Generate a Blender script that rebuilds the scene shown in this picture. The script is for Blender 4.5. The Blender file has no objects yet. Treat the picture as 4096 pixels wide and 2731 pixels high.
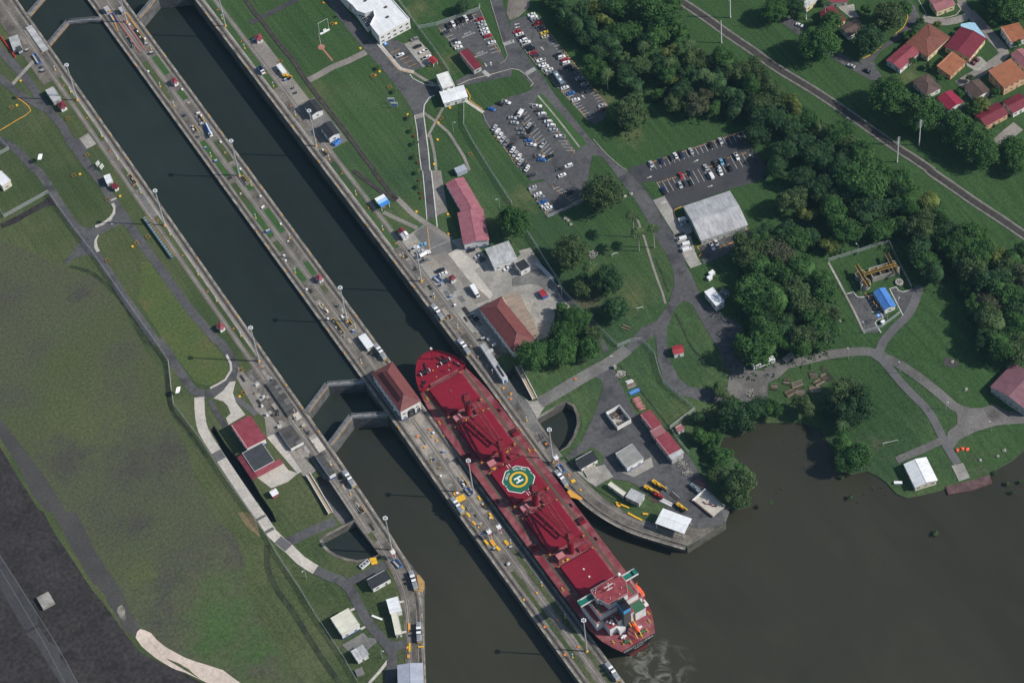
import bpy, bmesh, math, random
from math import sin, cos, pi, radians, hypot, atan2
from mathutils import Vector, Matrix
from mathutils.geometry import delaunay_2d_cdt
S = bpy.context.scene
COL = S.collection
# ---------------------------------------------------------------- camera
cam_d = bpy.data.cameras.new('camera'); cam = bpy.data.objects.new('camera', cam_d); COL.objects.link(cam)
S.camera = cam
cam_d.sensor_width = 36.0; cam_d.lens = 96.07; cam_d.clip_start = 10; cam_d.clip_end = 20000
def camera_pose(pitch, roll, yaw, pos):
    fw = Vector((sin(yaw)*cos(pitch), cos(yaw)*cos(pitch), -sin(pitch)))
    ri = Vector((cos(yaw), -sin(yaw), 0)); up = ri.cross(fw)
    r2 = cos(roll)*ri + sin(roll)*up; u2 = -sin(roll)*ri + cos(roll)*up
    cam.matrix_world = Matrix(((r2.x, u2.x, -fw.x, pos[0]), (r2.y, u2.y, -fw.y, pos[1]), (r2.z, u2.z, -fw.z, pos[2]), (0, 0, 0, 1)))
camera_pose(0.947187, -0.125867, 0.447203, (-287.3, -800.0, 1138.93))
# ---------------------------------------------------------------- light
SUN_EL = radians(39.0); SUN_AZ = radians(142.3 - 180)          # towards the sun, from +x
sun_dir = Vector((cos(SUN_AZ)*cos(SUN_EL), sin(SUN_AZ)*cos(SUN_EL), sin(SUN_EL)))
world = bpy.data.worlds.new('World'); S.world = world; world.use_nodes = True
wn = world.node_tree; bg = wn.nodes['Background']
sky = wn.nodes.new('ShaderNodeTexSky'); sky.sky_type = 'NISHITA'; sky.sun_disc = False
sky.sun_elevation = SUN_EL; sky.sun_rotation = pi/2 - SUN_AZ; sky.altitude = 50
wn.links.new(sky.outputs[0], bg.inputs[0]); bg.inputs[1].default_value = 0.105
sl = bpy.data.lights.new('sun', 'SUN'); sl.energy = 4.8; sl.angle = radians(.53); sl.color = (1, .955, .89)
so = bpy.data.objects.new('sun', sl); COL.objects.link(so); so.rotation_euler = sun_dir.to_track_quat('Z', 'Y').to_euler()
S.view_settings.view_transform = 'Standard'; S.view_settings.look = 'None'; S.view_settings.gamma = 1
S.view_settings.use_curve_mapping = False; S.view_settings.exposure = 0.0
S.render.engine = 'CYCLES'
S.cycles.max_bounces = 5; S.cycles.diffuse_bounces = 2; S.cycles.glossy_bounces = 2; S.cycles.transparent_max_bounces = 6
random.seed(7); RND = random.Random(11)
# ---------------------------------------------------------------- site survey, metres (x across the locks, y along them, z up)
D = {}
D['shore'] = [(108.1,-204.8,8),(112.7,-206.7,12),(120.9,-198.5,14),(125.6,-187.7,16),(124.4,-176,18),(120.9,-170.5,20),(126.7,-165.8,22),(136,-170.5,30),(141.9,-165.8,35),(150.1,-171.4,45),(164,-180.9,50),(169.7,-188.8,60),(167.1,-202.7,60),(162.6,-213.7,50),(166.3,-219.7,55),(173.8,-222.1,60),(176.5,-227.4,60),(178,-232.6,60),(178.3,-241.2,60),(181.2,-246.3,60),(187.4,-248.6,60),(196.3,-251.6,60),(200.4,-252.4,60),(199.3,-255.5,60),(208.6,-259.9,60),(220,-262.3,60),(222.5,-258.2,60),(227.1,-257.5,60),(237.1,-257.4,60),(245.2,-255.8,60),(285.4,-251.8,60)]
D['sheets'] = [('dry_field','dryfield',1,[(-114.6,203.3),(-125.6,151.7),(-117.8,140.9),(-106,116.8),(-93,98.2),(-92.7,85.8),(-91.9,70.6),(-92.4,48.2),(-93.2,40.3),(-91.6,28.4),(-97.6,11.9),(-102.1,-3),(-103.3,-22.2),(-107.8,-42.8),(-110,-65.8),(-107.4,-86.1),(-111.5,-102.6),(-117.7,-114.7),(-118.3,-124.8),(-118.6,-149.8),(-117.6,-173),(-130.6,-180.5),(-148.6,-175.4),(-156.9,-146.7),(-168,-122.6),(-170.6,-103.9),(-171.4,-100.7),(-168.8,-78.6),(-169.3,-53),(-167.3,-26.9),(-171.5,-24.2),(-171.2,0.3),(-173.1,24.6),(-175,46.8),(-175.4,113.6)]),('dirt_track','dirt',2,[(-176.1,84.6),(-175,46.8),(-173.1,24.6),(-171.2,0.3),(-171.5,-24.2),(-167.3,-26.9),(-169.3,-53),(-168.8,-78.6),(-170.3,-91.8),(-170.1,-102.8),(-174.8,-106),(-177.2,-100.4),(-177.1,-83.1),(-178.4,-67.8),(-178.5,-49.7),(-178,-35),(-176.9,-20.4),(-179.3,-18.9),(-181.2,-3.9),(-180,10.2),(-179.8,23.5),(-180.2,35.8),(-181,73.9)]),('burnt_verge','burnt',3,[(-186.6,75.2),(-182.7,30.3),(-182.7,9.7),(-182.5,-13),(-181.1,-17.6),(-181.8,-31.6),(-181.1,-48.8),(-180.7,-66.3),(-179.2,-82.5),(-177.8,-99.4),(-176.5,-113.8),(-170.4,-124.9),(-163.3,-136.2),(-157.5,-147.8),(-153,-172.5),(-269.5,-116),(-266.6,-35)]),('highway','asphaltdark',4,[(-210.5,10.1),(-209.8,-27.2),(-208.8,-66.5),(-208.4,-90.9),(-208.9,-112.7),(-208.8,-133.3),(-215.8,-128.6),(-215.9,-108.2),(-218.4,-76.7),(-218.1,-44.8),(-218.6,-7.5)]),('sand_patch','sand',4,[(-174.5,-106.2),(-172.3,-103.8),(-170.4,-103.4),(-168.6,-105.5),(-167,-108.2),(-166.4,-112.7),(-164.6,-118.3),(-162.3,-122.9),(-159.3,-128.6),(-155.9,-133.4),(-152.3,-137.9),(-147.1,-144.9),(-145.3,-150.4),(-142.9,-157),(-141.5,-162.1),(-151.9,-155.1),(-158.4,-143.8),(-163,-135.7),(-166.6,-131.2),(-170,-124.1),(-171.6,-120.3),(-172.7,-116.8),(-174.2,-111.8)]),('sand_patch','sanddull',4,[(-174.2,-87.2),(-172,-87.1),(-171.8,-90.1),(-173.1,-92.7),(-173.9,-95.3),(-175.4,-94.7),(-175.9,-92.3),(-175.8,-89.3)]),('bare_soil_strip','soil',2,[(-100,-72.5),(-100.2,-82),(-98.2,-88.5),(-97.2,-91.2),(-94,-80.9),(-94,-80.9),(-96.4,-74.9)]),('road_corner','asphalt',9,[(-85.6,141),(-85.1,135.3),(-82.7,132.2),(-79.1,130.2),(-79.4,125),(-83.1,122.2),(-85,119),(-87.5,125.2)]),('road_corner','asphalt',9,[(-63.9,139.5),(-63.4,136.5),(-65.8,131.8),(-69,129.4),(-71.4,128.5),(-69.3,126.1),(-66.5,123.7),(-62.8,120.7),(-62.1,127.4)]),('asphalt_apron','asphalt',8,[(-62.6,194.7),(-59,191.2),(-58.3,181.8),(-60.7,178.8)]),('concrete_pad','concreteL',8,[(-58.7,191.1),(-52.7,191.6),(-52.5,181.9),(-58.3,181.8)]),('asphalt_spur','asphalt',8,[(-103.3,118.9),(-102.6,116.2),(-96.6,117.3),(-92,116),(-88.5,113.9),(-88.9,126.3),(-93.3,124),(-97.2,121.3)]),('charred_ditch','burnt',6,[(-120.9,161.9),(-111.2,161.5),(-99.1,162.2),(-91.8,163.5),(-88.8,162.8),(-89.4,156.3),(-96.3,158.4),(-106.3,158.1),(-114.5,157.4),(-121.2,158.5)]),('concrete_patch','concreteL',9,[(-70.8,129.8),(-67.5,130.3),(-67.9,125.6),(-70.7,126.6)]),('concrete_forecourt','concreteW',10,[(-77.9,-4.9),(-71.5,-3.6),(-66.1,-0.7),(-63.4,-2.1),(-66.2,-5.6),(-67.9,-7.6),(-69.4,-14),(-69,-23.3),(-79.1,-23.9),(-78.2,-19.3),(-74.9,-18.3),(-74,-13.2),(-74.6,-9.6)]),('concrete_pad','concreteD',8,[(-92.7,-165),(-80.8,-164.7),(-80.2,-168.4),(-77.4,-170.9),(-77.9,-172.8),(-85.6,-174.7),(-83.4,-171.9),(-91.7,-170.6)]),('concrete_yard','concreteW',8,[(-82.3,-59.3),(-67.2,-58.6),(-66.8,-65.1),(-63.8,-69.5),(-70.6,-71.1),(-79.2,-69.6)]),('concrete_yard','concreteW',9,[(-66.5,-41.7),(-61.5,-41.8),(-61.6,-69.4),(-64,-69.8)]),('concrete_yard','concreteB',8,[(-60.6,-42.5),(-59.8,-52.5),(-57.5,-59.7),(-54.9,-73.2),(-62.1,-73.7),(-64,-54.4)]),('concrete_yard','concreteB',7,[(-63.5,-24.5),(-62.6,-9.6),(-61.6,5.3),(-58,6.1),(-56.4,-11.4),(-59.1,-21),(-58,-41.1),(-61.1,-42.1),(-66.5,-41.7),(-61.7,-30.5)]),('drive','asphalt',6,[(104.6,213.5),(103.8,201.8),(103,180.1),(103.3,157),(103.6,148.9),(104.4,135.6),(104.3,122.1),(104,110.8),(102.9,103),(101.7,96.2),(85.7,62.9),(85.9,62.7),(70.9,31.9),(75.9,30.7),(89.8,60),(89.5,60.2),(101.8,85.8),(107.1,97.1),(111.7,102.5),(118.4,104.5),(123,105.1),(124.5,108.9),(118.5,114.1),(115.5,121),(114.9,125.3),(111.7,132.4),(113.4,154.9),(111.3,156.3),(109.9,172.3),(109.4,187.7),(111.5,196.4),(111.8,208.4)]),('speed_table','concreteL',7,[(102.2,98.7),(106.8,97.8),(105.8,94.8),(101.1,95.7)]),('staff_lot','asphalt',7,[(114.4,156.6),(120,154.7),(124.2,146.7),(123.2,125.8),(117.5,126.9),(112.7,131.7)]),('staff_lot_slab','concreteL',8,[(123.7,147.1),(131.8,145.3),(132.7,132.3),(129.4,124.9),(123.4,126)]),('wall_street_lot','asphalt',7,[(145.1,147.3),(156.5,147.3),(171.7,144),(167.6,126.5),(165.1,109.5),(163.6,103.6),(160.1,103.7),(158.1,106.1),(163.3,96.1),(160.8,92),(137.8,100.5),(132.4,103.3),(133.1,106.7),(145.1,106.9),(152.6,107.5),(151.2,124.2),(145.2,123.5)]),('main_road','asphalt',6,[(184.5,156.8),(180.3,147.5),(174.8,131.3),(168.6,112.9),(166.7,106.4),(163.6,103.6),(160.4,103),(157.4,105.1),(156.7,102.7),(163.3,96.1),(166.3,94),(166,79.7),(166.8,75.3),(169.3,66.8),(169.3,42.2),(170.7,24.5),(170.8,10.6),(170.5,3.7),(170,-1.5),(169.5,-18.3),(166.9,-36),(164,-50.8),(162.7,-61.2),(159.9,-70.5),(155.4,-78.4),(146.7,-86.5),(135.6,-92),(126.1,-91.3),(113.1,-96.9),(110.8,-101.5),(120.8,-99.4),(130.4,-98),(128.4,-101.9),(128.6,-102.1),(123.3,-111.7),(118.9,-124.4),(121,-135.3),(125.4,-140.5),(130.7,-146.3),(140.4,-151.4),(156.7,-161.7),(166.6,-147.4),(160,-142.3),(151.6,-137),(144.1,-144),(135.2,-139.6),(128.1,-134.5),(126.1,-127.5),(128.4,-115),(133.1,-104.9),(133.1,-104.9),(137.9,-98.1),(148,-90.5),(154.2,-89.3),(156.5,-92.9),(154.7,-105.7),(153.2,-117.8),(152.6,-123.7),(150.2,-136.1),(158,-140.3),(160.6,-130.6),(169.4,-128.5),(170.2,-115.6),(165.4,-104.8),(162,-94.8),(166.3,-78.3),(167.1,-72.9),(172.3,-53.9),(176.4,-26.7),(177.3,-13.8),(177,-4.5),(175.5,2.8),(173.9,12.1),(172.3,27.1),(172.6,47.5),(173.1,66.1),(174.7,82.3),(175,97.6),(176.4,110.3),(176.4,117.3),(176.8,118),(181.4,131.6),(185.9,143.6),(190.1,152.8)]),('long_lot','asphalt',7,[(180.9,127),(191.3,125.2),(196,121.3),(194.5,108.4),(193,88.8),(192.8,63.7),(192.9,45.1),(188.4,36.4),(179.8,36.8),(177.9,41.4),(177.9,51.3),(177.3,66),(176.4,90.8),(176.8,111),(175.4,118)]),('dirt_corner','dirtL',7,[(193.7,148.2),(203.4,141.3),(195.5,129.7),(186.6,127),(181.3,127.7),(182.7,133.7)]),('middle_lot','asphalt',7,[(133.7,78.6),(141.8,80.4),(153.2,79.6),(161.1,77.4),(167.6,77.6),(171.5,74.9),(170.7,60.1),(171.1,25.2),(172.8,13.8),(166.4,18.3),(160,11),(156.3,6.3),(146.8,-4.3),(125.1,-4),(125.9,16.5),(128,21.5),(137,18.3),(136.2,20.3),(130.6,22.4),(130.4,29.8),(130.7,31.4),(130.2,35.2),(130.5,42.4),(130,47.4),(130.8,63.6),(130.9,72.9)]),('grass_island','lawnG',9,[(162.4,69.8),(166,72.2),(167.7,71.6),(169.1,33.1),(169,27.4),(161.4,26.4),(162.6,40.4),(161.9,55)]),('grass_island','lawn',9,[(166.7,18.8),(169.9,16.8),(169.1,9),(167.7,5.7),(160.5,10.7)]),('grass_island','lawn',9,[(156.5,6.6),(160.5,10.7),(162.4,8.4),(162.2,5.8)]),('forest_edge_lot','asphaltdark',7,[(188.3,-2.1),(223.1,-8.9),(242.6,-12.8),(240.3,-25),(240.2,-40.6),(235,-44.1),(235.2,-47.8),(214.4,-42.4),(187.1,-37.7),(181.7,-37.5),(176.4,-26.7),(177.3,-13.8),(177,-4.5),(177.7,0.8),(181.6,-0.6)]),('grass_island','lawn',9,[(177.9,-12.8),(179.4,-12.6),(185.1,-15.6),(183.1,-26.4),(177.3,-25.3)]),('concrete_drive','concreteL',8,[(176.9,-25.4),(183.4,-26.6),(181.7,-37.5),(180.4,-43.7),(184.4,-50),(182.5,-54.9),(178.1,-55.3),(173.4,-52.1)]),('concrete_drive','concreteL',8,[(172.9,-50.8),(180,-56.6),(175.3,-69.9),(174.4,-75.3),(168.3,-74.2),(168.6,-69.6)]),('side_lot','asphalt',7,[(178.8,-64.6),(188.3,-66.8),(201.8,-69.1),(207.2,-70.2),(206.7,-76),(196,-74.7),(190.5,-77.7),(175.3,-75.9)]),('grass_verge','lawn',9,[(177.8,-63),(181.8,-63.1),(182,-65.9),(178.6,-64.8),(178.3,-69.4),(176.2,-70.5),(176.3,-66.3)]),('concrete_plaza','concreteL',6,[(49.9,28.2),(52.6,28.2),(61.2,29.3),(67.8,30.1),(72.9,23.9),(75,12.7),(85.9,9.5),(84.2,0.1),(85.1,-16.2),(93.6,-17.8),(100,-16.1),(100.4,-13.3),(106.6,-15.2),(105.8,-25.3),(105.1,-44.7),(104.2,-61.1),(103.8,-65.9),(98.2,-62),(98,-56),(95.6,-57.7),(90.7,-63.5),(89.6,-69.5),(83.6,-69.6),(64.8,-64.9),(58.5,-58.9),(56.6,-45.8),(50.8,-44.5),(51.1,-10.8),(50.5,5.1),(50.8,17.1)]),('plaza_slab','concreteD',7,[(60.9,28.6),(69.1,30),(71.5,23.9),(74.6,12),(74.8,6.2),(68.5,6.2),(60.3,10.5),(60.5,24.5)]),('plaza_slab','concreteB',7,[(59.9,9.9),(68.6,8.7),(70.5,-6.1),(68.6,-16),(70.3,-24.1),(71.6,-31.8),(63.3,-30.3),(64.7,-12.5),(62.1,2.3)]),('plaza_slab','concreteW',8,[(68.7,6),(74.8,6.2),(78.4,-10.7),(74.5,-10.6),(74.5,-30.4),(71.6,-31.8),(70.2,-23.2),(68.8,-14.5)]),('plaza_slab','concreteD',8,[(88.1,-26.9),(98.2,-27.8),(103.2,-29.6),(104.7,-44.4),(101.1,-52.2),(99.1,-45.7),(97,-37.4),(85.5,-31.1)]),('sidewalk','concreteB',7,[(90.2,59.6),(94.4,56.8),(90.4,47.7),(82.8,30.3),(78.7,31.4),(76.5,31.1)]),('yard','asphalt',7,[(91,-102.6),(101.3,-100.8),(101.7,-103.3),(99.4,-114),(96.5,-130.6),(97.3,-134.3),(97.1,-147.7),(95.6,-164.7),(104.6,-165.9),(103.6,-177.1),(102,-196.8),(103.8,-205.4),(97.6,-211),(85.4,-207.2),(81,-201.3),(78.7,-195.2),(78.7,-185.6),(74.5,-178.2),(73.8,-168.5),(71.2,-163.6),(64.7,-157.7),(55.7,-157.8),(53.3,-141.4),(53.2,-134.3),(64.8,-131.3),(80.4,-120),(90.1,-111.1)]),('yard_slab','concreteL',8,[(53.2,-144.5),(67,-149.2),(66.7,-157.6),(56.5,-157.5),(54.6,-152.4)]),('yard_slab','concreteL',8,[(71.7,-157.8),(88.7,-158.5),(86.4,-163.9),(75.1,-163.6)]),('lawn_triangle','lawn',9,[(91.6,-103.7),(92.7,-106),(91.7,-109.1),(86,-114.5),(66.2,-129.1),(58.9,-130.4),(54.5,-131.3),(64.4,-127.9),(69.7,-123.7),(73.3,-116.9),(73.9,-111.3),(73.4,-103.5),(81.4,-103.3)]),('lawn_patch','lawn',9,[(52.9,-134.9),(54.7,-139.2),(56.3,-145.8),(58.5,-147.3),(66.8,-147.5),(69.4,-145.4),(68.2,-138.2),(67.2,-136.8),(56,-137)]),('lawn_patch','lawn',9,[(55.3,-157.5),(62.5,-158.2),(66.4,-161.1),(75,-175.5),(74,-180.9),(78.7,-185.6),(75.9,-186.8),(69.9,-184.2),(63.1,-175.1),(58.3,-165.7)]),('gravel_yard','gravel',8,[(144.1,-144),(150,-137.4),(158.5,-140.6),(166.3,-147.9),(172.2,-145.1),(181.6,-145.1),(176.9,-151.9),(169.1,-153.4),(162.9,-152.8),(154.9,-160.5),(147.1,-156.2),(139.5,-150.9)]),('gravel_court','gravel',10,[(230.5,-217),(234.2,-221.1),(241.8,-225.3),(248.5,-227.2),(251.8,-233.6),(257,-240.4),(254.7,-243.4),(242.4,-237.2),(231,-234.5),(222,-234),(216.3,-236.2),(215.8,-231.5),(219.4,-227.5),(226.1,-226.5),(229,-222.6)]),('boat_ramp','concreteL',12,[(209.9,-243.5),(215.5,-245.4),(213.4,-254),(207.7,-252.7)]),('plant_lot','asphalt',9,[(227.2,-131.5),(230.1,-132.2),(230.5,-136.3),(237.7,-138.7),(235.7,-150),(230.4,-148),(230,-149.4),(236.3,-152),(235.1,-154.6),(228.7,-153.5),(227.2,-160.8),(219.5,-156.4),(223.9,-142.7)]),('plant_lot','asphalt',9,[(246.7,-141.1),(250,-142.1),(250.7,-146),(255.8,-147.8),(260.7,-147.8),(261.2,-149),(249.7,-157.1),(242.4,-158.7),(244.5,-150.2)]),('house_street','asphalt',7,[(303.6,40.7),(310.6,40.2),(314.4,22.7),(316.3,4.7),(321.4,-8.5),(325.6,-26.9),(326.9,-39.1),(331.4,-52.6),(337,-74.2),(337.9,-92.3),(333.9,-88),(331.2,-68.4),(324.1,-42.8),(320.9,-27.3),(315.8,-12.3),(312.1,0.9),(307.3,21.8)]),('house_street','asphalt',8,[(371,18.3),(371.1,6.2),(368.3,-2.6),(359.6,-7.3),(345.7,-9.2),(336.7,-9.6),(329.1,-13),(326.9,-19.1),(326.1,-27.2),(320.8,-22.5),(322.8,-8.6),(327.1,-8.7),(338.1,-7.7),(349,-4.7),(357.7,-3),(363.9,2.4),(367.2,9),(368.1,22.4)]),('driveway','concreteL',9,[(369.5,-41.5),(378.1,-43.7),(378.2,-49.5),(374.4,-53.5),(369.6,-50.2),(368.1,-45.3)]),('driveway','concreteL',8,[(335.9,30.2),(344.7,27),(341.9,22),(341.4,17.3),(337.1,19.4)]),('burnt_patch','dirt',8,[(243.4,-192.4),(245.6,-192.2),(248.1,-198),(246,-199.8),(243.4,-198.8),(240.6,-195.3)]),('meadow_ditch','ditchshade',8,[(190.6,-159.1),(191.6,-160.5),(191.6,-165.4),(191.9,-170.1),(188.4,-169.9),(188.8,-166.4),(189.3,-162.3)]),('approach_deck','lockconc',4,[(-42.9,-124),(-42.7,-132),(-42.6,-143.6),(-42.4,-147.4),(-42.1,-156.9),(-45.2,-161.4),(-68.1,-201.3),(-74.1,-201.3),(-53,-168),(-47,-150),(-44.8,-130)]),('lockside_pavement','concreteD',4,[(49.6,-80.3),(53.2,-79.5),(52.7,-90.1),(53.4,-95.2),(54.4,-94.4),(53.6,-102.9),(52.9,-108),(52.7,-118.8),(52.3,-129.7),(52.7,-133.2),(48.5,-132.7),(49,-121.6),(49.8,-104.9),(50.2,-88.6)]),('stair_foot_slab','concreteL',5,[(52.9,-90.8),(55.1,-96.7),(57.5,-98.6),(59.3,-98.8),(59.6,-100.7),(60.1,-104),(53.4,-107.6),(54.4,-94.4)]),('tip_pavement','lockconc',4,[(62.4,-190.9),(74.3,-192.2),(78.7,-195.2),(81.4,-200.8),(85.7,-206.7),(98.1,-208.3),(97.7,-210.7),(83.1,-211.6),(75.2,-211.5),(68,-201.8)])]
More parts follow.
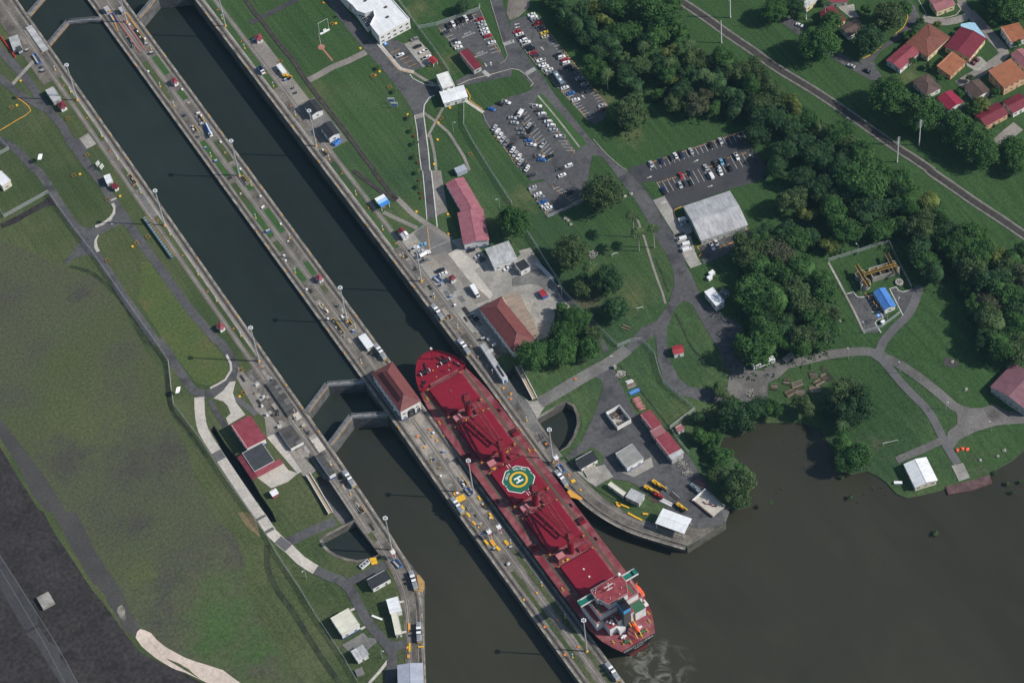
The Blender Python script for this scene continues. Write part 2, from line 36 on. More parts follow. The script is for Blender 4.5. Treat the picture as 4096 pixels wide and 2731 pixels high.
D['strokes'] = [('highway_edge_line','paintdull',5,0.25,[(-211.6,7.7),(-210.3,-28.3),(-209.2,-67.3),(-208.7,-91.7),(-209.1,-112.5),(-209.1,-131.6)]),('highway_edge_line','paintdull',5,0.25,[(-214,2.4),(-213.5,-35.2),(-213.4,-66.3),(-213.4,-87),(-214.2,-109.3),(-214.4,-128.2)]),('perimeter_road','asphalt',6,4.6,[(-100.2,227.2),(-95.6,215.5),(-92.3,208.4),(-90,199.2),(-89.2,188.3),(-87.7,183.7),(-87.3,171.4),(-87.7,157),(-87.8,139.9),(-87,127.6),(-86.5,111.3),(-86.3,96.1),(-87,81.8),(-86.5,66),(-86.2,43.9),(-84.6,42.8),(-84.1,30.7),(-84.5,15.2),(-83.9,4.1),(-80.3,0)]),('lockside_road','asphalt',7,4.8,[(-70,299.5),(-67.4,275.5),(-65.3,261.1),(-63.9,245.3),(-64.1,230.8),(-63.4,219.6),(-62.4,203.6),(-63.5,193),(-63.3,179.7),(-62.8,166.4),(-62.6,166.2),(-62.3,152.1),(-62.9,138.9),(-62.7,126),(-62.8,106.4),(-62.4,84),(-62.2,65.6),(-61.5,47.1),(-60.6,38.8),(-59.3,25.4),(-58.4,24.7),(-58.4,13.9),(-59.3,7.9),(-62.8,2),(-68.1,-0.9),(-74.2,-1.7),(-81.3,-0.5)]),('link_road','asphalt',8,6,[(-63.2,126.4),(-68.3,126.8),(-74.7,127.1),(-81.3,127.2),(-87.5,130.6)]),('side_road','asphalt',9,4.2,[(-80.9,276),(-76.2,256.9),(-74.8,251),(-71.5,237.9),(-67.9,228.6),(-64.9,220.7)]),('concrete_apron','concreteW',9,1.7,[(-63.7,139.4),(-64.2,135.7),(-66.1,132.9),(-69.6,130.8),(-74.7,129.8),(-78.7,130.4)]),('concrete_apron','concreteW',9,1.9,[(-80.2,124.7),(-83,122.1),(-84.5,117.8),(-84.8,114.1)]),('concrete_apron','concreteW',9,1.2,[(-59.4,15.4),(-60.2,9.3),(-61.9,5.5),(-67.3,1.8),(-76.3,1.6)]),('concrete_strip','concreteW',10,1.2,[(-63.6,141.6),(-60.3,141.4)]),('service_path','asphalt',9,2.6,[(-79.9,-5.1),(-80.7,-12.7),(-80.9,-19),(-80.8,-24.7)]),('service_path','asphaltL',9,3,[(-68.2,-10.7),(-66.9,-16.5),(-65.2,-21.6),(-64.4,-26.2)]),('concrete_road','concreteW',9,5.2,[(-83.6,-0.2),(-88.8,-11.2),(-91.4,-19.9),(-91.9,-31.5),(-91.9,-43.3),(-91.9,-59.7),(-91.7,-75.3),(-91.4,-83),(-91.2,-92.6),(-89.9,-99.1),(-88.2,-104.7),(-86.6,-112.8),(-82.9,-121.5)]),('asphalt_patch','asphaltL',10,5,[(-92,-34.6),(-92,-40.5)]),('asphalt_patch','asphaltL',10,5,[(-91.6,-81.1),(-91.7,-91.2)]),('asphalt_patch','asphaltL',10,4.8,[(-90.5,-96.9),(-88.4,-103.9)]),('asphalt_lane','asphalt',8,5,[(-89,-99.6),(-85.1,-101.4),(-80.7,-101.3),(-71.9,-102),(-61.6,-103.5)]),('asphalt_lane','asphalt',10,5,[(-83,-121.3),(-79.9,-127),(-75.8,-132.7),(-74.2,-139.7),(-75,-148.7),(-76,-158.9),(-75.5,-168.6),(-74.4,-177.3),(-74.8,-182.7),(-79.1,-189),(-84.7,-197.2)]),('asphalt_lane','asphalt',9,4.5,[(-72.8,-136.2),(-68.4,-137),(-64.4,-137.5),(-52.9,-137.8)]),('asphalt_lane','asphalt',9,5,[(-74.2,-178.1),(-70.6,-180.2),(-67.3,-181.7)]),('foot_path','concreteW',8,1.2,[(-79.8,-150.6),(-76.4,-151)]),('foot_path','concreteW',8,1.2,[(-81,-162.4),(-76.8,-162.4)]),('foot_path','concreteW',8,1.2,[(-57.7,-160),(-53.7,-161.5)]),('foot_path','concreteW',8,1.2,[(-65.3,-175.1),(-61.8,-176.4)]),('foot_path','concreteW',8,1.5,[(-78.3,-184.6),(-85.2,-187.7),(-92,-190.1)]),('foot_path','concreteL',8,2.2,[(-54.4,257.4),(-62,253.8),(-70.9,249.2),(-73.5,248.1)]),('kerb_line','paintW',8,0.4,[(102.2,98.7),(97.9,88.5),(91.1,74.6),(85.7,62.9),(86.1,62.5),(79.5,48.9),(70.9,31.9)]),('kerb_line','paintW',8,0.5,[(118.4,104.5),(115.2,104.9),(110.2,101.7),(107.1,97.1),(101.8,85.8),(95.3,71.7),(89.5,60.2),(90,59.8),(80.8,40.7),(73,24.6)]),('kerb_line','paintW',8,0.4,[(115.1,125.7),(114.9,122.4),(118.5,114.1),(122,110.6)]),('walkway','concreteB',9,2.4,[(112,156.3),(112.3,143.8),(112.6,132.3),(117.6,125.8)]),('walkway','concreteB',8,1.8,[(117.4,125.5),(120.1,116.8),(123.8,108.9)]),('gravel_lane','concreteB',6,4.2,[(103.1,154.2),(91.9,154.2),(82,155.3),(71.9,154.6),(64.2,154.7)]),('dark_lane','asphaltdark',6,3.4,[(97.7,211.3),(85,211.6),(70.6,211.1),(59.5,211.4)]),('foot_path','concreteB',7,1.5,[(118,94.3),(109.4,88),(100.2,81.2)]),('foot_path','concreteB',8,1.6,[(107.4,97),(109.4,88),(111.3,77.2),(110.4,67.6),(109.5,58),(107,48)]),('foot_path','concreteB',7,1.5,[(102.2,81.7),(97.2,68.5),(92.2,58.3)]),('foot_path','concreteW',9,1.9,[(130.6,92.1),(132.3,85.6),(134.3,78.5)]),('island_path','concreteL',10,0.9,[(165.2,71.6),(165.1,48.9),(164.3,27.6)]),('plaza_track','concreteB',8,3,[(62.9,57.7),(65.2,53.4),(66.5,41.7),(68.9,32),(74.7,13.3)]),('path','concreteB',7,2.4,[(54.5,50),(56.8,44.8),(60.8,36.6),(63.8,30.2)]),('plaza_line','paintO',10,0.3,[(68.5,27.3),(65.5,21),(62.1,13.6)]),('plaza_line','paintW',10,0.15,[(61.9,14.3),(72.7,13.4)]),('fence_path','asphalt',7,3,[(105.1,-44.7),(104.6,-56.2),(105.3,-67.7),(105.7,-79.6),(104.7,-88.4),(104.1,-93.4)]),('yard_road','concreteD',8,6.5,[(113.7,-98),(102,-99.7),(88.9,-99.7),(75.4,-100.2),(64.2,-100.6),(59.1,-100.4)]),('gravel_road','gravel',9,5,[(165.3,-147.3),(172.6,-148.4),(183.6,-151.8),(195.5,-156),(205.5,-160.8),(213.9,-166),(217.6,-170.3),(220.1,-176.2),(222.6,-181.2),(225.2,-190.4),(227.6,-200.9),(229.2,-209.6),(230.5,-217),(235.2,-224.3),(245.7,-232.7),(257.3,-239.9),(268.2,-247.6)]),('access_road','asphaltL',11,4.2,[(215.8,-168.2),(217.5,-175.1),(217.5,-180.7),(217.3,-190.2),(217.6,-201.7),(218.3,-209.9),(217.6,-219),(216,-226.6),(214.4,-233.4),(213.5,-240.1),(213,-244.2)]),('access_road','gravel',10,4,[(189.6,-225.8),(196.5,-227.1),(203.5,-228.4),(210.8,-229.2),(216.8,-230.1)]),('plant_road','asphaltL',10,4.6,[(218.1,-171.5),(224.6,-166.3),(235.6,-162.4),(245,-159.7),(252.7,-154.9),(260.3,-148.4)]),('white_kerb','paintW',11,0.4,[(226.9,-131.4),(230.3,-132.3),(230.1,-135.5),(231.7,-137.5),(239.6,-140)]),('white_kerb','paintW',11,0.4,[(246.7,-141.1),(250.2,-142.2),(249.9,-144.6),(251.2,-146.7),(256.1,-148)]),('white_kerb','paintW',11,0.4,[(246.7,-141.1),(244.5,-150.2),(242.4,-158.7)]),('white_kerb','paintW',11,0.4,[(230.4,-148),(234,-150.5),(233.3,-154.2),(229.6,-153.7),(227.9,-154.6),(226.8,-161.3)]),('white_wall_strip','concreteL',11,1.1,[(230.2,-110.3),(228.1,-121.4),(225.5,-133.7),(222.8,-145.2),(219.6,-156.8)]),('house_lane','concreteB',8,5,[(369.5,-3),(372.2,-7.4),(378.2,-13.2),(387.9,-16.1),(392.5,-14.9),(392.5,-8.9),(397.4,-0.5)]),('house_lane','concreteB',8,6,[(392.5,-14.9),(392.5,-24.7),(391.6,-36.8),(391.1,-46.1),(389.6,-49.9),(379.1,-52.1),(367.7,-52.7),(356.4,-53.2)]),('house_lane','concreteB',8,7,[(365.4,-94),(357.1,-95.4),(349.3,-97.2)]),('fence_ditch_shade','ditchshade',3,2.2,[(-102.1,114.1),(-95.6,106.1),(-92.1,96.2),(-89.8,83.8),(-89.6,66.4),(-91,47.2),(-89.7,44.6),(-88,34.2),(-88.8,26.4),(-95.3,11.9),(-99.3,-0),(-98.4,-12.7),(-97.4,-34.9)]),('fence_ditch_shade','ditchshade',3,2.8,[(-96.3,-96.8),(-102.5,-108.3),(-104.2,-121.3),(-103.6,-134.5),(-104,-151.7),(-104.3,-165.1),(-103.8,-180.3),(-103.3,-195.3)]),('lawn_drain','ditchshade',7,0.8,[(157.1,-58.2),(153.7,-69.6),(150.6,-80.6)]),('lawn_drain','ditchshade',7,0.8,[(105.1,-103.6),(105.4,-114.8),(106.1,-126.8),(106,-137.1),(106,-149)]),('lawn_drain','ditchshade',7,0.8,[(146.2,-93.3),(144.6,-101.6),(142.5,-110.9),(142.2,-119.3),(143.9,-126.7),(148.4,-136.8)]),('lawn_path','concreteB',7,1.2,[(163.3,-30.9),(159.8,-42.6),(154.1,-58.7),(150.6,-69.2),(147.4,-79.7),(145.2,-85.6)]),('yellow_hose','paintO',12,0.5,[(-93.4,221.8),(-82,223.1),(-72.2,224.7),(-72.8,233),(-74.9,239.5)])]  # dark strips below the west fence paint in ditch and hedgerow shadow
D['rail'] = [('single railway line on grey ballast crossing the trees','ballast',[(260.7,96.6),(265.4,89.2),(267.6,83.6),(272.2,64.4),(275.5,47.7),(279.2,31.9),(281.6,19.5),(281.4,19.1),(285.5,4.2),(289.8,-10.2),(293.6,-25.2),(296.9,-40.6),(300.2,-55.9),(303.5,-71.1),(307.4,-85.2),(309.3,-92.2),(308.4,-91.6),(312.7,-106.8),(316.5,-120.8),(320.3,-134.6),(324.4,-152.3),(328.4,-169.8)],5.6,1),('disused siding with dark sleepers across the lawn','trackbed',[(66.9,233.1),(65.7,217.6),(66.2,208.2),(65.9,189.4),(66.3,172.3),(65.3,155.4),(65,137.3),(65.3,113.2),(64.8,93),(64.8,77.4),(64.3,77.7),(64.2,65.9),(64.2,56.4),(65,53.1)],2.6,0),('spur of sleepers joining the lawn siding by the blue canopy','trackbed',[(55.5,83.9),(57.5,74.2),(59.8,65.3),(61.9,57.1),(64.3,53.1)],2.6,0)]
D['hole_west'] = [(-42.3,700),(-42.3,-72),(-42.3,-128),(-42.7,-132),(-42.6,-143.6),(-42.4,-147.4),(-42.1,-156.9),(-45.2,-161.4),(-68.1,-201.3),(-190,-420),(-400,-900),(-8.7,-900),(-8.7,700)]
D['hole_east'] = [(9,700),(42.3,700),(42.3,-72),(42.3,-138),(46.4,-160.3),(50.7,-171.7),(58.2,-189.6),(74.6,-212),(97.8,-211.1),(98.5,-204.4),(106.1,-202.6),(108.1,-204.8),(112.7,-206.7),(120.9,-198.5),(125.6,-187.7),(124.4,-176),(120.9,-170.5),(126.7,-165.8),(136,-170.5),(141.9,-165.8),(150.1,-171.4),(164,-180.9),(169.7,-188.8),(167.1,-202.7),(162.6,-213.7),(166.3,-219.7),(173.8,-222.1),(176.5,-227.4),(178,-232.6),(178.3,-241.2),(181.2,-246.3),(187.4,-248.6),(196.3,-251.6),(200.4,-252.4),(199.3,-255.5),(208.6,-259.9),(220,-262.3),(222.5,-258.2),(227.1,-257.5),(237.1,-257.4),(245.2,-255.8),(285.4,-251.8),(900,200),(900,-900),(9,-900)]
D['basin_west'] = [(-72,-108.3),(-53.6,-108.6),(-52.6,-130.9),(-57.2,-130.4),(-63.2,-127.9),(-67.1,-123.9),(-70.2,-119.7),(-71.8,-115.9),(-72.4,-112.6)]
D['basin_east'] = [(53,-108.1),(70.6,-107.8),(72.1,-111.6),(70.8,-116.8),(68.3,-121.3),(62.9,-126.1),(57.1,-129.2),(52.6,-129.7)]
D['pit_west'] = [(-57.6,-76.4),(-54.5,-76.9),(-51.3,-81.3),(-52.6,-103.1),(-53.6,-108.6),(-59.7,-107.9),(-60.4,-100.4),(-60.4,-98.2)]
D['pit_east'] = [(53.5,-79.3),(54,-76.1),(59.4,-75.1),(59.1,-81.4),(57.4,-97.9),(55.4,-96.3),(53,-89.9)]
D['drain'] = [(-85.5,-19.9),(-85.8,-34.1),(-84.6,-46),(-84.5,-56.2),(-85,-64.4),(-85.4,-69.6),(-85.2,-81.8),(-86.3,-88.2),(-88.6,-86.7),(-89.2,-78.9),(-88.4,-72.9),(-89.5,-72.6),(-89.7,-58.9),(-89.5,-44.6),(-89.3,-38.4),(-88.5,-29.8),(-88.1,-20.1)]
D['bld'] = [('shed','flat pale grey shed beside a small red kiosk, upper left lockside','shed',[-57.1,225.4,5.1,10.4,-0.039],3.6,'flat','roofGW','wallG',1.5,{}),('kiosk','small red-roofed kiosk below the flat grey shed at upper left','kiosk',[-56.4,216,4,5.3,0.075],3,'hip','redmetalD','wallW',0.9,{'kiosk':1}),('shed','white-roofed shed with a tiny red kiosk beside it on the west lawn','shed',[-58.6,153.3,3.7,6,-0.161],3.4,'flat','roofW','wallW',1.5,{}),('kiosk','tiny red-roofed kiosk touching the white shed on the west lawn','kiosk',[-57.8,147.5,3,4.2,0.133],2.6,'flat','redmetalD','wallW',0.5,{'kiosk':1}),('kiosk','red-roofed kiosk alone between the west road and the lock wall','kiosk',[-54.1,31.3,3.5,4.3,0.142],3,'hip','redmetal','wallW',0.9,{'kiosk':1}),('building','white-roofed building with blue windows cut by the left edge','building',[-107.3,186,6,9.2,0.168],5,'flat','roofW','wallC',1.5,{'ww':'blue'}),('service_building','red-roofed service building with blue and white walls south of the west forecourt','building',[-73.7,-36.9,11.5,17.3,0.105],5.2,'mono','redmetal','wallWB',0.6,{}),('service_building','dark flat-roofed building wrapped by a red canopy in the west yard','building',[-76.6,-52.6,11.5,13.3,-0.026],4.6,'flat','roofD','wallWB',1.5,{'skirt':1}),('hut','little white-roofed hut with a red base on the west lawn','hut',[-79.7,-74.4,3.7,3.4,0.054],2.8,'mono','roofW','wallRed',0.3,{'kiosk':1}),('store_building','black-roofed white store by the curved west approach track','building',[-60.6,-145.4,10.7,6.3,0.028],4.2,'mono','roofBlk','wallW',0.5,{}),('office_building','white square-roofed office by the west approach track','building',[-61.6,-162.2,6,8.4,-0.285],4.2,'flat','roofW','wallW',1.5,{}),('office_annex','long narrow pale annex below the white square-roofed office','building',[-65.6,-171.3,3.3,11.9,-0.341],3.2,'flat','roofCream','wallW',1.5,{}),('warehouse','cream flat-roofed warehouse with a blue plinth by the west fence','building',[-85.9,-157.2,10.2,11.1,0.01],5,'flat','roofCream','wallWB',1.5,{}),('shelter','white two-span shelter below the cream warehouse','shelter',[-88.3,-175.5,6.7,6.5,-0.074],3.8,'butterfly','roofGW','wallW',0.5,{}),('covered_shed','large grey sheet roof over the west track at the bottom edge','shed',[-76.2,-203.6,12.3,18.7,-0.5],6.5,'gable','roofBlueG','wallG',0.8,{}),('concrete_box','low dark square concrete box near the west fence','box',[-93,-182.8,3.9,3.9,-0.182],1.2,'flat','concreteD','concreteD',1.5,{'plain':1}),('concrete_box','lone pale concrete block beside the dark road at lower left','box',[-202.4,-65,6.4,7.4,0.109],1.8,'flat','concreteL','concreteL',1.5,{'plain':1}),('machine_house','pale low machine house beside the red floats at upper left','building',[-57.9,273.9,5.3,10.5,-0.19],2.6,'flat','roofGW','wallG',1.5,{'plain':1}),('cabin','white cabin with a blue door at the end of the pale machine house','cabin',[-58.2,267.9,2.8,4.1,0.071],3,'flat','roofD','wallWB',1.5,{'kiosk':1}),('machinery_cover','dark slab-roofed machinery cover upstream on the west wall','cover',[-48.8,-25.1,5.6,24,0.054],1.2,'flat','slabdark','concreteD',1.5,{'plain':1,'slab':1}),('machinery_cover','dark slab-roofed machinery cover with a white rim by the west forecourt','cover',[-56.5,-49.7,7.1,12.6,-0.056],2.6,'flat','slabdark','wallW',1.5,{'plain':1,'slab':1}),('machine_house','long dark-roofed machine house with a blue door over the west track','building',[-50.4,-74.8,3.4,14.6,0],3.8,'flat','slabdark','wallWB',1.5,{'plain':1}),('deck_plate','pale machinery deck on the west wall near the upper gate','deck',[-47.5,-35.2,3.4,12.3,-0.088],0.5,'flat','concreteW','concreteL',1.5,{'plain':1}),('deck_plate','pale machinery deck on the west wall near the lower gate','deck',[-47.1,-59.4,4,11,0],0.5,'flat','concreteW','concreteL',1.5,{'plain':1,'slab':1}),('deck_plate','bluish grey deck plate beside the top-left gate','deck',[-45.9,271.3,3.8,22.5,0.026],0.5,'flat','roofGW','concreteL',1.5,{'plain':1}),('control_house','large white control house with red tiled hipped roof on the centre wall','building',[1.1,-57.7,12.4,29.1,-0.064],9,'hip','tile','wallWB',3.4,{'arch':1,'skylight':1}),('kiosk','red-roofed kiosk on the upper part of the centre wall','kiosk',[3.6,195.4,3.2,4.1,0.191],3,'hip','redmetal','wallW',0.8,{'kiosk':1}),('kiosk','red-roofed kiosk midway along the centre wall by the concrete pad','kiosk',[4,29.5,3,3.9,0.165],3,'hip','redmetal','wallW',0.8,{'kiosk':1}),('cabin','white box cabin on the centre wall upstream of the control house','cabin',[4.1,-20.2,4.2,9.4,-0.071],3,'flat','roofW','wallW',1.5,{'kiosk':1}),('cabin','pale grey cabin at the left of the top centre wall','cabin',[-3.4,266.2,2.7,3.6,0.037],3.2,'flat','roofGW','wallG',1.5,{'kiosk':1}),('cabin','pale grey cabin at the right of the top centre wall','cabin',[3.4,260.8,2.3,3.8,0.043],3.2,'flat','roofGW','wallG',1.5,{'kiosk':1}),('service_hall','long crimson metal-roofed hall at the corner of the fenced car park','building',[146.7,112.3,5.7,15.8,0.035],4.2,'mono','redmetalD','wallG',0.3,{}),('canopy','small bright red canopy by the staff parking','canopy',[129.8,125,3.8,5,0.131],3.2,'gable','redmetalB','wallW',0.5,{'posts':1}),('gatehouse','grey-roofed upper block of the white gatehouse','building',[126.8,105.7,6.9,10.9,-0.203],6.5,'parapet','roofGW','wallW',1.5,{}),('gatehouse','wide white-roofed block of the gatehouse across the drive','building',[126.1,96.1,14,9.2,-0.261],4.2,'gable','roofW','wallW',0.5,{}),('electrical_house','dark-roofed white house with blue trim beside the east wall, nearer the top','building',[57.8,132.4,7.5,9.7,0],4.6,'gable','roofBlk','wallW',0.9,{}),('electrical_house','dark-roofed white house with torn roof beside the east wall, lower of the pair','building',[57.4,113,7.1,10.4,-0.028],4.6,'gable','roofBlk','wallW',0.9,{}),('kiosk','red-roofed kiosk left of the lawn siding near the top','kiosk',[57.8,196.4,3.9,4.4,-0.153],3,'hip','redmetal','wallW',0.8,{'kiosk':1}),('container','white box container behind the yellow digger on the east wall','container',[57.3,169,2.6,7.1,-0.077],2.8,'flat','roofW','wallW',1.5,{'plain':1}),('workshop','long red-roofed workshop, narrow upper section','building',[93.7,30.4,10.6,25.9,-0.123],5,'gable','redfaded','wallWB',1.2,{}),('workshop','wide lower section of the long red-roofed workshop','building',[87.3,10.4,13.9,21.9,-0.39],5.4,'gable','redfaded','wallWB',1.3,{}),('workshop_shed','pale corrugated shed touching the end of the red workshop','shed',[90.3,-12.9,13.4,13.2,-0.187],4.6,'gable','roofGW','wallW',0.6,{}),('depot','red tiled hip-roofed depot in the east yard','building',[68.8,-54.4,13.6,33.3,0.015],6.5,'hip','tile','wallW',3.2,{}),('depot_shed','tan corrugated shed beside the red tiled depot','shed',[77.3,-53.6,9.3,29.9,-0.172],6.2,'mono','tan','wallC',0.6,{}),('canopy','blue and white striped canopy on the east lockside','canopy',[56.6,54,5.7,7.1,-0.105],4.2,'flat','bluemetal','wallW',1.5,{'posts':1}),('kiosk','half red half white roofed hut by the plaza','kiosk',[55.2,29.8,3.8,6.3,0],3.2,'gable','redmetalD','wallW',0.8,{'half':'roofW','kiosk':1}),('kiosk','small red-roofed kiosk beside the blue skip in the plaza','kiosk',[61.5,-10.5,3.1,3.2,0.064],3,'hip','redmetalD','wallW',0.8,{'kiosk':1}),('store_building','black flat-roofed store in the corner of the plaza by the fence','building',[95.8,-25.2,6.1,6.6,0],4,'flat','roofBlk','wallW',1.5,{}),('container','red skip-like container with a white stripe behind the depot','container',[95.7,-45.6,3.2,4.5,0],2.4,'flat','redmetalB','wallBlue',1.5,{'plain':1}),('hangar','large weathered grey arched-roof hangar beside the forest-edge car park','building',[196.3,-55.9,26.6,25,-0.2],4.8,'gable','roofWeather','wallG',2.2,{}),('substation_house','white flat-roofed box beside the transformer cage under the trees','building',[167,-98.4,5.4,10.9,-0.055],4.8,'flat','roofW','wallW',1.5,{}),('hut','bright red-roofed hut on the lawn inside the road bend','hut',[134.1,-113.9,5.6,5.3,-0.327],3.6,'gable','redmetalB','wallW',1,{'kiosk':1}),('roofless_shed','roofless white-walled shed with scrap inside in the east yard','shed',[87.5,-130.3,8.2,10.8,-0.037],3.2,'none','concreteL','wallW',1.5,{}),('red_shed','red-roofed shed, uppermost of the row of three in the east yard','shed',[99.4,-141.9,6.3,10.8,-0.048],4.2,'mono','redmetal','wallG',0.3,{}),('red_shed','small red-roofed shed in the middle of the row of three','shed',[98.4,-149.9,6.9,5,-0.043],4.2,'mono','redmetalL','wallG',0.3,{}),('red_shed','largest red-roofed shed with pale lower bay in the east yard','shed',[98.3,-160.7,7.7,15.3,-0.065],4.8,'mono','redmetal','wallG',0.3,{'bay':'roofGW'}),('workshop','grey flat-roofed white workshop in the middle of the east yard','building',[78.7,-154.3,10,10.6,-0.01],4.4,'flat','roofGrey','wallWB',1.5,{}),('store_building','black-roofed white store beside the striped slab in the east yard','building',[60.1,-143.6,10.4,6.5,0.029],3.8,'mono','roofBlk','wallW',0.3,{}),('long_hut','long white-roofed hut beside the east approach track','hut',[63.6,-166.2,2.5,10.2,0.284],3,'flat','roofCream','wallW',1.5,{}),('store_building','weathered pale flat-roofed block at the end of the long white hut','building',[68.5,-175.1,5.9,7.9,0.456],3.8,'flat','roofGW','wallG',1.5,{}),('tent','large white tent roof at the tip of the east approach wall','tent',[75.7,-198.4,9.4,15.4,0.573],5.2,'gable','roofW','wallW',0.4,{'posts':1}),('kiosk','faded pink kiosk outside the yard fence','kiosk',[109,-153.5,3.8,3.4,0.079],2.8,'mono','redmetalL','wallW',0.3,{'kiosk':1}),('boathouse','white gable-roofed boathouse at the water edge','building',[193.7,-239.8,12.1,14.6,-0.243],4,'gable','roofW','wallC',1.3,{'axis':'y'}),('hall','dull pink gable-roofed hall cut by the right edge','building',[262.8,-228.2,22.2,18.9,-1.288],6,'gable','roofPink','wallG',2,{'axis':'y'}),('plant_office','bright blue gable-roofed office at the treatment plant','building',[239.2,-147.1,6.9,12.9,-0.16],4,'gable','bluemetal','wallW',1.2,{'axis':'y'}),('house','red-roofed house half hidden behind trees at the street end','house',[327.7,23.5,9.2,13,0.109],4,'gable','redmetalD','wallY',1.3,{}),('house','house with half white and half brown metal roof by the street','house',[331.5,10.7,10.8,8.8,0.019],4,'gable','brownroof','wallW',1.3,{}),('house','large brown hip-roofed house in the street bend','house',[359.7,-20.9,19.2,15.8,0.248],4.5,'hip','tileB','wallY',1.3,{}),('house','long red-roofed wing attached to the brown hip-roofed house','house',[341.9,-22.3,16.8,10.4,0.235],4,'gable','redmetal','wallW',1.3,{}),('house','crimson-roofed house with a pale blue awning behind it','house',[375.1,-34,17.4,16.1,0.389],4.5,'gable','redmetalD','wallY',1.3,{}),('house','orange-roofed annexe below the crimson-roofed house','house',[359.8,-41.9,13.7,9.9,0.266],3.8,'mono','orangeroof','wallO',1.3,{}),('house','dull brown roofed house with pink ridge','house',[340.4,-46,10.2,12.6,-0.098],4,'hip','brownroof','wallW',1.3,{}),('house','bright pink-red roofed house beside the dull brown one','house',[344.1,-61.9,9.9,10.7,0.061],4,'gable','redpink','wallW',1.3,{}),('house','dark brown roofed house with pale eaves','house',[360.6,-63.8,10.1,10.9,0.049],4,'gable','brownroof','wallW',1.3,{}),('house','two-storey orange-roofed house with a balcony','house',[378.6,-66.4,15.4,14.1,0.006],6.5,'mono','orangeroof','wallO',1.3,{}),('house','maroon gable-roofed house at the end of the row by the big tree','house',[356.2,-82.2,15.4,10.1,-0.013],4,'gable','redmetalD','wallO',1.3,{}),('house','maroon roof behind the end house near the right edge','house',[371.6,-83.5,11.3,9.7,0.044],4,'gable','redmetalD','wallW',1.3,{}),('house','orange-roofed house at the upper right edge','house',[400.8,-43.9,11.3,12.4,-0.178],4.5,'mono','orangeroof','wallW',1.3,{}),('house','faded pink roofed house at the right edge','house',[393.7,-61.4,8.3,13.2,-0.096],4.5,'gable','redmetalL','wallW',1.3,{}),('house','pale pink and white roofed house at the top right','house',[382.3,-3.3,11.8,9.5,-0.153],4.5,'gable','redmetalL','wallY',1.3,{}),('house','red roof cut by the top edge beside the palm','house',[336.4,33.4,13.9,6.3,-0.554],4.5,'gable','redmetal','wallW',1.3,{}),('house','grey-roofed house with yellow walls at the top edge','house',[322.8,40.9,9.1,7.2,0.189],4,'gable','roofGW','wallY',1.3,{})]
D['bigroof'] = [(110,203.3),(110.8,188.4),(111.8,182.6),(111.8,177.6),(114.3,173.3),(119.4,172.3),(117.8,168.3),(112.6,164.1),(112.5,154.2),(132.7,154.9),(132.1,173.4),(131.8,187.7)]
D['bignotch'] = [(112.9,180.2),(115.4,175.9),(120.5,174.9),(118.9,170.9),(113.6,166.6),(111.2,166.1),(111.8,179)]
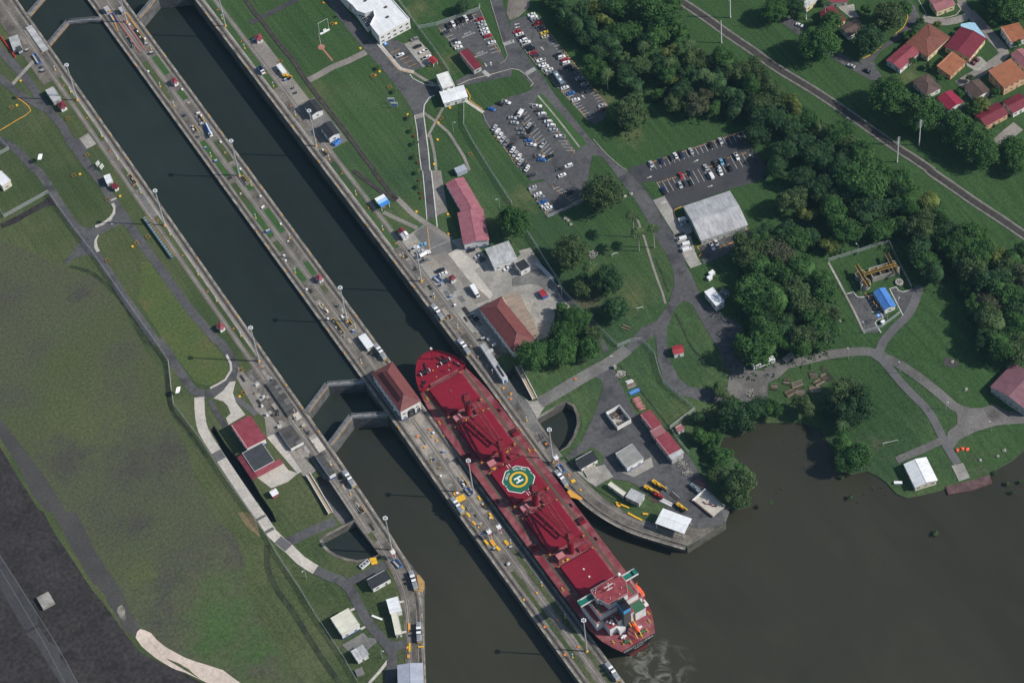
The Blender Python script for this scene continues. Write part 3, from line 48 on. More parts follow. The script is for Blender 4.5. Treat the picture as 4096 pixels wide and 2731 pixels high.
D['cars'] = [(150.5,143.7,-1.69,'sedan','black','top row of the fenced car park'),(153.6,143.5,-1.69,'sedan','white','top row of the fenced car park'),(156.5,143,-1.69,'sedan','black','top row of the fenced car park'),(159.1,143.2,-1.69,'suv','black','top row of the fenced car park'),(161.7,143.1,-1.69,'sedan','white','top row of the fenced car park'),(164.4,142.4,-1.69,'sedan','black','top row of the fenced car park'),(167.7,137.8,-0.24,'sedan','red','right row of the fenced car park'),(167.3,135,-0.27,'sedan','silver','right row of the fenced car park'),(166.6,132.6,-0.24,'sedan','silver','right row of the fenced car park'),(165.8,129.7,-0.27,'sedan','white','right row of the fenced car park'),(165.1,127,-0.24,'sedan','white','right row of the fenced car park'),(165,124.4,-0.24,'sedan','red','right row of the fenced car park'),(164.2,118.9,-0.27,'sedan','white','right row of the fenced car park'),(147,140.2,-0.19,'suv','dark grey','left row of the fenced car park'),(147.5,132,-0.19,'sedan','dark grey','left row of the fenced car park'),(147.4,129.5,-0.19,'pickup','white','left row of the fenced car park'),(147.1,126.6,-0.19,'sedan','white','left row of the fenced car park'),(130,146.1,-0.14,'suv','grey','staff parking by the white building'),(128.9,140.5,-0.14,'sedan','black','staff parking by the white building'),(129.6,135.2,-0.14,'pickup','white','staff parking by the white building'),(128.9,130.5,-0.14,'pickup','white','staff parking by the white building'),(117.2,140.6,-0.14,'pickup','white','staff parking by the white building'),(193.3,123.8,-0.27,'sedan','white','tree-side row of the long car park'),(193.2,121.3,-0.26,'suv','white','tree-side row of the long car park'),(193,119.2,-0.24,'sedan','grey','tree-side row of the long car park'),(192.8,116,-0.24,'pickup','red','tree-side row of the long car park'),(192.6,113.2,-0.27,'sedan','black','tree-side row of the long car park'),(192.6,111,-0.24,'sedan','black','tree-side row of the long car park'),(192,108.1,-0.27,'sedan','yellow','tree-side row of the long car park'),(191.1,105.4,-0.26,'sedan','beige','tree-side row of the long car park'),(189.7,89.9,-0.27,'sedan','black','tree-side row of the long car park'),(190.3,87.3,-0.24,'suv','white','tree-side row of the long car park'),(190.9,84.6,-0.27,'sedan','red','tree-side row of the long car park'),(190.1,82.3,-0.27,'suv','white','tree-side row of the long car park'),(189.7,79.5,-0.24,'sedan','black','tree-side row of the long car park'),(189.9,76.6,-0.27,'sedan','black','tree-side row of the long car park'),(190.2,68.6,-0.25,'sedan','silver','tree-side row of the long car park'),(190.4,63.5,-0.27,'sedan','silver','tree-side row of the long car park'),(189.9,57.5,-0.24,'suv','dark grey','tree-side row of the long car park'),(189.8,44.8,-0.27,'sedan','silver','tree-side row of the long car park'),(189,42.3,-0.27,'sedan','maroon','tree-side row of the long car park'),(180.3,117.7,-0.22,'sedan','red','road-side row of the long car park'),(180.1,115.2,-0.21,'sedan','white','road-side row of the long car park'),(179.7,112.4,-0.22,'sedan','black','road-side row of the long car park'),(179.6,110.1,-0.22,'suv','white','road-side row of the long car park'),(179.8,107.7,-0.22,'pickup','white','road-side row of the long car park'),(179.3,104.6,-0.22,'sedan','black','road-side row of the long car park'),(179.6,102.2,-0.24,'suv','black','road-side row of the long car park'),(179.1,99.1,-0.24,'sedan','red','road-side row of the long car park'),(179.5,96.6,-0.24,'sedan','dark grey','road-side row of the long car park'),(179.7,91.8,-0.22,'pickup','white','road-side row of the long car park'),(178.7,88.7,-0.22,'sedan','white','road-side row of the long car park'),(179,86.5,-0.22,'suv','white','road-side row of the long car park'),(179.8,83.5,-0.22,'sedan','white','road-side row of the long car park'),(179.1,80.8,-0.24,'pickup','grey','road-side row of the long car park'),(180,67.4,-0.22,'sedan','white','road-side row of the long car park'),(180.5,62.1,-0.22,'sedan','blue','road-side row of the long car park'),(180.3,56.6,-0.22,'sedan','white','road-side row of the long car park'),(160.4,64.8,-0.65,'pickup','white','island-side row of the middle car park'),(159.9,61.5,-0.64,'sedan','dark grey','island-side row of the middle car park'),(159.8,58.6,-0.62,'suv','white','island-side row of the middle car park'),(159,55.6,-0.64,'sedan','dark grey','island-side row of the middle car park'),(159.6,52.1,-0.64,'suv','white','island-side row of the middle car park'),(159.6,48.8,-0.64,'suv','white','island-side row of the middle car park'),(159.1,45.6,-0.64,'sedan','silver','island-side row of the middle car park'),(159.6,39.5,-0.64,'pickup','white','island-side row of the middle car park'),(150.1,65.8,0.53,'van','white','angled centre row of the middle car park'),(149.5,62,0.51,'sedan','dark grey','angled centre row of the middle car park'),(149.3,56,0.51,'sedan','silver','angled centre row of the middle car park'),(149.1,52.9,0.51,'pickup','black','angled centre row of the middle car park'),(148.7,40.1,0.51,'pickup','silver','angled centre row of the middle car park'),(145.1,65.6,-0.74,'sedan','silver','straight centre row of the middle car park'),(144.3,62,-0.74,'sedan','silver','straight centre row of the middle car park'),(144.3,56.3,-0.73,'sedan','grey','straight centre row of the middle car park'),(143.5,53.3,-0.73,'sedan','grey','straight centre row of the middle car park'),(143.6,50,-0.74,'sedan','dark grey','straight centre row of the middle car park'),(143.9,46.7,-0.73,'sedan','blue','straight centre row of the middle car park'),(143.7,43.5,-0.73,'pickup','white','straight centre row of the middle car park'),(143.1,34.1,-0.74,'pickup','silver','straight centre row of the middle car park'),(142.7,31.4,-0.73,'sedan','blue','straight centre row of the middle car park'),(133.4,46.4,0.52,'sedan','white','lower left row of the middle car park'),(133.1,43.2,0.51,'sedan','silver','lower left row of the middle car park'),(133.6,40.5,0.52,'sedan','white','lower left row of the middle car park'),(132.5,36.9,0.52,'sedan','silver','lower left row of the middle car park'),(132.7,33.8,0.51,'sedan','dark grey','lower left row of the middle car park'),(133.1,31,0.52,'sedan','white','lower left row of the middle car park'),(133.4,65.3,0.53,'sedan','silver','upper left row of the middle car park'),(133.3,62.1,0.51,'suv','white','upper left row of the middle car park'),(133.1,58.9,0.54,'sedan','white','upper left row of the middle car park'),(132.9,55.8,0.51,'sedan','silver','upper left row of the middle car park'),(133.3,52.7,0.54,'sedan','grey','upper left row of the middle car park'),(133.6,49.3,0.52,'sedan','black','upper left row of the middle car park'),(139,77.6,-1.02,'sedan','blue','top edge of the middle car park'),(144.9,78,-1.01,'sedan','black','top edge of the middle car park'),(148.2,77.1,-1.01,'pickup','white','top edge of the middle car park'),(152.4,19.7,-0.16,'suv','white','bottom lane of the middle car park'),(147.6,20.4,-0.18,'sedan','dark grey','bottom lane of the middle car park'),(147.5,30.8,-0.16,'pickup','black','bottom lane of the middle car park'),(133.3,25.5,-0.18,'sedan','dark grey','corner below the middle car park'),(146,16.2,-0.16,'sedan','white','corner below the middle car park'),(128.6,17.9,-0.12,'sedan','silver','row along the lawn under the big round tree'),(128.5,12.6,-0.12,'sedan','white','row along the lawn under the big round tree'),(128.6,9.9,-0.13,'sedan','grey','row along the lawn under the big round tree'),(128,6.8,-0.13,'sedan','blue','row along the lawn under the big round tree'),(127.7,4,-0.13,'sedan','white','row along the lawn under the big round tree'),(128.2,1.4,-0.12,'sedan','white','row along the lawn under the big round tree'),(143.1,3.9,-0.12,'sedan','black','row along the lawn under the big round tree'),(189.3,-4.7,-1.77,'sedan','silver','upper row of the forest-edge car park'),(195,-6,-1.77,'sedan','navy','upper row of the forest-edge car park'),(200.8,-7.3,-1.77,'sedan','dark grey','upper row of the forest-edge car park'),(203.3,-7.3,-1.79,'sedan','white','upper row of the forest-edge car park'),(206.2,-8.4,-1.79,'pickup','navy','upper row of the forest-edge car park'),(211.8,-9.4,-1.77,'sedan','silver','upper row of the forest-edge car park'),(222.9,-11.8,-1.79,'sedan','black','upper row of the forest-edge car park'),(228.7,-12.6,-1.79,'sedan','silver','upper row of the forest-edge car park'),(229.7,-26.6,-1.79,'pickup','white','centre row of the forest-edge car park'),(223.6,-25.5,-1.79,'sedan','dark grey','centre row of the forest-edge car park'),(221,-24.9,-1.79,'sedan','light blue','centre row of the forest-edge car park'),(217.7,-24.2,-1.79,'pickup','dark grey','centre row of the forest-edge car park'),(212,-23.4,-1.78,'sedan','silver','centre row of the forest-edge car park'),(217.5,-28.1,-1.79,'sedan','white','centre row of the forest-edge car park'),(222.2,-31,-1.79,'sedan','black','centre row of the forest-edge car park'),(203.3,-21.7,-1.77,'sedan','dark grey','lower rows of the forest-edge car park'),(216.5,-30.5,-1.78,'sedan','white','lower rows of the forest-edge car park'),(211.2,-29.7,-1.79,'van','white','lower rows of the forest-edge car park'),(198,-20.5,-1.77,'sedan','red','lower rows of the forest-edge car park'),(194.2,-25.5,-1.77,'sedan','silver','lower rows of the forest-edge car park'),(197.1,-26,-1.77,'sedan','dark grey','lower rows of the forest-edge car park'),(199.6,-27.2,-1.77,'sedan','black','lower rows of the forest-edge car park'),(184.9,-23.8,-1.78,'pickup','navy','lower rows of the forest-edge car park'),(182.4,-45.8,-0.25,'van','white','drive beside the grey hangar'),(181.8,-48.6,-0.25,'pickup','silver','drive beside the grey hangar'),(175.9,-53.1,-0.23,'sedan','black','drive beside the grey hangar'),(174.9,-56.2,-0.25,'van','white','drive beside the grey hangar'),(174.2,-60.2,-0.25,'van','white','drive beside the grey hangar'),(173.1,-63.4,-0.23,'van','white','drive beside the grey hangar'),(185.3,-69.2,-1.8,'pickup','white','bays below the grey hangar'),(188.3,-68.3,-1.8,'sedan','white','bays below the grey hangar'),(60.4,18.6,-0.13,'sedan','light blue','bays along the plaza beside the tall mast'),(55.8,18.7,-0.13,'pickup','white','bays along the plaza beside the tall mast'),(56.9,15.4,-0.15,'sedan','silver','bays along the plaza beside the tall mast'),(56.5,9,-0.14,'pickup','grey','bays along the plaza beside the tall mast'),(59.7,-1.4,-0.16,'suv','black','bays along the plaza beside the tall mast'),(59.8,-4.1,-0.14,'sedan','white','bays along the plaza beside the tall mast'),(80.3,3.7,-0.11,'suv','silver','bays beside the red workshop'),(80,0.8,-0.12,'sedan','black','bays beside the red workshop'),(80.9,-5,-0.14,'sedan','silver','bays beside the red workshop'),(80.9,-7.8,-0.11,'sedan','dark grey','bays beside the red workshop'),(89.2,-20.6,-0.14,'sedan','white','bays beside the red workshop'),(310.8,31.1,-1.14,'sedan','white','street in front of the houses'),(316.7,-9.5,-1.15,'sedan','silver','street in front of the houses'),(321.7,-17.7,-1.15,'sedan','black','street in front of the houses'),(328.6,-45.5,-1.16,'sedan','grey','street in front of the houses'),(374.6,-44.4,-1.3,'sedan','maroon','driveway of the crimson-roofed house'),(371.7,-45.2,-1.3,'sedan','maroon','driveway of the crimson-roofed house')]
D['trucks'] = [('box_truck','white box truck parked on the plaza','truck',[67.4,-24,-1.65,7.6],'white','white'),('tank_truck','white tank truck between cars by the plaza mast','truck',[58.2,12.2,0.046,6.5],'white','white'),('bus','long blue-grey coach in the road-side row of the long car park','bus',[180.2,74,-1.661,10],'steel','steel'),('bus','white bus parked under the trees by the gravel yard','bus',[166.7,-143.2,-0.184,12],'white','white'),('service_truck','white truck with a long crane boom parked on the centre wall','truck',[3.2,154.1,-1.721,10],'white','blue'),('dump_truck','dark truck with a blue bed at the east wall near the top','truck',[47.9,175.6,-1.571,6.3],'white','blue')]
D['mules'] = [[-44,-87.2,-1.56,9.7],[-6.8,-129.3,-1.516,11],[44.7,-144.7,-1.515,10.8],[-46.3,-154,-1.843,9.7],[-58.6,-180.4,-2.071,9.8],[5.6,-249.8,-1.561,9.8],[45.2,-24.3,-1.593,9.2],[11.6,-29.4,-1.571,1.9],[45.2,-51,-1.534,5.5]]
D['masts'] = [(-47.1,216.7),(2.2,252.7),(47.2,217.3),(2.4,116.6),(47,110.8),(-47,109.7),(48,-1.4),(2.8,-1.9),(-47.3,2.1),(4.1,-126.7),(46.4,-133.6),(-46.1,-132.3),(3.2,-233.2)]
D['poles'] = [((283,58.2),20),((268.6,45.7),18),((297.6,-77.8),21),((313.8,-75.2),21),((316.5,33),14)]
D['lamps'] = [((204,-164.7),8),((220.1,-186.6),8),((226.1,-216.8),8),((237.9,-238.7),8),((245.9,-114.4),8),((231.9,-136.4),8),((242.5,-153.8),8),((255.7,-137.1),8),((219.5,-156.4),8),((233.9,-156.7),8),((103.6,-51.3),8),((103,-102.3),8),((113.7,76),8),((107.1,16.6),8),((-89,-123),8),((-79.9,-182.1),8)]
D['fences'] = [('long pale chain-link fence along the west perimeter road',2.6,[(-89.6,166.1),(-89.4,150.9),(-88.8,133.3),(-87.9,115.8),(-87.6,96.1),(-87.3,70.9),(-86.7,44.3),(-86.7,44.2),(-86.6,28.3),(-93,12.8),(-96.8,2.4),(-95.3,-23.6),(-95.6,-50.2),(-95,-74.6),(-94.9,-82.6),(-94.3,-93.8),(-95,-102.6),(-94.9,-114.5),(-94.8,-127.4),(-95.5,-145.1),(-95.5,-160.2),(-95.5,-170.9),(-96.5,-187.1)]),('chain-link fence round the lawn at the left edge',2.6,[(-116.1,180.4),(-117,164.6),(-103.5,165.3),(-89.6,166.1)]),('chain-link fence in front of the road at the far left',2.6,[(-96.7,221.9),(-94.2,206.4),(-100,206.2)]),('chain-link fence from the white building down past the gatehouse',2.6,[(137.6,184),(136.2,152.7),(135.4,133.3),(133.5,112.2)]),('chain-link fence between the lawns right of the drive',2.6,[(130.4,92.7),(120.5,76.4),(118.2,62.1),(116.1,41.6),(116.1,41.6),(113.7,15.1),(114.2,15.7)]),('chain-link fence along the park lawn and the east yard',2.6,[(110.5,-6.2),(108.7,-23.9),(107.2,-39.2),(105.7,-50.2),(106.8,-65.4),(108.2,-78.8),(109.7,-90),(110.2,-94.2),(117.6,-95.1),(122.7,-97.5),(123.7,-108.1),(119.8,-118),(118,-125.3),(120.2,-136.4),(122.4,-146.9),(105.6,-149.6),(105,-159.4),(105.3,-167.7)]),('chain-link fence round the fenced car park',2.6,[(136,152.3),(145.7,148.4),(171.2,144.4),(173.2,146.5)]),('chain-link fence round the treatment plant',2.4,[(230.7,-109.5),(245.3,-112.8),(255.5,-114.9),(263.6,-117.3),(259.6,-133.3),(256.3,-147.3)]),('low fence across the bottom of the treatment plant',2.4,[(219.5,-156.4),(228.8,-158.6),(242,-156.8)]),('chain-link fence below the bays under the big round tree',2.4,[(124.9,-3.3),(134.3,-4.6),(146.8,-4.3)])]
D['trees'] = [(162.8,147.5,4.6,7.8,'d','lone'),(153.4,-13.2,11.4,16.3,'o','park'),(105.4,-1.6,9.5,13.9,'m','park'),(119.2,-36,10.1,14.6,'o','park'),(125.1,-61.5,8.8,13.1,'d','park'),(112.4,-57,5.8,9.2,'o','park'),(119.1,-79,7.3,11.2,'d','park'),(116.1,-51.1,4.1,7.1,'d','park'),(98.8,-73.6,8,12,'m','yard'),(88.9,-76.7,7.5,11.4,'m','yard'),(101.4,-84.8,6,9.5,'o','yard'),(97.3,-61.4,4.1,7.1,'m','yard'),(68.9,-80.6,9.5,13.9,'m','yard'),(82.4,-85.5,8.8,13.1,'m','yard'),(95.1,-90.7,7.1,10.9,'m','yard'),(137.6,-146.4,5.8,9.2,'o','shore'),(134.2,-164.6,10.2,14.8,'d','shore'),(114.7,-164.5,6.5,10.1,'m','shore'),(120.4,-166.6,5.8,9.2,'m','shore'),(148,-164.6,8.2,12.2,'d','shore'),(118.3,-180.3,5.8,9.2,'m','shore'),(112.5,-198.4,10.9,15.6,'o','shore'),(109.5,-189.6,6.1,9.7,'o','shore'),(106.9,-201.1,6.1,9.7,'o','shore'),(138.5,-168.9,5.4,8.8,'d','shore'),(120.3,-154.1,4.8,8,'d','shore'),(120.6,-192.2,6.5,10.1,'m','shore'),(112,-203.8,6.1,9.7,'o','shore'),(112.1,-182.9,4.4,7.5,'m','shore'),(115.9,-170.3,4.8,8,'m','shore'),(127.1,-161.5,5.4,8.8,'d','shore'),(142.3,-158.5,5.4,8.8,'m','shore'),(139.4,-154,4.1,7.1,'o','shore'),(188,-183.3,9.5,13.9,'o','shore'),(190.1,-193.3,10.2,14.8,'d','shore'),(182.9,-196,9.5,13.9,'d','shore'),(170.9,-207.3,7.5,11.4,'m','shore'),(170,-216.8,10.2,14.8,'m','shore'),(165.5,-216.7,7.5,11.4,'m','shore'),(168.5,-177.1,7.1,10.9,'o','shore'),(153.7,-168.9,6.5,10.1,'m','shore'),(177,-185.9,5.4,8.8,'d','shore'),(209.1,114.9,6.7,10.4,'d','wood'),(214.8,104.5,7.1,10.9,'d','wood'),(224.7,102.1,7.5,11.4,'y','wood'),(222.1,93.5,5.9,9.3,'y','wood'),(234.1,94,9.2,13.5,'m','wood'),(244.2,81.7,11.7,16.6,'m','wood'),(246.5,69.9,10.9,15.6,'m','wood'),(226.4,76.7,9.2,13.5,'m','wood'),(236.8,65.1,9.6,14,'m','wood'),(238.4,52.5,5.9,9.3,'y','wood'),(197.5,66,7.9,11.9,'m','wood'),(198.2,58.2,7.5,11.4,'m','wood'),(214.2,61.1,6.7,10.4,'o','wood'),(218.5,51.3,7.9,11.9,'o','wood'),(208.2,48.5,8.4,12.5,'d','wood'),(209.9,41.4,6.3,9.8,'d','wood'),(197.6,31,10,14.5,'o','wood'),(195.7,23.6,9.2,13.5,'o','wood'),(190.2,29.4,7.9,11.9,'m','wood'),(230.1,40.8,8.4,12.5,'m','wood'),(227.8,25.6,7.9,11.9,'d','wood'),(227.5,35.8,5,8.3,'y','wood'),(220.9,20.5,6.3,9.8,'o','wood'),(217.3,31.3,4.2,7.2,'m','wood'),(244.2,39.6,7.1,10.9,'o','wood'),(228.8,11.1,7.5,11.4,'b','wood'),(236.5,5.7,5.2,8.5,'m','wood'),(259,27.4,9.2,13.5,'m','wood'),(259.8,19.2,9.2,13.5,'o','wood'),(267.9,14.2,8.4,12.5,'o','wood'),(260.6,6.7,7.5,11.4,'m','wood'),(244.8,-2.9,6.3,9.8,'d','wood'),(251.6,-5.4,4.6,7.7,'b','wood'),(269,6.5,7.5,11.4,'o','wood'),(258.2,-9.3,8.4,12.5,'o','wood'),(252.5,-17.4,8.4,12.5,'d','wood'),(252.2,34.3,6.7,10.4,'o','wood'),(244.5,-25,7.5,11.4,'d','wood'),(228.6,63.5,7.9,11.9,'d','wood'),(251.4,44,5,8.3,'o','wood'),(250,60.2,6.7,10.4,'m','wood'),(206.6,96.1,7.5,11.4,'d','wood'),(207.9,87,6.7,10.4,'d','wood'),(205.4,105.6,6.7,10.4,'d','wood'),(215.7,74.5,7.9,11.9,'d','wood'),(207.5,76.2,7.1,10.9,'d','wood'),(237.8,32,6.7,10.4,'d','wood'),(247.8,17.2,7.9,11.9,'d','wood'),(249.5,7.2,7.1,10.9,'d','wood'),(229.6,51,5.9,9.3,'d','wood'),(238.9,16.7,5.9,9.3,'b','wood'),(239.5,74.8,7.5,11.4,'d','wood'),(229.7,98.6,7.5,11.4,'d','wood'),(207.6,123,6.7,10.4,'d','wood'),(256.9,79.3,7.5,11.4,'m','wood'),(213.7,93.8,6.7,10.4,'d','wood'),(213.8,67.2,6.7,10.4,'d','wood'),(255.4,23.2,5.9,9.3,'d','wood'),(252.1,2.7,5.9,9.3,'d','wood'),(266.2,-7,7.9,11.9,'o','wood'),(272.1,-18,7.1,10.9,'y','wood'),(257.1,-22.2,9.2,13.5,'d','wood'),(272,-34.4,7.9,11.9,'m','wood'),(273.7,-43,6.7,10.4,'o','wood'),(279.6,-49.6,8.8,13,'m','wood'),(281.7,-58.6,6.7,10.4,'o','wood'),(279.7,-70.1,10.5,15.1,'m','wood'),(283.3,-77.9,7.9,11.9,'m','wood'),(271.4,-66.1,7.9,11.9,'d','wood'),(260.2,-42.1,8.4,12.5,'d','wood'),(247.8,-41.8,9.6,14,'d','wood'),(262.6,-53.6,9.2,13.5,'d','wood'),(239.8,-47.3,7.5,11.4,'d','wood'),(263.3,-63.7,7.5,11.4,'d','wood'),(260.9,-31,7.5,11.4,'d','wood'),(306.9,7.1,11.6,16.5,'m','houses'),(323.8,18.6,6.8,10.5,'m','houses'),(302.2,43,7.8,11.8,'m','houses'),(313.1,39.8,7.1,10.9,'d','houses'),(349.9,2.1,9.2,13.5,'o','houses'),(331.1,-4.8,8.8,13.1,'d','houses'),(362.3,4.7,5.1,8.4,'m','houses'),(315.7,-44.8,11.6,16.5,'m','houses'),(322.3,-66.1,11.6,16.5,'m','houses'),(331.8,-84.2,10.2,14.8,'m','houses'),(334.4,-94,10.9,15.6,'m','houses'),(334.1,-102,9.5,13.9,'m','houses'),(349.7,-109.1,7.8,11.8,'m','houses'),(354.4,-74.5,5.4,8.8,'y','houses'),(344.6,-116.9,5.8,9.2,'m','houses'),(407.3,-28.7,10.2,14.8,'m','houses'),(403.5,-18.5,6.1,9.7,'d','houses'),(386.5,-1.7,4.1,7.1,'m','houses'),(356.7,-12,4.1,7.1,'m','houses'),(397.1,-28.9,4.1,7.1,'m','houses'),(413.1,-34.1,6.1,9.7,'d','houses'),(351,-74.3,4.8,8,'m','houses'),(352.1,-10.8,3.1,5.8,'m','houses'),(350.1,-34.9,2.4,5,'o','houses'),(364.9,-6.9,2.7,5.4,'d','houses'),(371.2,-14.3,2.7,5.4,'y','houses'),(351.2,-60.7,2.7,5.4,'m','houses'),(367.2,-71.2,3.1,5.8,'m','houses'),(349.3,-45.8,2.4,5,'m','houses'),(398.2,-49.9,2.7,5.4,'m','houses'),(362.6,-55.2,2.4,5,'o','houses'),(344.7,-27.3,2.4,5,'m','houses'),(385,-59.5,2.4,5,'m','houses'),(345.5,17.1,3.4,6.3,'m','houses'),(339.4,-70.7,3.4,6.3,'m','houses'),(267.5,-86,13.8,19.2,'m','wood'),(278.5,-85.5,10,14.5,'m','wood'),(265.1,-74.8,10,14.5,'d','wood'),(288.3,-96.2,9.2,13.5,'m','wood'),(233.6,-71.2,9.6,14,'o','wood'),(234.9,-83.2,5.9,9.3,'y','wood'),(217.7,-86.1,8.4,12.5,'d','wood'),(246.5,-93.1,10.5,15.1,'m','wood'),(243.5,-104.3,9.6,14,'m','wood'),(259.6,-102,11.3,16.1,'d','wood'),(261.7,-112.7,8.4,12.5,'m','wood'),(262.1,-91.8,5.9,9.3,'y','wood'),(268.6,-93.6,5.9,9.3,'y','wood'),(275.8,-102,6.7,10.4,'d','wood'),(270.5,-113.2,6.7,10.4,'m','wood'),(283.9,-109.9,8.4,12.5,'m','wood'),(293.6,-112.9,8.4,12.5,'y','wood'),(279.8,-122.1,9.6,14,'o','wood'),(293.3,-122.9,7.5,11.4,'m','wood'),(271.4,-132.6,8.8,13,'d','wood'),(268.7,-151.3,7.5,11.4,'d','wood'),(267.3,-142,7.9,11.9,'m','wood'),(285.9,-142.1,9.2,13.5,'m','wood'),(295.4,-143.2,10,14.5,'m','wood'),(294.2,-154.1,9.6,14,'m','wood'),(300.7,-159.4,7.1,10.9,'y','wood'),(286.1,-160.2,9.2,13.5,'o','wood'),(288.5,-171.5,10.9,15.6,'d','wood'),(298.1,-172.7,9.2,13.5,'o','wood'),(300.1,-179.1,9.2,13.5,'b','wood'),(277.7,-167,6.7,10.4,'d','wood'),(290,-182.3,10.5,15.1,'m','wood'),(281.2,-181.2,9.2,13.5,'b','wood'),(289.1,-191.6,9.2,13.5,'d','wood'),(273.8,-177.7,6.7,10.4,'m','wood'),(271.7,-185.7,8.4,12.5,'o','wood'),(273.7,-193.7,9.6,14,'o','wood'),(266,-196,7.5,11.4,'d','wood'),(281.1,-199.4,8.4,12.5,'m','wood'),(274.4,-203.9,7.5,11.4,'m','wood'),(206.2,-95.9,10,14.5,'b','wood'),(219.6,-95.2,9.2,13.5,'m','wood'),(229,-96.5,5.9,9.3,'d','wood'),(201.5,-107.6,9.6,14,'m','wood'),(213.9,-112.2,10.5,15.1,'m','wood'),(218.4,-121.4,7.9,11.9,'m','wood'),(201.4,-122.3,10.5,15.1,'o','wood'),(212.3,-127.1,9.2,13.5,'m','wood'),(190.8,-121,10.5,15.1,'m','wood'),(201.2,-131.4,9.6,14,'o','wood'),(209.8,-140.3,6.7,10.4,'o','wood'),(186.1,-133.7,7.5,11.4,'d','wood'),(199.1,-142,9.2,13.5,'m','wood'),(203.7,-147.9,7.1,10.9,'m','wood'),(177.8,-136.9,7.5,11.4,'m','wood'),(191.3,-143.6,8.8,13,'o','wood'),(233.7,-104.6,5,8.3,'y','wood'),(238.4,-104.3,5,8.3,'y','wood'),(249.4,-73.4,8.4,12.5,'d','wood'),(250.3,-82,7.5,11.4,'d','wood'),(245.3,-63.3,8.4,12.5,'d','wood'),(281.7,-95.7,7.5,11.4,'d','wood'),(289.8,-132.3,7.5,11.4,'d','wood'),(306.1,-166,7.5,11.4,'m','wood'),(282,-152.1,6.7,10.4,'d','wood'),(315,-163.6,7.5,11.4,'m','wood'),(262.3,-84.8,7.5,11.4,'d','wood'),(195.2,-85.9,10.5,15.1,'o','wood'),(203.5,-87.7,8.8,13,'m','wood'),(197.1,-99,9.2,13.5,'m','wood'),(191.2,-94.7,5.9,9.3,'d','wood'),(183,-108.7,11.3,16.1,'m','wood'),(186.5,-116.3,10,14.5,'m','wood'),(180,-120,8.8,13,'m','wood'),(172,-132.6,10.5,15.1,'m','wood'),(165.7,-129,5.9,9.3,'m','wood'),(179.8,-126.2,7.5,11.4,'d','wood'),(211.2,-81.5,6.7,10.4,'d','wood'),(163.9,-139.6,11.3,16.1,'m','wood'),(171.8,-139.6,8.4,12.5,'m','wood'),(163,-131.1,6.7,10.4,'m','wood'),(187.4,-149.1,7.9,11.9,'m','wood'),(181.4,-143.3,6.7,10.4,'m','wood'),(268,-206.6,10,14.5,'m','wood'),(274.5,-211.6,9.2,13.5,'o','wood'),(194.3,-150.9,5,8.3,'m','wood'),(264,-198.6,7.5,11.4,'d','wood')]
D['palms'] = [(155.4,-40.2,19,4),(152.5,-49.6,17,4),(160.2,-52.3,17,3.5),(120,-54.9,17,4.5),(199.1,53.6,14,4.2),(241.7,22.6,15,4),(247.4,44.6,14,4),(226.6,59.3,13,4),(231.1,40.6,14,4),(243.8,18.3,14,4),(325.6,27.6,14,3),(200.3,-151,10,4),(176.6,-198.7,12,4.5),(172.3,-220.5,8,4.5)]
D['saplings'] = [(95.8,88.6),(92.2,79.9),(87.8,71.8),(99.3,97.4),(102.1,118.4),(103.2,138.4),(83.5,61.6),(79.1,52.8)]
D['shrubs'] = [(94.4,85.5),(86.3,68.5),(80.8,57.3),(77.1,49.6),(75.9,46.4),(353.1,-56.6),(343.9,-13.8),(354.8,-87.1),(224.9,-258.5),(226.2,-267.3),(224.9,-272.7),(122.5,-213.2),(158.3,-230.8),(161.3,-218.9),(232.5,-270.3)]
D['waterbush'] = [(180.2,-270.6)]
D['stumps'] = [(150.8,-185.2),(154,-192.3),(150.1,-203.6),(155.2,-206.1),(133.4,-207.3),(130.4,-207.9),(165.1,-232.7),(170.7,-231.9),(170.5,-233),(174.4,-234.4),(155.7,-230.9),(159.9,-234.9),(174.1,-239.3),(158.8,-231.1)]
D['pads'] = [(-76.9,233),(-67.3,248.2),(-69.4,167.9),(-58.1,141.4),(-68,106.7),(-66.1,-11.7),(99.8,182.6),(110.2,86.5),(103.8,76.4),(101.9,158.3),(99.4,101.1),(120.9,92),(102.2,137.2),(69.2,40),(82.1,28.9),(93.6,62.7)]
D['guards'] = [(-72.7,168.7),(-64.8,143.1),(-65.3,107),(-58.3,107.5),(-83.5,105.5),(-57.5,207.1),(-60.2,177.3),(-80.2,232.9),(-58.1,2.3),(-63.4,-11.1),(97.7,183.1),(97.4,136.2),(101,123.7),(113.1,88),(113,56.9),(60.1,175.6)]
D['discs'] = [(4.2,-84),(3.3,-88.3),(-2.9,-84.1),(-3,-91.5),(4.1,-91.4),(49.2,-122.6),(49.1,-144.4),(49.1,-155.1),(81.9,-98.7),(98.9,136.1),(75.5,17.2),(48.2,-83.5),(49.6,-88.6),(48,-91),(-7,-192.6),(-6.6,-210.9),(-6.6,-229.1),(0.4,-211.1),(0.2,-192.9),(1,-229.2),(101.5,200.2)]
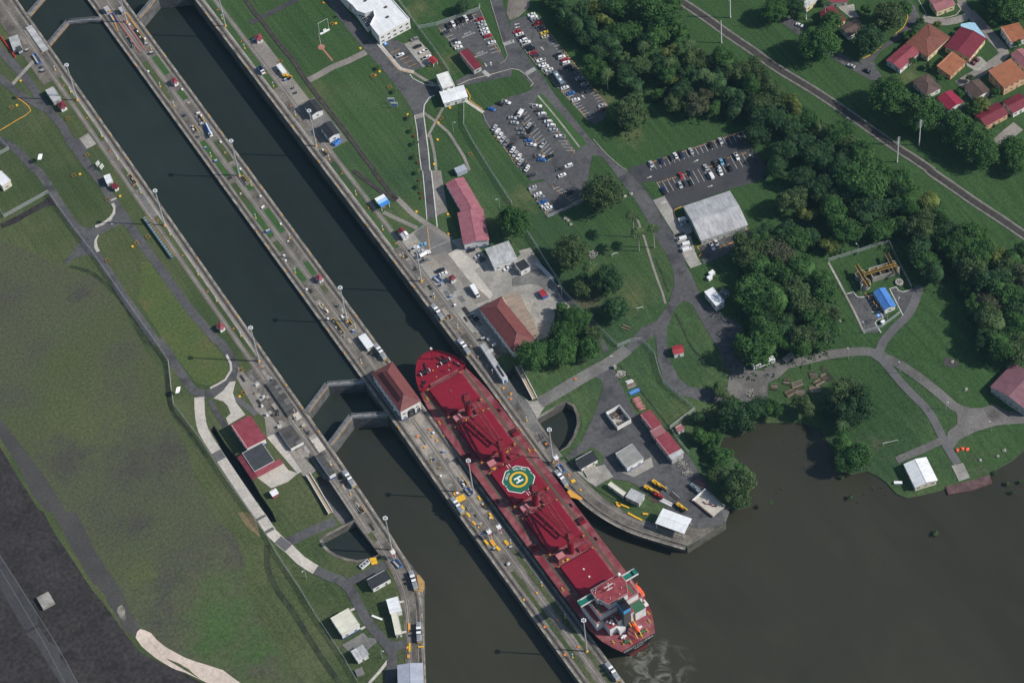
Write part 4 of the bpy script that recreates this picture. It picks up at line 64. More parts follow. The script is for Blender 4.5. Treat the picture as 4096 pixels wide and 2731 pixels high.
D['plates'] = [(-3,-122.4,-0.191,1.6),(-2.8,-126.1,-0.089,3.2),(5,-131,-1.608,1),(4.8,-136.5,-1.571,1),(-4.6,-131.1,-1.605,1),(-4.6,-136.3,-1.499,1.1),(-4.7,-142,-1.434,1.1),(4.4,-143.1,-1.673,1),(-5.4,-154.8,-1.537,1.2),(-2.9,-156.8,-1.571,1.8),(-2.4,-160.9,-1.434,1.5),(2.7,-160.5,-1.499,1.5),(-61,-174.8,-2.044,0.9),(-66.3,-184.4,-2.1,0.9),(-61.6,-187.1,-0.567,0.7),(-69.2,-188.2,-2.111,1.2),(48.8,-148.7,-0.095,1.6),(61.4,-174.2,-1.052,0.8),(60,-173.1,-1.521,2),(62.3,-182,-1.156,0.9),(64,-185.6,-1.107,0.9),(68,-184.8,-0.704,1),(-56.6,-132,-0.409,1.8),(-57,-134,-0.301,1.8),(-67.2,-183.9,-1.279,1.4)]
D['yellowdeck'] = [(43,-152.2),(44.8,-151.9),(47.2,-159.7),(46.1,-160.3),(44.6,-158.3),(42.8,-156)]
D['sanddeck'] = [(-43.3,-151.6),(-42.1,-152.1),(-41.9,-157),(-43.9,-160.1),(-45.7,-161.5),(-47,-160.6)]
D['canoes'] = [[101.4,-125.1,-0.184,4.4],[101,-126.3,-0.176,4.6],[100.9,-127.8,-0.142,4.2],[100.6,-129,-0.145,4.1],[100.6,-130.4,-0.25,4.4],[100.5,-132,-0.221,4.1]]
D['skips'] = [([2.6,-125.2,-1.458,4.4],'blue'),([47.7,-139.5,-1.618,4.2],'blue'),([-47.9,-141.1,-1.449,4.9],'blue'),([55.6,-5.8,-1.355,4.2],'blue'),([-2.7,259.8,-1.634,6.3],'blue'),([-52.8,257.2,-1.609,7.8],'blue')]
D['towers'] = [(47.4,-135.7),(-47.6,-137.2),(-2.6,-153.7),(2.8,-154)]
D['floats'] = [-62.4,275,-1.566,19.1]
D['diamonds'] = [(-82.8,187.7),(-91.1,6.6)]
D['gridsigns'] = [(-58.1,166.6),(-57.3,163.4)]
D['billboards'] = [(96.1,113.4),(96,109.5)]
D['goals'] = [[140.4,-45,-0.15,3.3],[132.2,-81.6,-0.283,3.2],[192.6,-216.6,-0.3,7.4]]
D['logs'] = [[119.4,-87.4,-0.989,4.5],[120.8,-86.6,-1.027,4.4]]
D['goalframe'] = [91.4,180.6,0.033,6.1]
D['flagpole'] = (84.3,171.9)
D['rocks'] = [(132.1,-9.2),(132.5,-11.3),(132.3,-14.3),(165.9,-14.8),(169.5,-15.1),(213.7,-143.2),(217.4,-238.3),(220,-238.8),(221.8,-240.3),(223.4,-248.6),(232.3,-251.4),(236.9,-250.6),(241.4,-212.8),(245.4,-196.1)]
D['pipes'] = [104.8,-33,-1.472,17.2]
D['tanks'] = [(238.3,-126.9,2.7,4),(237.3,-132.9,2.7,4)]
D['bigtank'] = [249.9,-131.5,14.7,6.5,-0.247]
D['manhole'] = (253.1,-140.8)
D['stackyard'] = [(164.2,-156.6),(171,-157.5),(174.5,-162),(173.5,-166.4),(169.4,-163.6),(184.5,-162),(184.3,-167.1),(188.3,-166.1),(180.4,-168.9)]
D['machines'] = [([77.3,-174.7,-1.185,6.9],'yellow'),([82.1,-174.5,-1.285,7.1],'yellow'),([78.8,-180,-1.281,4.9],'red'),([84.4,-191.7,-1.335,5.6],'yellow'),([57.4,163.1,-1.016,4.9],'yellow'),([96.2,-186.4,-1.392,6.2],'steel')]
D['beams'] = [[80.1,-184.3,-1.131,7.5],[84.2,-178.5,-1.535,2.8],[85.6,-184.2,-1.381,5.3],[100.3,-184.9,-1.326,5.8],[76,-179.9,-1.309,5.8],[103,-121,-0.091,5.5],[104.2,-114.8,-0.197,3.6],[103.8,-117.2,-0.169,4.8]]
D['bluerails'] = [-53.8,103.6,-1.562,32.7]
D['slab_canopy'] = [59.3,-148.8,6.7,5,-0.104]
D['text1'] = [156.8,132.4,-0.105,5.7]
D['text2'] = [155,115.9,-0.105,5.7]
D['arrows'] = [[156,106.4,1.126,2.3],[153.1,107.1,-1.681,1.8],[185.2,99.3,1.616,2.2],[185.1,56.6,1.626,1.8],[210.6,-16.2,-0.043,2.3],[236.6,-30,2.015,2.3],[184,-11.3,-0.172,2.3],[207.2,-34.9,-0.266,2.3],[180.7,-30,-0.18,2.2],[183,123,2.863,2.2],[182.1,120.8,2.737,2.3]]
D['lines'] = [((188.4,-2.6),(187.3,-8.2),'w'),((191,-3.1),(190,-8.7),'w'),((193.7,-3.6),(192.7,-9.3),'w'),((196.4,-4.1),(195.3,-9.8),'w'),((199.1,-4.6),(198,-10.3),'w'),((201.8,-5.2),(200.7,-10.8),'w'),((204.4,-5.7),(203.4,-11.3),'w'),((207.1,-6.2),(206,-11.9),'w'),((209.8,-6.7),(208.7,-12.4),'w'),((212.5,-7.2),(211.4,-12.9),'w'),((215.2,-7.7),(214.1,-13.4),'w'),((217.9,-8.3),(216.8,-13.9),'w'),((220.6,-8.8),(219.4,-14.5),'w'),((223.3,-9.3),(222.1,-15),'w'),((226,-9.8),(224.8,-15.5),'w'),((228.7,-10.4),(227.5,-16),'w'),((231.3,-10.9),(230.2,-16.5),'w'),((234,-11.4),(232.9,-17.1),'w'),((236.7,-11.9),(235.6,-17.6),'w'),((239.4,-12.4),(238.3,-18.1),'w'),((242.2,-13),(241,-18.6),'w'),((185.3,-16.2),(183.8,-25.1),'w'),((188.2,-16.9),(186.6,-25.8),'w'),((191,-17.5),(189.4,-26.4),'w'),((193.8,-18.2),(192.3,-27.1),'w'),((196.7,-18.9),(195.1,-27.7),'w'),((199.5,-19.5),(197.9,-28.4),'w'),((202.3,-20.2),(200.7,-29),'w'),((205.2,-20.8),(203.6,-29.7),'w'),((208,-21.5),(206.4,-30.4),'w'),((210.8,-22.2),(209.2,-31),'w'),((213.7,-22.8),(212.1,-31.7),'w'),((218.1,-21.5),(216.2,-30.9),'w'),((221.2,-22.3),(219.3,-31.7),'w'),((224.3,-23.1),(222.4,-32.5),'w'),((227.4,-23.9),(225.5,-33.3),'w'),((230.5,-24.7),(228.6,-34.1),'w'),((233.6,-25.5),(231.7,-34.9),'w'),((195.7,119),(191.9,119.9),'w'),((195.6,116.7),(191.9,117.6),'w'),((195.5,114.4),(191.8,115.2),'w'),((195.5,112),(191.7,112.9),'w'),((195.4,109.7),(191.6,110.6),'w'),((195.3,107.4),(191.5,108.3),'w'),((195.2,105.1),(191.4,106),'w'),((195.1,102.8),(191.4,103.7),'w'),((195,100.5),(191.3,101.4),'w'),((194.9,98.2),(191.2,99.1),'w'),((194.9,95.9),(191.1,96.8),'w'),((194.8,93.6),(191,94.5),'w'),((194.7,91.3),(191,92.2),'w'),((194.6,89),(190.9,89.9),'w'),((194.5,86.7),(190.8,87.6),'w'),((194.4,84.5),(190.7,85.3),'w'),((194.4,82.2),(190.6,83.1),'w'),((194.3,79.9),(190.5,80.8),'w'),((194.2,77.6),(190.5,78.5),'w'),((194.1,75.4),(190.4,76.2),'w'),((194,73.1),(190.3,74),'w'),((193.9,70.9),(190.2,71.7),'w'),((193.9,68.6),(190.1,69.5),'w'),((193.8,66.4),(190.1,67.2),'w'),((193.7,64.1),(190,65),'w'),((193.6,61.9),(189.9,62.7),'w'),((193.5,59.6),(189.8,60.5),'w'),((193.4,57.4),(189.7,58.3),'w'),((193.4,55.2),(189.7,56),'w'),((193.3,52.9),(189.6,53.8),'w'),((193.2,50.7),(189.5,51.6),'w'),((193.1,48.5),(189.4,49.4),'w'),((193,46.3),(189.4,47.1),'w'),((192.9,44.1),(189.3,44.9),'w'),((177.3,110.2),(180.8,109.5),'w'),((177.4,107.9),(180.9,107.2),'w'),((177.4,105.6),(180.9,105),'w'),((177.4,103.4),(180.9,102.7),'w'),((177.4,101.1),(180.9,100.5),'w'),((177.5,98.9),(181,98.2),'w'),((177.5,96.7),(181,96),'w'),((177.5,94.4),(181,93.7),'w'),((177.5,92.2),(181,91.5),'w'),((177.6,90),(181,89.3),'w'),((177.6,87.7),(181.1,87),'w'),((177.6,85.5),(181.1,84.8),'w'),((177.6,83.3),(181.1,82.6),'w'),((177.7,81.1),(181.1,80.4),'w'),((177.7,78.9),(181.1,78.2),'w'),((177.7,76.6),(181.2,75.9),'w'),((177.7,74.4),(181.2,73.7),'w'),((177.8,72.2),(181.2,71.5),'w'),((177.8,70),(181.2,69.3),'w'),((177.8,67.8),(181.3,67.1),'w'),((177.8,65.6),(181.3,64.9),'w'),((177.9,63.4),(181.3,62.8),'w'),((177.9,61.3),(181.3,60.6),'w'),((177.9,59.1),(181.3,58.4),'w'),((177.9,56.9),(181.4,56.2),'w'),((178,54.7),(181.4,54),'w'),((178,52.5),(181.4,51.8),'w'),((178,50.4),(181.4,49.7),'w'),((178,48.2),(181.4,47.5),'w'),((178,46),(181.5,45.3),'w'),((178.1,43.9),(181.5,43.2),'w'),((178.1,41.7),(181.5,41),'w'),((161.9,66.3),(157.9,69.4),'w'),((161.9,63.6),(157.8,66.7),'w'),((161.8,61),(157.8,64),'w'),((161.8,58.4),(157.7,61.4),'w'),((161.7,55.7),(157.7,58.8),'w'),((161.7,53.1),(157.6,56.1),'w'),((161.6,50.5),(157.6,53.5),'w'),((161.6,47.8),(157.5,50.9),'w'),((161.5,45.2),(157.5,48.2),'w'),((161.4,42.6),(157.4,45.6),'w'),((161.4,40),(157.4,43),'w'),((161.3,37.4),(157.3,40.4),'w'),((161.3,34.8),(157.3,37.8),'w'),((161.2,32.2),(157.2,35.2),'w'),((161.2,29.6),(157.2,32.6),'w'),((161.1,27),(157.1,30),'w'),((148.6,66.2),(154.4,67.8),'w'),((148.3,63.5),(154.2,65.1),'w'),((148.1,60.9),(153.9,62.4),'w'),((147.8,58.2),(153.7,59.8),'w'),((147.6,55.6),(153.4,57.1),'w'),((147.4,52.9),(153.2,54.5),'w'),((147.1,50.3),(153,51.8),'w'),((146.9,47.7),(152.7,49.2),'w'),((146.7,45),(152.5,46.6),'w'),((146.4,42.4),(152.2,43.9),'w'),((146.2,39.8),(152,41.3),'w'),((146,37.2),(151.7,38.7),'w'),((145.7,34.6),(151.5,36.1),'w'),((145.5,32),(151.3,33.5),'w'),((145.2,29.4),(151,30.9),'w'),((130.8,61.7),(135.2,64.5),'w'),((130.8,59.1),(135.2,61.8),'w'),((130.8,56.4),(135.2,59.1),'w'),((130.8,53.7),(135.2,56.4),'w'),((130.8,51.1),(135.2,53.7),'w'),((130.9,48.4),(135.3,51.1),'w'),((130.9,45.7),(135.3,48.4),'w'),((130.9,43.1),(135.3,45.7),'w'),((130.8,42.3),(135.4,44.7),'w'),((130.8,40),(135.5,42.5),'w'),((130.9,37.8),(135.5,40.3),'w'),((131,35.6),(135.6,38),'w'),((131.1,33.3),(135.7,35.8),'w'),((131.2,31.1),(135.8,33.6),'w'),((126.1,16.9),(130.2,16.3),'w'),((126,14),(130.1,13.5),'w'),((125.9,11.2),(130,10.6),'w'),((125.8,8.4),(129.8,7.8),'w'),((125.6,5.6),(129.7,5),'w'),((125.5,2.8),(129.6,2.3),'w'),((125.4,0.1),(129.4,-0.5),'w'),((125.3,-2.7),(129.3,-3.3),'w'),((137.4,11.3),(141.1,10.7),'w'),((137.9,9),(141.7,8.4),'w'),((138.4,6.7),(142.2,6.1),'w'),((139,4.4),(142.7,3.8),'w'),((139.5,2.1),(143.2,1.5),'w'),((140,-0.2),(143.7,-0.8),'w'),((140.5,-2.5),(144.3,-3.1),'w'),((141,-4.8),(144.8,-5.4),'w'),((148.2,144.1),(147.6,139.8),'w'),((150.8,144),(150.2,139.7),'w'),((153.4,143.9),(152.8,139.5),'w'),((156,143.8),(155.4,139.4),'w'),((158.6,143.7),(157.9,139.3),'w'),((161.1,143.6),(160.5,139.2),'w'),((163.7,143.5),(163.1,139.1),'w'),((166.3,143.3),(165.7,139),'w'),((168.5,139.3),(164.1,140.2),'w'),((168.1,136.5),(163.7,137.4),'w'),((167.7,133.7),(163.3,134.7),'w'),((167.4,130.9),(162.9,131.9),'w'),((167,128.2),(162.5,129.1),'w'),((166.6,125.4),(162.2,126.4),'w'),((166.2,122.7),(161.8,123.6),'w'),((165.8,119.9),(161.4,120.9),'w'),((165.4,117.2),(161,118.1),'w'),((165.1,114.5),(160.7,115.4),'w'),((164.7,111.7),(160.3,112.7),'w'),((145,143.4),(149.5,142.7),'w'),((145,140.6),(149.5,139.8),'w'),((145.1,137.7),(149.6,136.9),'w'),((145.2,134.8),(149.7,134),'w'),((145.3,132),(149.8,131.2),'w'),((145.3,129.1),(149.8,128.3),'w'),((145.4,126.3),(149.9,125.5),'w'),((114.2,145.4),(119.6,145),'o'),((114.9,141.7),(120.3,141.3),'o'),((115.6,138),(121,137.6),'o'),((116.3,134.3),(121.7,133.9),'o'),((117,130.7),(122.4,130.3),'o'),((126.3,146.7),(131.5,146.5),'o'),((126.3,142.3),(131.5,142.1),'o'),((126.3,138),(131.5,137.8),'o'),((126.3,133.7),(131.5,133.5),'o'),((126.3,129.4),(131.5,129.1),'o'),((126.3,125.1),(131.5,124.8),'o'),((54.4,22.1),(59.2,22.3),'o'),((54.8,18.2),(59.6,18.4),'o'),((55.2,14.3),(60,14.5),'o'),((55.6,10.5),(60.4,10.7),'o'),((56,6.6),(60.8,6.8),'o'),((56.4,2.8),(61.2,3),'o'),((56.8,-1),(61.6,-0.8),'o'),((232.4,-140.3),(236.1,-141),'w'),((232.5,-142.6),(236.1,-143.3),'w'),((232.5,-144.9),(236.2,-145.6),'w'),((232.6,-147.2),(236.2,-147.9),'w'),((232.6,-149.5),(236.3,-150.2),'w')]
D['zebra'] = [((168,88.7),(174.3,89.1),2.6,13),((112,156.3),(112.6,132.3),2.2,26),((112.6,132.3),(117.6,125.8),2.2,11),((149.6,104.3),(150.5,98.8),2.4,9),((168.7,114.3),(174,113.5),2.4,10),((173.4,113.6),(175.3,113.1),2.4,3)]
D['hatch_lines'] = [((145,146.4),(148.1,140.3),'y')]
D['ylawn'] = [(-69,95.6),(-64,91.2),(-62.9,73),(-63.4,54.4),(-62.5,37.6),(-62.4,27.5),(-61.3,21.7),(-60.6,12.1),(-62.8,6.1),(-68.3,2.4),(-77,3.9),(-80.7,8.9),(-81.5,19.7),(-82.6,39.7),(-82.3,52.9),(-81.7,73),(-73.6,83.9)]
D['kerbs'] = [([(196.4,120.1),(194.6,107.4),(193,88.8),(192.8,63.7),(192.9,45.1),(188.4,36.4)],'paintdull'),([(176.8,111),(176.4,90.8),(177.3,66),(177.9,51.3),(177.9,41.4)],'concreteL'),([(180.3,147.5),(174.8,131.3),(168.6,112.9),(166.7,106.4),(163.6,103.6),(159.9,103.3)],'concreteL'),([(171.7,144),(167.6,126.5),(165,110.5)],'concreteL'),([(132.6,103.6),(139.4,103.2),(151.3,99.7),(163.5,96.4),(166.1,93.6),(167.7,88.1),(167.6,80.5),(165.1,79.4)],'concreteW'),([(173.4,28.2),(173.7,15),(175.5,2.8),(176.7,-0.7)],'concreteL'),([(187.1,-37.7),(182.8,-37.4),(181,-39.6),(180,-45.2)],'paintO'),([(172.2,-53),(170.5,-64.8),(168.3,-74.2),(174.4,-75.3)],'concreteL'),([(207.2,-70.2),(202,-68.8),(200.7,-72.7),(189.1,-71.7),(188.5,-69.5),(188.3,-66.8),(178.8,-64.6),(178.3,-69.4),(176.2,-70.5)],'paintO'),([(112,144),(112.2,132.1),(117.4,125.5)],'paintO'),([(135.2,98.5),(134.3,92.4),(132.6,90.7),(135.1,80.9)],'paintO'),([(126.4,18.9),(124.9,-3.3)],'concreteL'),([(133.5,77.7),(132.3,72.9),(131.1,60.6),(130.1,41.8),(129.3,40.5),(130.2,31.8)],'concreteL'),([(365.8,7),(363.1,2),(356.2,-3),(350.2,-4.1)],'paintY'),([(340.4,-6.5),(331.4,-8.8),(325.2,-8.3)],'paintY'),([(375.5,9.1),(373.1,-0.1),(371.7,-4.1),(378,-9.5),(385.7,-12.1),(390.1,-10.2),(391.1,-5.9)],'concreteW')]
D['west_curve'] = [(-43.3,-124),(-43.8,-134),(-44.6,-145),(-46.6,-156),(-50,-166),(-56,-178),(-71.5,-207),(-88,-236),(-115,-285),(-150,-349),(-190,-421.5)]
D['east_curve'] = [(43.3,-136),(45,-150),(46.8,-163),(50.6,-176),(58,-191),(73.5,-212)]
D['centre_grass'] = [(-4.7,-1.6,186.5,220.5),(1.6,5,204.5,220.5),(1.8,5,182,190),(1.6,5,128,146),(-4.7,-1.6,120,150),(1.6,5,104,124),(-4.7,-1.6,96,114),(1.6,5,69,88),(-4.7,-1.6,69.5,98),(-4.7,-1.6,58,66),(2.3,5,34.3,44.5),(-4.5,-1.4,33.7,44),(2,4.6,21,26),(2.5,4.6,-262,-166),(-4.3,-2.2,-300,-176)]
D['heli_text'] = [([20.08,-132.41],[23,-130.97],'GENCO'),([26.15,-130.65],[31.33,-132.7],'COLUMBIA')]
D['plates_len'] = [3.2,4.5,2.7,2.6,2.9,2.8,2.9,3.9,3,4.1,2.9,2.8,4.8,4.8,2.6,1.7,2.1,7.3,2,5.5,2.5,2.6,3.3,3,1]
D['stairW'] = [(-60,-73.3),(-61.4,-99)]
D['stairE'] = [(61.3,-76.5),(58.1,-98)]
D['gallery'] = [(52.5,-56.3),(50.9,-81.2)]
D['access'] = [(115.2,153.1),(232.1,-151.7)]
D['field_patches'] = [(-135.5,-124.2,26,(0.058,0.1,0.034)),(-130,-19.8,14,(0.064,0.063,0.05)),(-109.9,-21.7,11,(0.064,0.063,0.05)),(-150.1,-86.5,9,(0.064,0.063,0.05)),(-156.7,-104.5,11,(0.064,0.063,0.05)),(-110.9,-96,8,(0.064,0.063,0.05)),(-157.1,4.1,12,(0.064,0.063,0.05)),(-145.7,-50.7,9,(0.064,0.063,0.05)),(-99.9,148.2,12,(0.086,0.098,0.044)),(-156,-76.9,9,(0.086,0.098,0.044)),(-139.8,22.8,20,(0.086,0.098,0.044)),(-104.9,95.1,7,(0.064,0.063,0.05)),(-121.7,-147.7,14,(0.058,0.1,0.034))]
D['lawn_patches'] = [(136.8,122.5,9,(0.088,0.108,0.044)),(144.2,165.1,8,(0.088,0.108,0.044)),(121.3,16.2,9,(0.088,0.108,0.044)),(113.1,-63.8,7,(0.085,0.085,0.05)),(110.9,-58.9,6,(0.085,0.085,0.05)),(66,144.2,8,(0.088,0.108,0.044)),(132.2,-73.6,10,(0.088,0.108,0.044)),(111.5,-145.6,8,(0.088,0.108,0.044)),(192.6,19.4,8,(0.088,0.108,0.044)),(185,-215.6,9,(0.085,0.085,0.05)),(218.8,-246.3,9,(0.085,0.085,0.05)),(193.4,48,6,(0.088,0.108,0.044)),(337.6,-34.3,9,(0.088,0.108,0.044)),(357.9,-65.6,8,(0.088,0.108,0.044)),(124.9,-174.3,7,(0.085,0.085,0.05))]
D['wash'] = [(26.8,-257.6,20),(25.4,-245.4,9)]
D['landmarks'] = [(198.2,94.9,'above the long car park'),(201.5,44.2,'between the long car park and the small meadow'),(247.1,70.3,'near the top between railway and car park'),(239.8,26.8,'above the forest-edge car park'),(264.1,9.8,'in the bend of the wood by the railway'),(198.3,-86.3,'below the grey hangar'),(183.7,-112.6,'beside the substation house'),(216.8,-114.1,'left of the treatment plant'),(259.3,-93.1,'above the treatment plant'),(284,-117.1,'between the plant and the railway'),(294.6,-149.8,'right of the plant near the railway'),(282.6,-184,'at the right edge above the pink hall'),(268.3,-30.8,'at the foot of the railway bank'),(318.3,19.9,'by the street end'),(324.6,-42.2,'by the railway opposite the houses'),(337.6,-87.9,'below the last house'),(352.2,5.7,'inside the street bend'),(412.4,-23.1,'at the top right corner'),(99,-73.5,'behind the depot by the fence'),(84.2,-81.2,'below the depot by the stair'),(127.5,-160.8,'outside the yard fence'),(115.4,-193.2,'beside the yard wall'),(170.6,-173.3,'below the timber stacks'),(192.8,-186.3,'beside the meadow'),(172.6,-210.8,'at the meadow tip'),(187.2,-141.9,'by the white bus')]
D['awning'] = [(381.8,-20.9),(386.5,-22.6),(388.7,-24.6),(387,-36.8),(385.8,-37.1),(380.9,-22.3)]
D['pontoon'] = [(200.4,-251.5),(209.3,-254.5),(222.3,-258.3),(220.5,-262.5),(208.5,-260),(198.8,-255.8)]
D['slip'] = [97,-197.5,-1.359,13.3]
D['transformer'] = [173.5,-97.2,-1.249,5.7]
D['boxes'] = [(175.2,-83.7),(172.7,-85.4),(179.1,-147.3),(187.6,-149.5),(57.4,106),(-61.4,-132.2),(-71.2,-161.4),(182.5,-236.8),(102.7,49.5),(102.2,-104),(231.1,-156.8)]
D['rubble'] = [(102.7,-108.9),(98.5,-176),(98.7,-170.8),(152.4,-152.4),(131.2,-38.1)]
D['barriers'] = [(1.7,255.4,1.1,226.6),(5.1,258.9,4.8,244.6),(-1.6,258,-1.7,227.2),(-1.7,266.8,-5.1,249.1)]
# ---------------------------------------------------------------- materials
MATS = {}
def lin(c): return (c[0], c[1], c[2], 1)
def mat(name, col, rough=.8, col2=None, sc=.12, lo=.4, hi=.62, fine=.12, fsc=1.2, spec=.25, metal=0, stripe=None, bump=0, bsc=2, col3=None, sc3=.02, lo3=.5, hi3=.6, alpha=None, objrand=0, emit=0, streak=0, sdk=.68, patches=(), grads=(), mow=None):
    m = bpy.data.materials.new(name); m.use_nodes = True; MATS[name] = m
    t = m.node_tree; N = t.nodes; L = t.links; P = N['Principled BSDF']
    P.inputs['Roughness'].default_value = rough; P.inputs['Metallic'].default_value = metal
    P.inputs['Specular IOR Level'].default_value = spec
    cur = None
    def rgb(c):
        n = N.new('ShaderNodeRGB'); n.outputs[0].default_value = lin(c); return n.outputs[0]
    geo = N.new('ShaderNodeNewGeometry').outputs['Position']
    def noise(s, d=4, w=None, vec=None):
        n = N.new('ShaderNodeTexNoise'); n.inputs['Scale'].default_value = s; n.inputs['Detail'].default_value = d
        L.new(vec or geo, n.inputs['Vector']); return n.outputs['Fac']
    def ramp(x, a, b):
        n = N.new('ShaderNodeMapRange'); n.inputs[1].default_value = a; n.inputs[2].default_value = b; L.new(x, n.inputs[0]); return n.outputs[0]
    def mix(f, a, b, mode='MIX'):
        n = N.new('ShaderNodeMix'); n.data_type = 'RGBA'; n.blend_type = mode
        if isinstance(f, float): n.inputs[0].default_value = f
        else: L.new(f, n.inputs[0])
        L.new(a, n.inputs[6]); L.new(b, n.inputs[7]); return n.outputs[2]
    cur = rgb(col)
    if col2: cur = mix(ramp(noise(sc), lo, hi), cur, rgb(col2))
    if col3: cur = mix(ramp(noise(sc3, 6), lo3, hi3), cur, rgb(col3))
    for (gx, gy, g0, g1, gc) in grads:                    # growth changes slowly across the site
        dt = N.new('ShaderNodeVectorMath'); dt.operation = 'DOT_PRODUCT'; dt.inputs[1].default_value = (gx, gy, 0); L.new(geo, dt.inputs[0])
        ad = N.new('ShaderNodeMath'); ad.operation = 'MULTIPLY_ADD'; ad.inputs[1].default_value = (g1-g0)*1.2; L.new(noise(.02, 5), ad.inputs[0]); L.new(dt.outputs['Value'], ad.inputs[2])
        cur = mix(ramp(ad.outputs[0], g0+(g1-g0)*.6, g1+(g1-g0)*.6), cur, rgb(gc))
    for (px, py, pr, pc) in patches:                      # ground of another growth around a place, ragged edge
        sb = N.new('ShaderNodeVectorMath'); sb.operation = 'DISTANCE'; sb.inputs[1].default_value = (px, py, 0); L.new(geo, sb.inputs[0])
        ad = N.new('ShaderNodeMath'); ad.operation = 'MULTIPLY_ADD'; ad.inputs[1].default_value = pr*3.2; L.new(noise(1.1/pr+.04, 8), ad.inputs[0]); L.new(sb.outputs['Value'], ad.inputs[2])
        cur = mix(ramp(ad.outputs[0], pr*2.9, pr*1.7), cur, rgb(pc))
    if fine:
        v = N.new('ShaderNodeMapRange'); v.inputs[1].default_value = .3; v.inputs[2].default_value = .7
        v.inputs[3].default_value = 1-fine; v.inputs[4].default_value = 1+fine
        L.new(noise(fsc, 3), v.inputs[0])
        n = N.new('ShaderNodeVectorMath'); n.operation = 'SCALE'; L.new(cur, n.inputs[0]); L.new(v.outputs[0], n.inputs['Scale']); cur = n.outputs[0]
    if mow:                                               # mowing lanes
        mp = N.new('ShaderNodeMapping'); mp.inputs['Rotation'].default_value = (0, 0, mow[0]); mp.inputs['Scale'].default_value = (mow[1], .012, 1); L.new(geo, mp.inputs[0])
        v = N.new('ShaderNodeMapRange'); v.inputs[1].default_value = .35; v.inputs[2].default_value = .65; v.inputs[3].default_value = 1-mow[2]; v.inputs[4].default_value = 1+mow[2]; L.new(noise(1, 3, vec=mp.outputs[0]), v.inputs[0])
        n = N.new('ShaderNodeVectorMath'); n.operation = 'SCALE'; L.new(cur, n.inputs[0]); L.new(v.outputs[0], n.inputs['Scale']); cur = n.outputs[0]
    if streak:
        tc = N.new('ShaderNodeTexCoord').outputs['Object']
        mp = N.new('ShaderNodeMapping'); mp.inputs['Scale'].default_value = streak; L.new(tc, mp.inputs[0])
        f = ramp(noise(1, 4, vec=mp.outputs[0]), .35, .7)
        dk = N.new('ShaderNodeVectorMath'); dk.operation = 'SCALE'; L.new(cur, dk.inputs[0]); dk.inputs['Scale'].default_value = sdk
        cur = mix(f, cur, dk.outputs[0])
    if stripe:                                            # sheet joints / ribs printed across local x or y
        ax, per, st = stripe
        tc = N.new('ShaderNodeTexCoord').outputs['Object']
        w = N.new('ShaderNodeTexWave'); w.bands_direction = ax; w.inputs['Scale'].default_value = .31416/per*1.0*(2/2); w.inputs['Distortion'].default_value = 0
        L.new(tc, w.inputs['Vector'])
        v = N.new('ShaderNodeMapRange'); v.inputs[3].default_value = 1-st; v.inputs[4].default_value = 1+st*.4; L.new(w.outputs['Fac'], v.inputs[0])
        n = N.new('ShaderNodeVectorMath'); n.operation = 'SCALE'; L.new(cur, n.inputs[0]); L.new(v.outputs[0], n.inputs['Scale']); cur = n.outputs[0]
    if objrand:
        oi = N.new('ShaderNodeObjectInfo'); v = N.new('ShaderNodeMapRange'); v.inputs[3].default_value = 1-objrand; v.inputs[4].default_value = 1+objrand
        L.new(oi.outputs['Random'], v.inputs[0])
        n = N.new('ShaderNodeVectorMath'); n.operation = 'SCALE'; L.new(cur, n.inputs[0]); L.new(v.outputs[0], n.inputs['Scale']); cur = n.outputs[0]
    L.new(cur, P.inputs['Base Color'])
    if bump:
        b = N.new('ShaderNodeBump'); b.inputs['Strength'].default_value = bump; b.inputs['Distance'].default_value = .3
        L.new(noise(bsc, 4), b.inputs['Height']); L.new(b.outputs[0], P.inputs['Normal'])
    if alpha is not None: P.inputs['Alpha'].default_value = alpha
    return m
# ground
mat('lawn', (.052,.090,.034), .95, (.076,.108,.044), .035, .42, .68, .28, .9, .1, col3=(.037,.072,.030), sc3=.012, lo3=.46, hi3=.6, bump=.4, bsc=1.5, grads=[(1, .35, 90, 170, (.038,.078,.026))], mow=(.15, .45, .13), patches=D['lawn_patches'])
mat('lawnW', (.068,.088,.036), .95, (.088,.100,.048), .04, .42, .66, .28, .9, .1, col3=(.050,.074,.030), sc3=.015, lo3=.46, hi3=.6, bump=.4, bsc=1.5, mow=(-.1, .5, .10))
mat('lawnE', (.035,.074,.026), .95, (.048,.080,.034), .03, .42, .68, .3, .6, .1, col3=(.029,.062,.024), sc3=.014, lo3=.46, hi3=.6, bump=.5, bsc=1.2)
mat('ditchshade', (.026,.034,.020), .95, (.045,.058,.028), .2, fine=.3)  # ditch ground; also the painted shade below the west fence
mat('lawnG', (.042,.098,.030), .95, (.052,.10,.034), .05, .4, .7, .25, 1, .1, bump=.4)
mat('lawnY', (.085,.108,.036), .95, (.072,.105,.036), .06, .4, .62, .25, .7, .1, col3=(.115,.105,.05), sc3=.05, lo3=.54, hi3=.7, bump=.3)
mat('dryfield', (.078,.086,.048), .95, (.070,.070,.052), .03, .5, .7, .24, .7, .1, col3=(.072,.088,.038), sc3=.012, lo3=.5, hi3=.64, bump=.35, patches=D['field_patches'])
mat('dirt', (.056,.053,.051), .95, (.070,.066,.062), .05, fine=.2, fsc=.8)
mat('dirtL', (.2,.175,.15), .95, (.10,.088,.08), .06, fine=.2)
mat('burnt', (.036,.032,.032), .95, (.047,.042,.042), .05, .4, .7, .35, .5, .1, col3=(.028,.025,.025), sc3=.11, lo3=.54, hi3=.7)
mat('soil', (.2,.15,.085), .95, (.11,.10,.045), .08, fine=.2)
mat('sand', (.60,.50,.42), .95, (.5,.42,.35), .07, fine=.14, fsc=.6)
mat('sanddull', (.26,.245,.2), .95, (.13,.12,.10), .3, fine=.2)
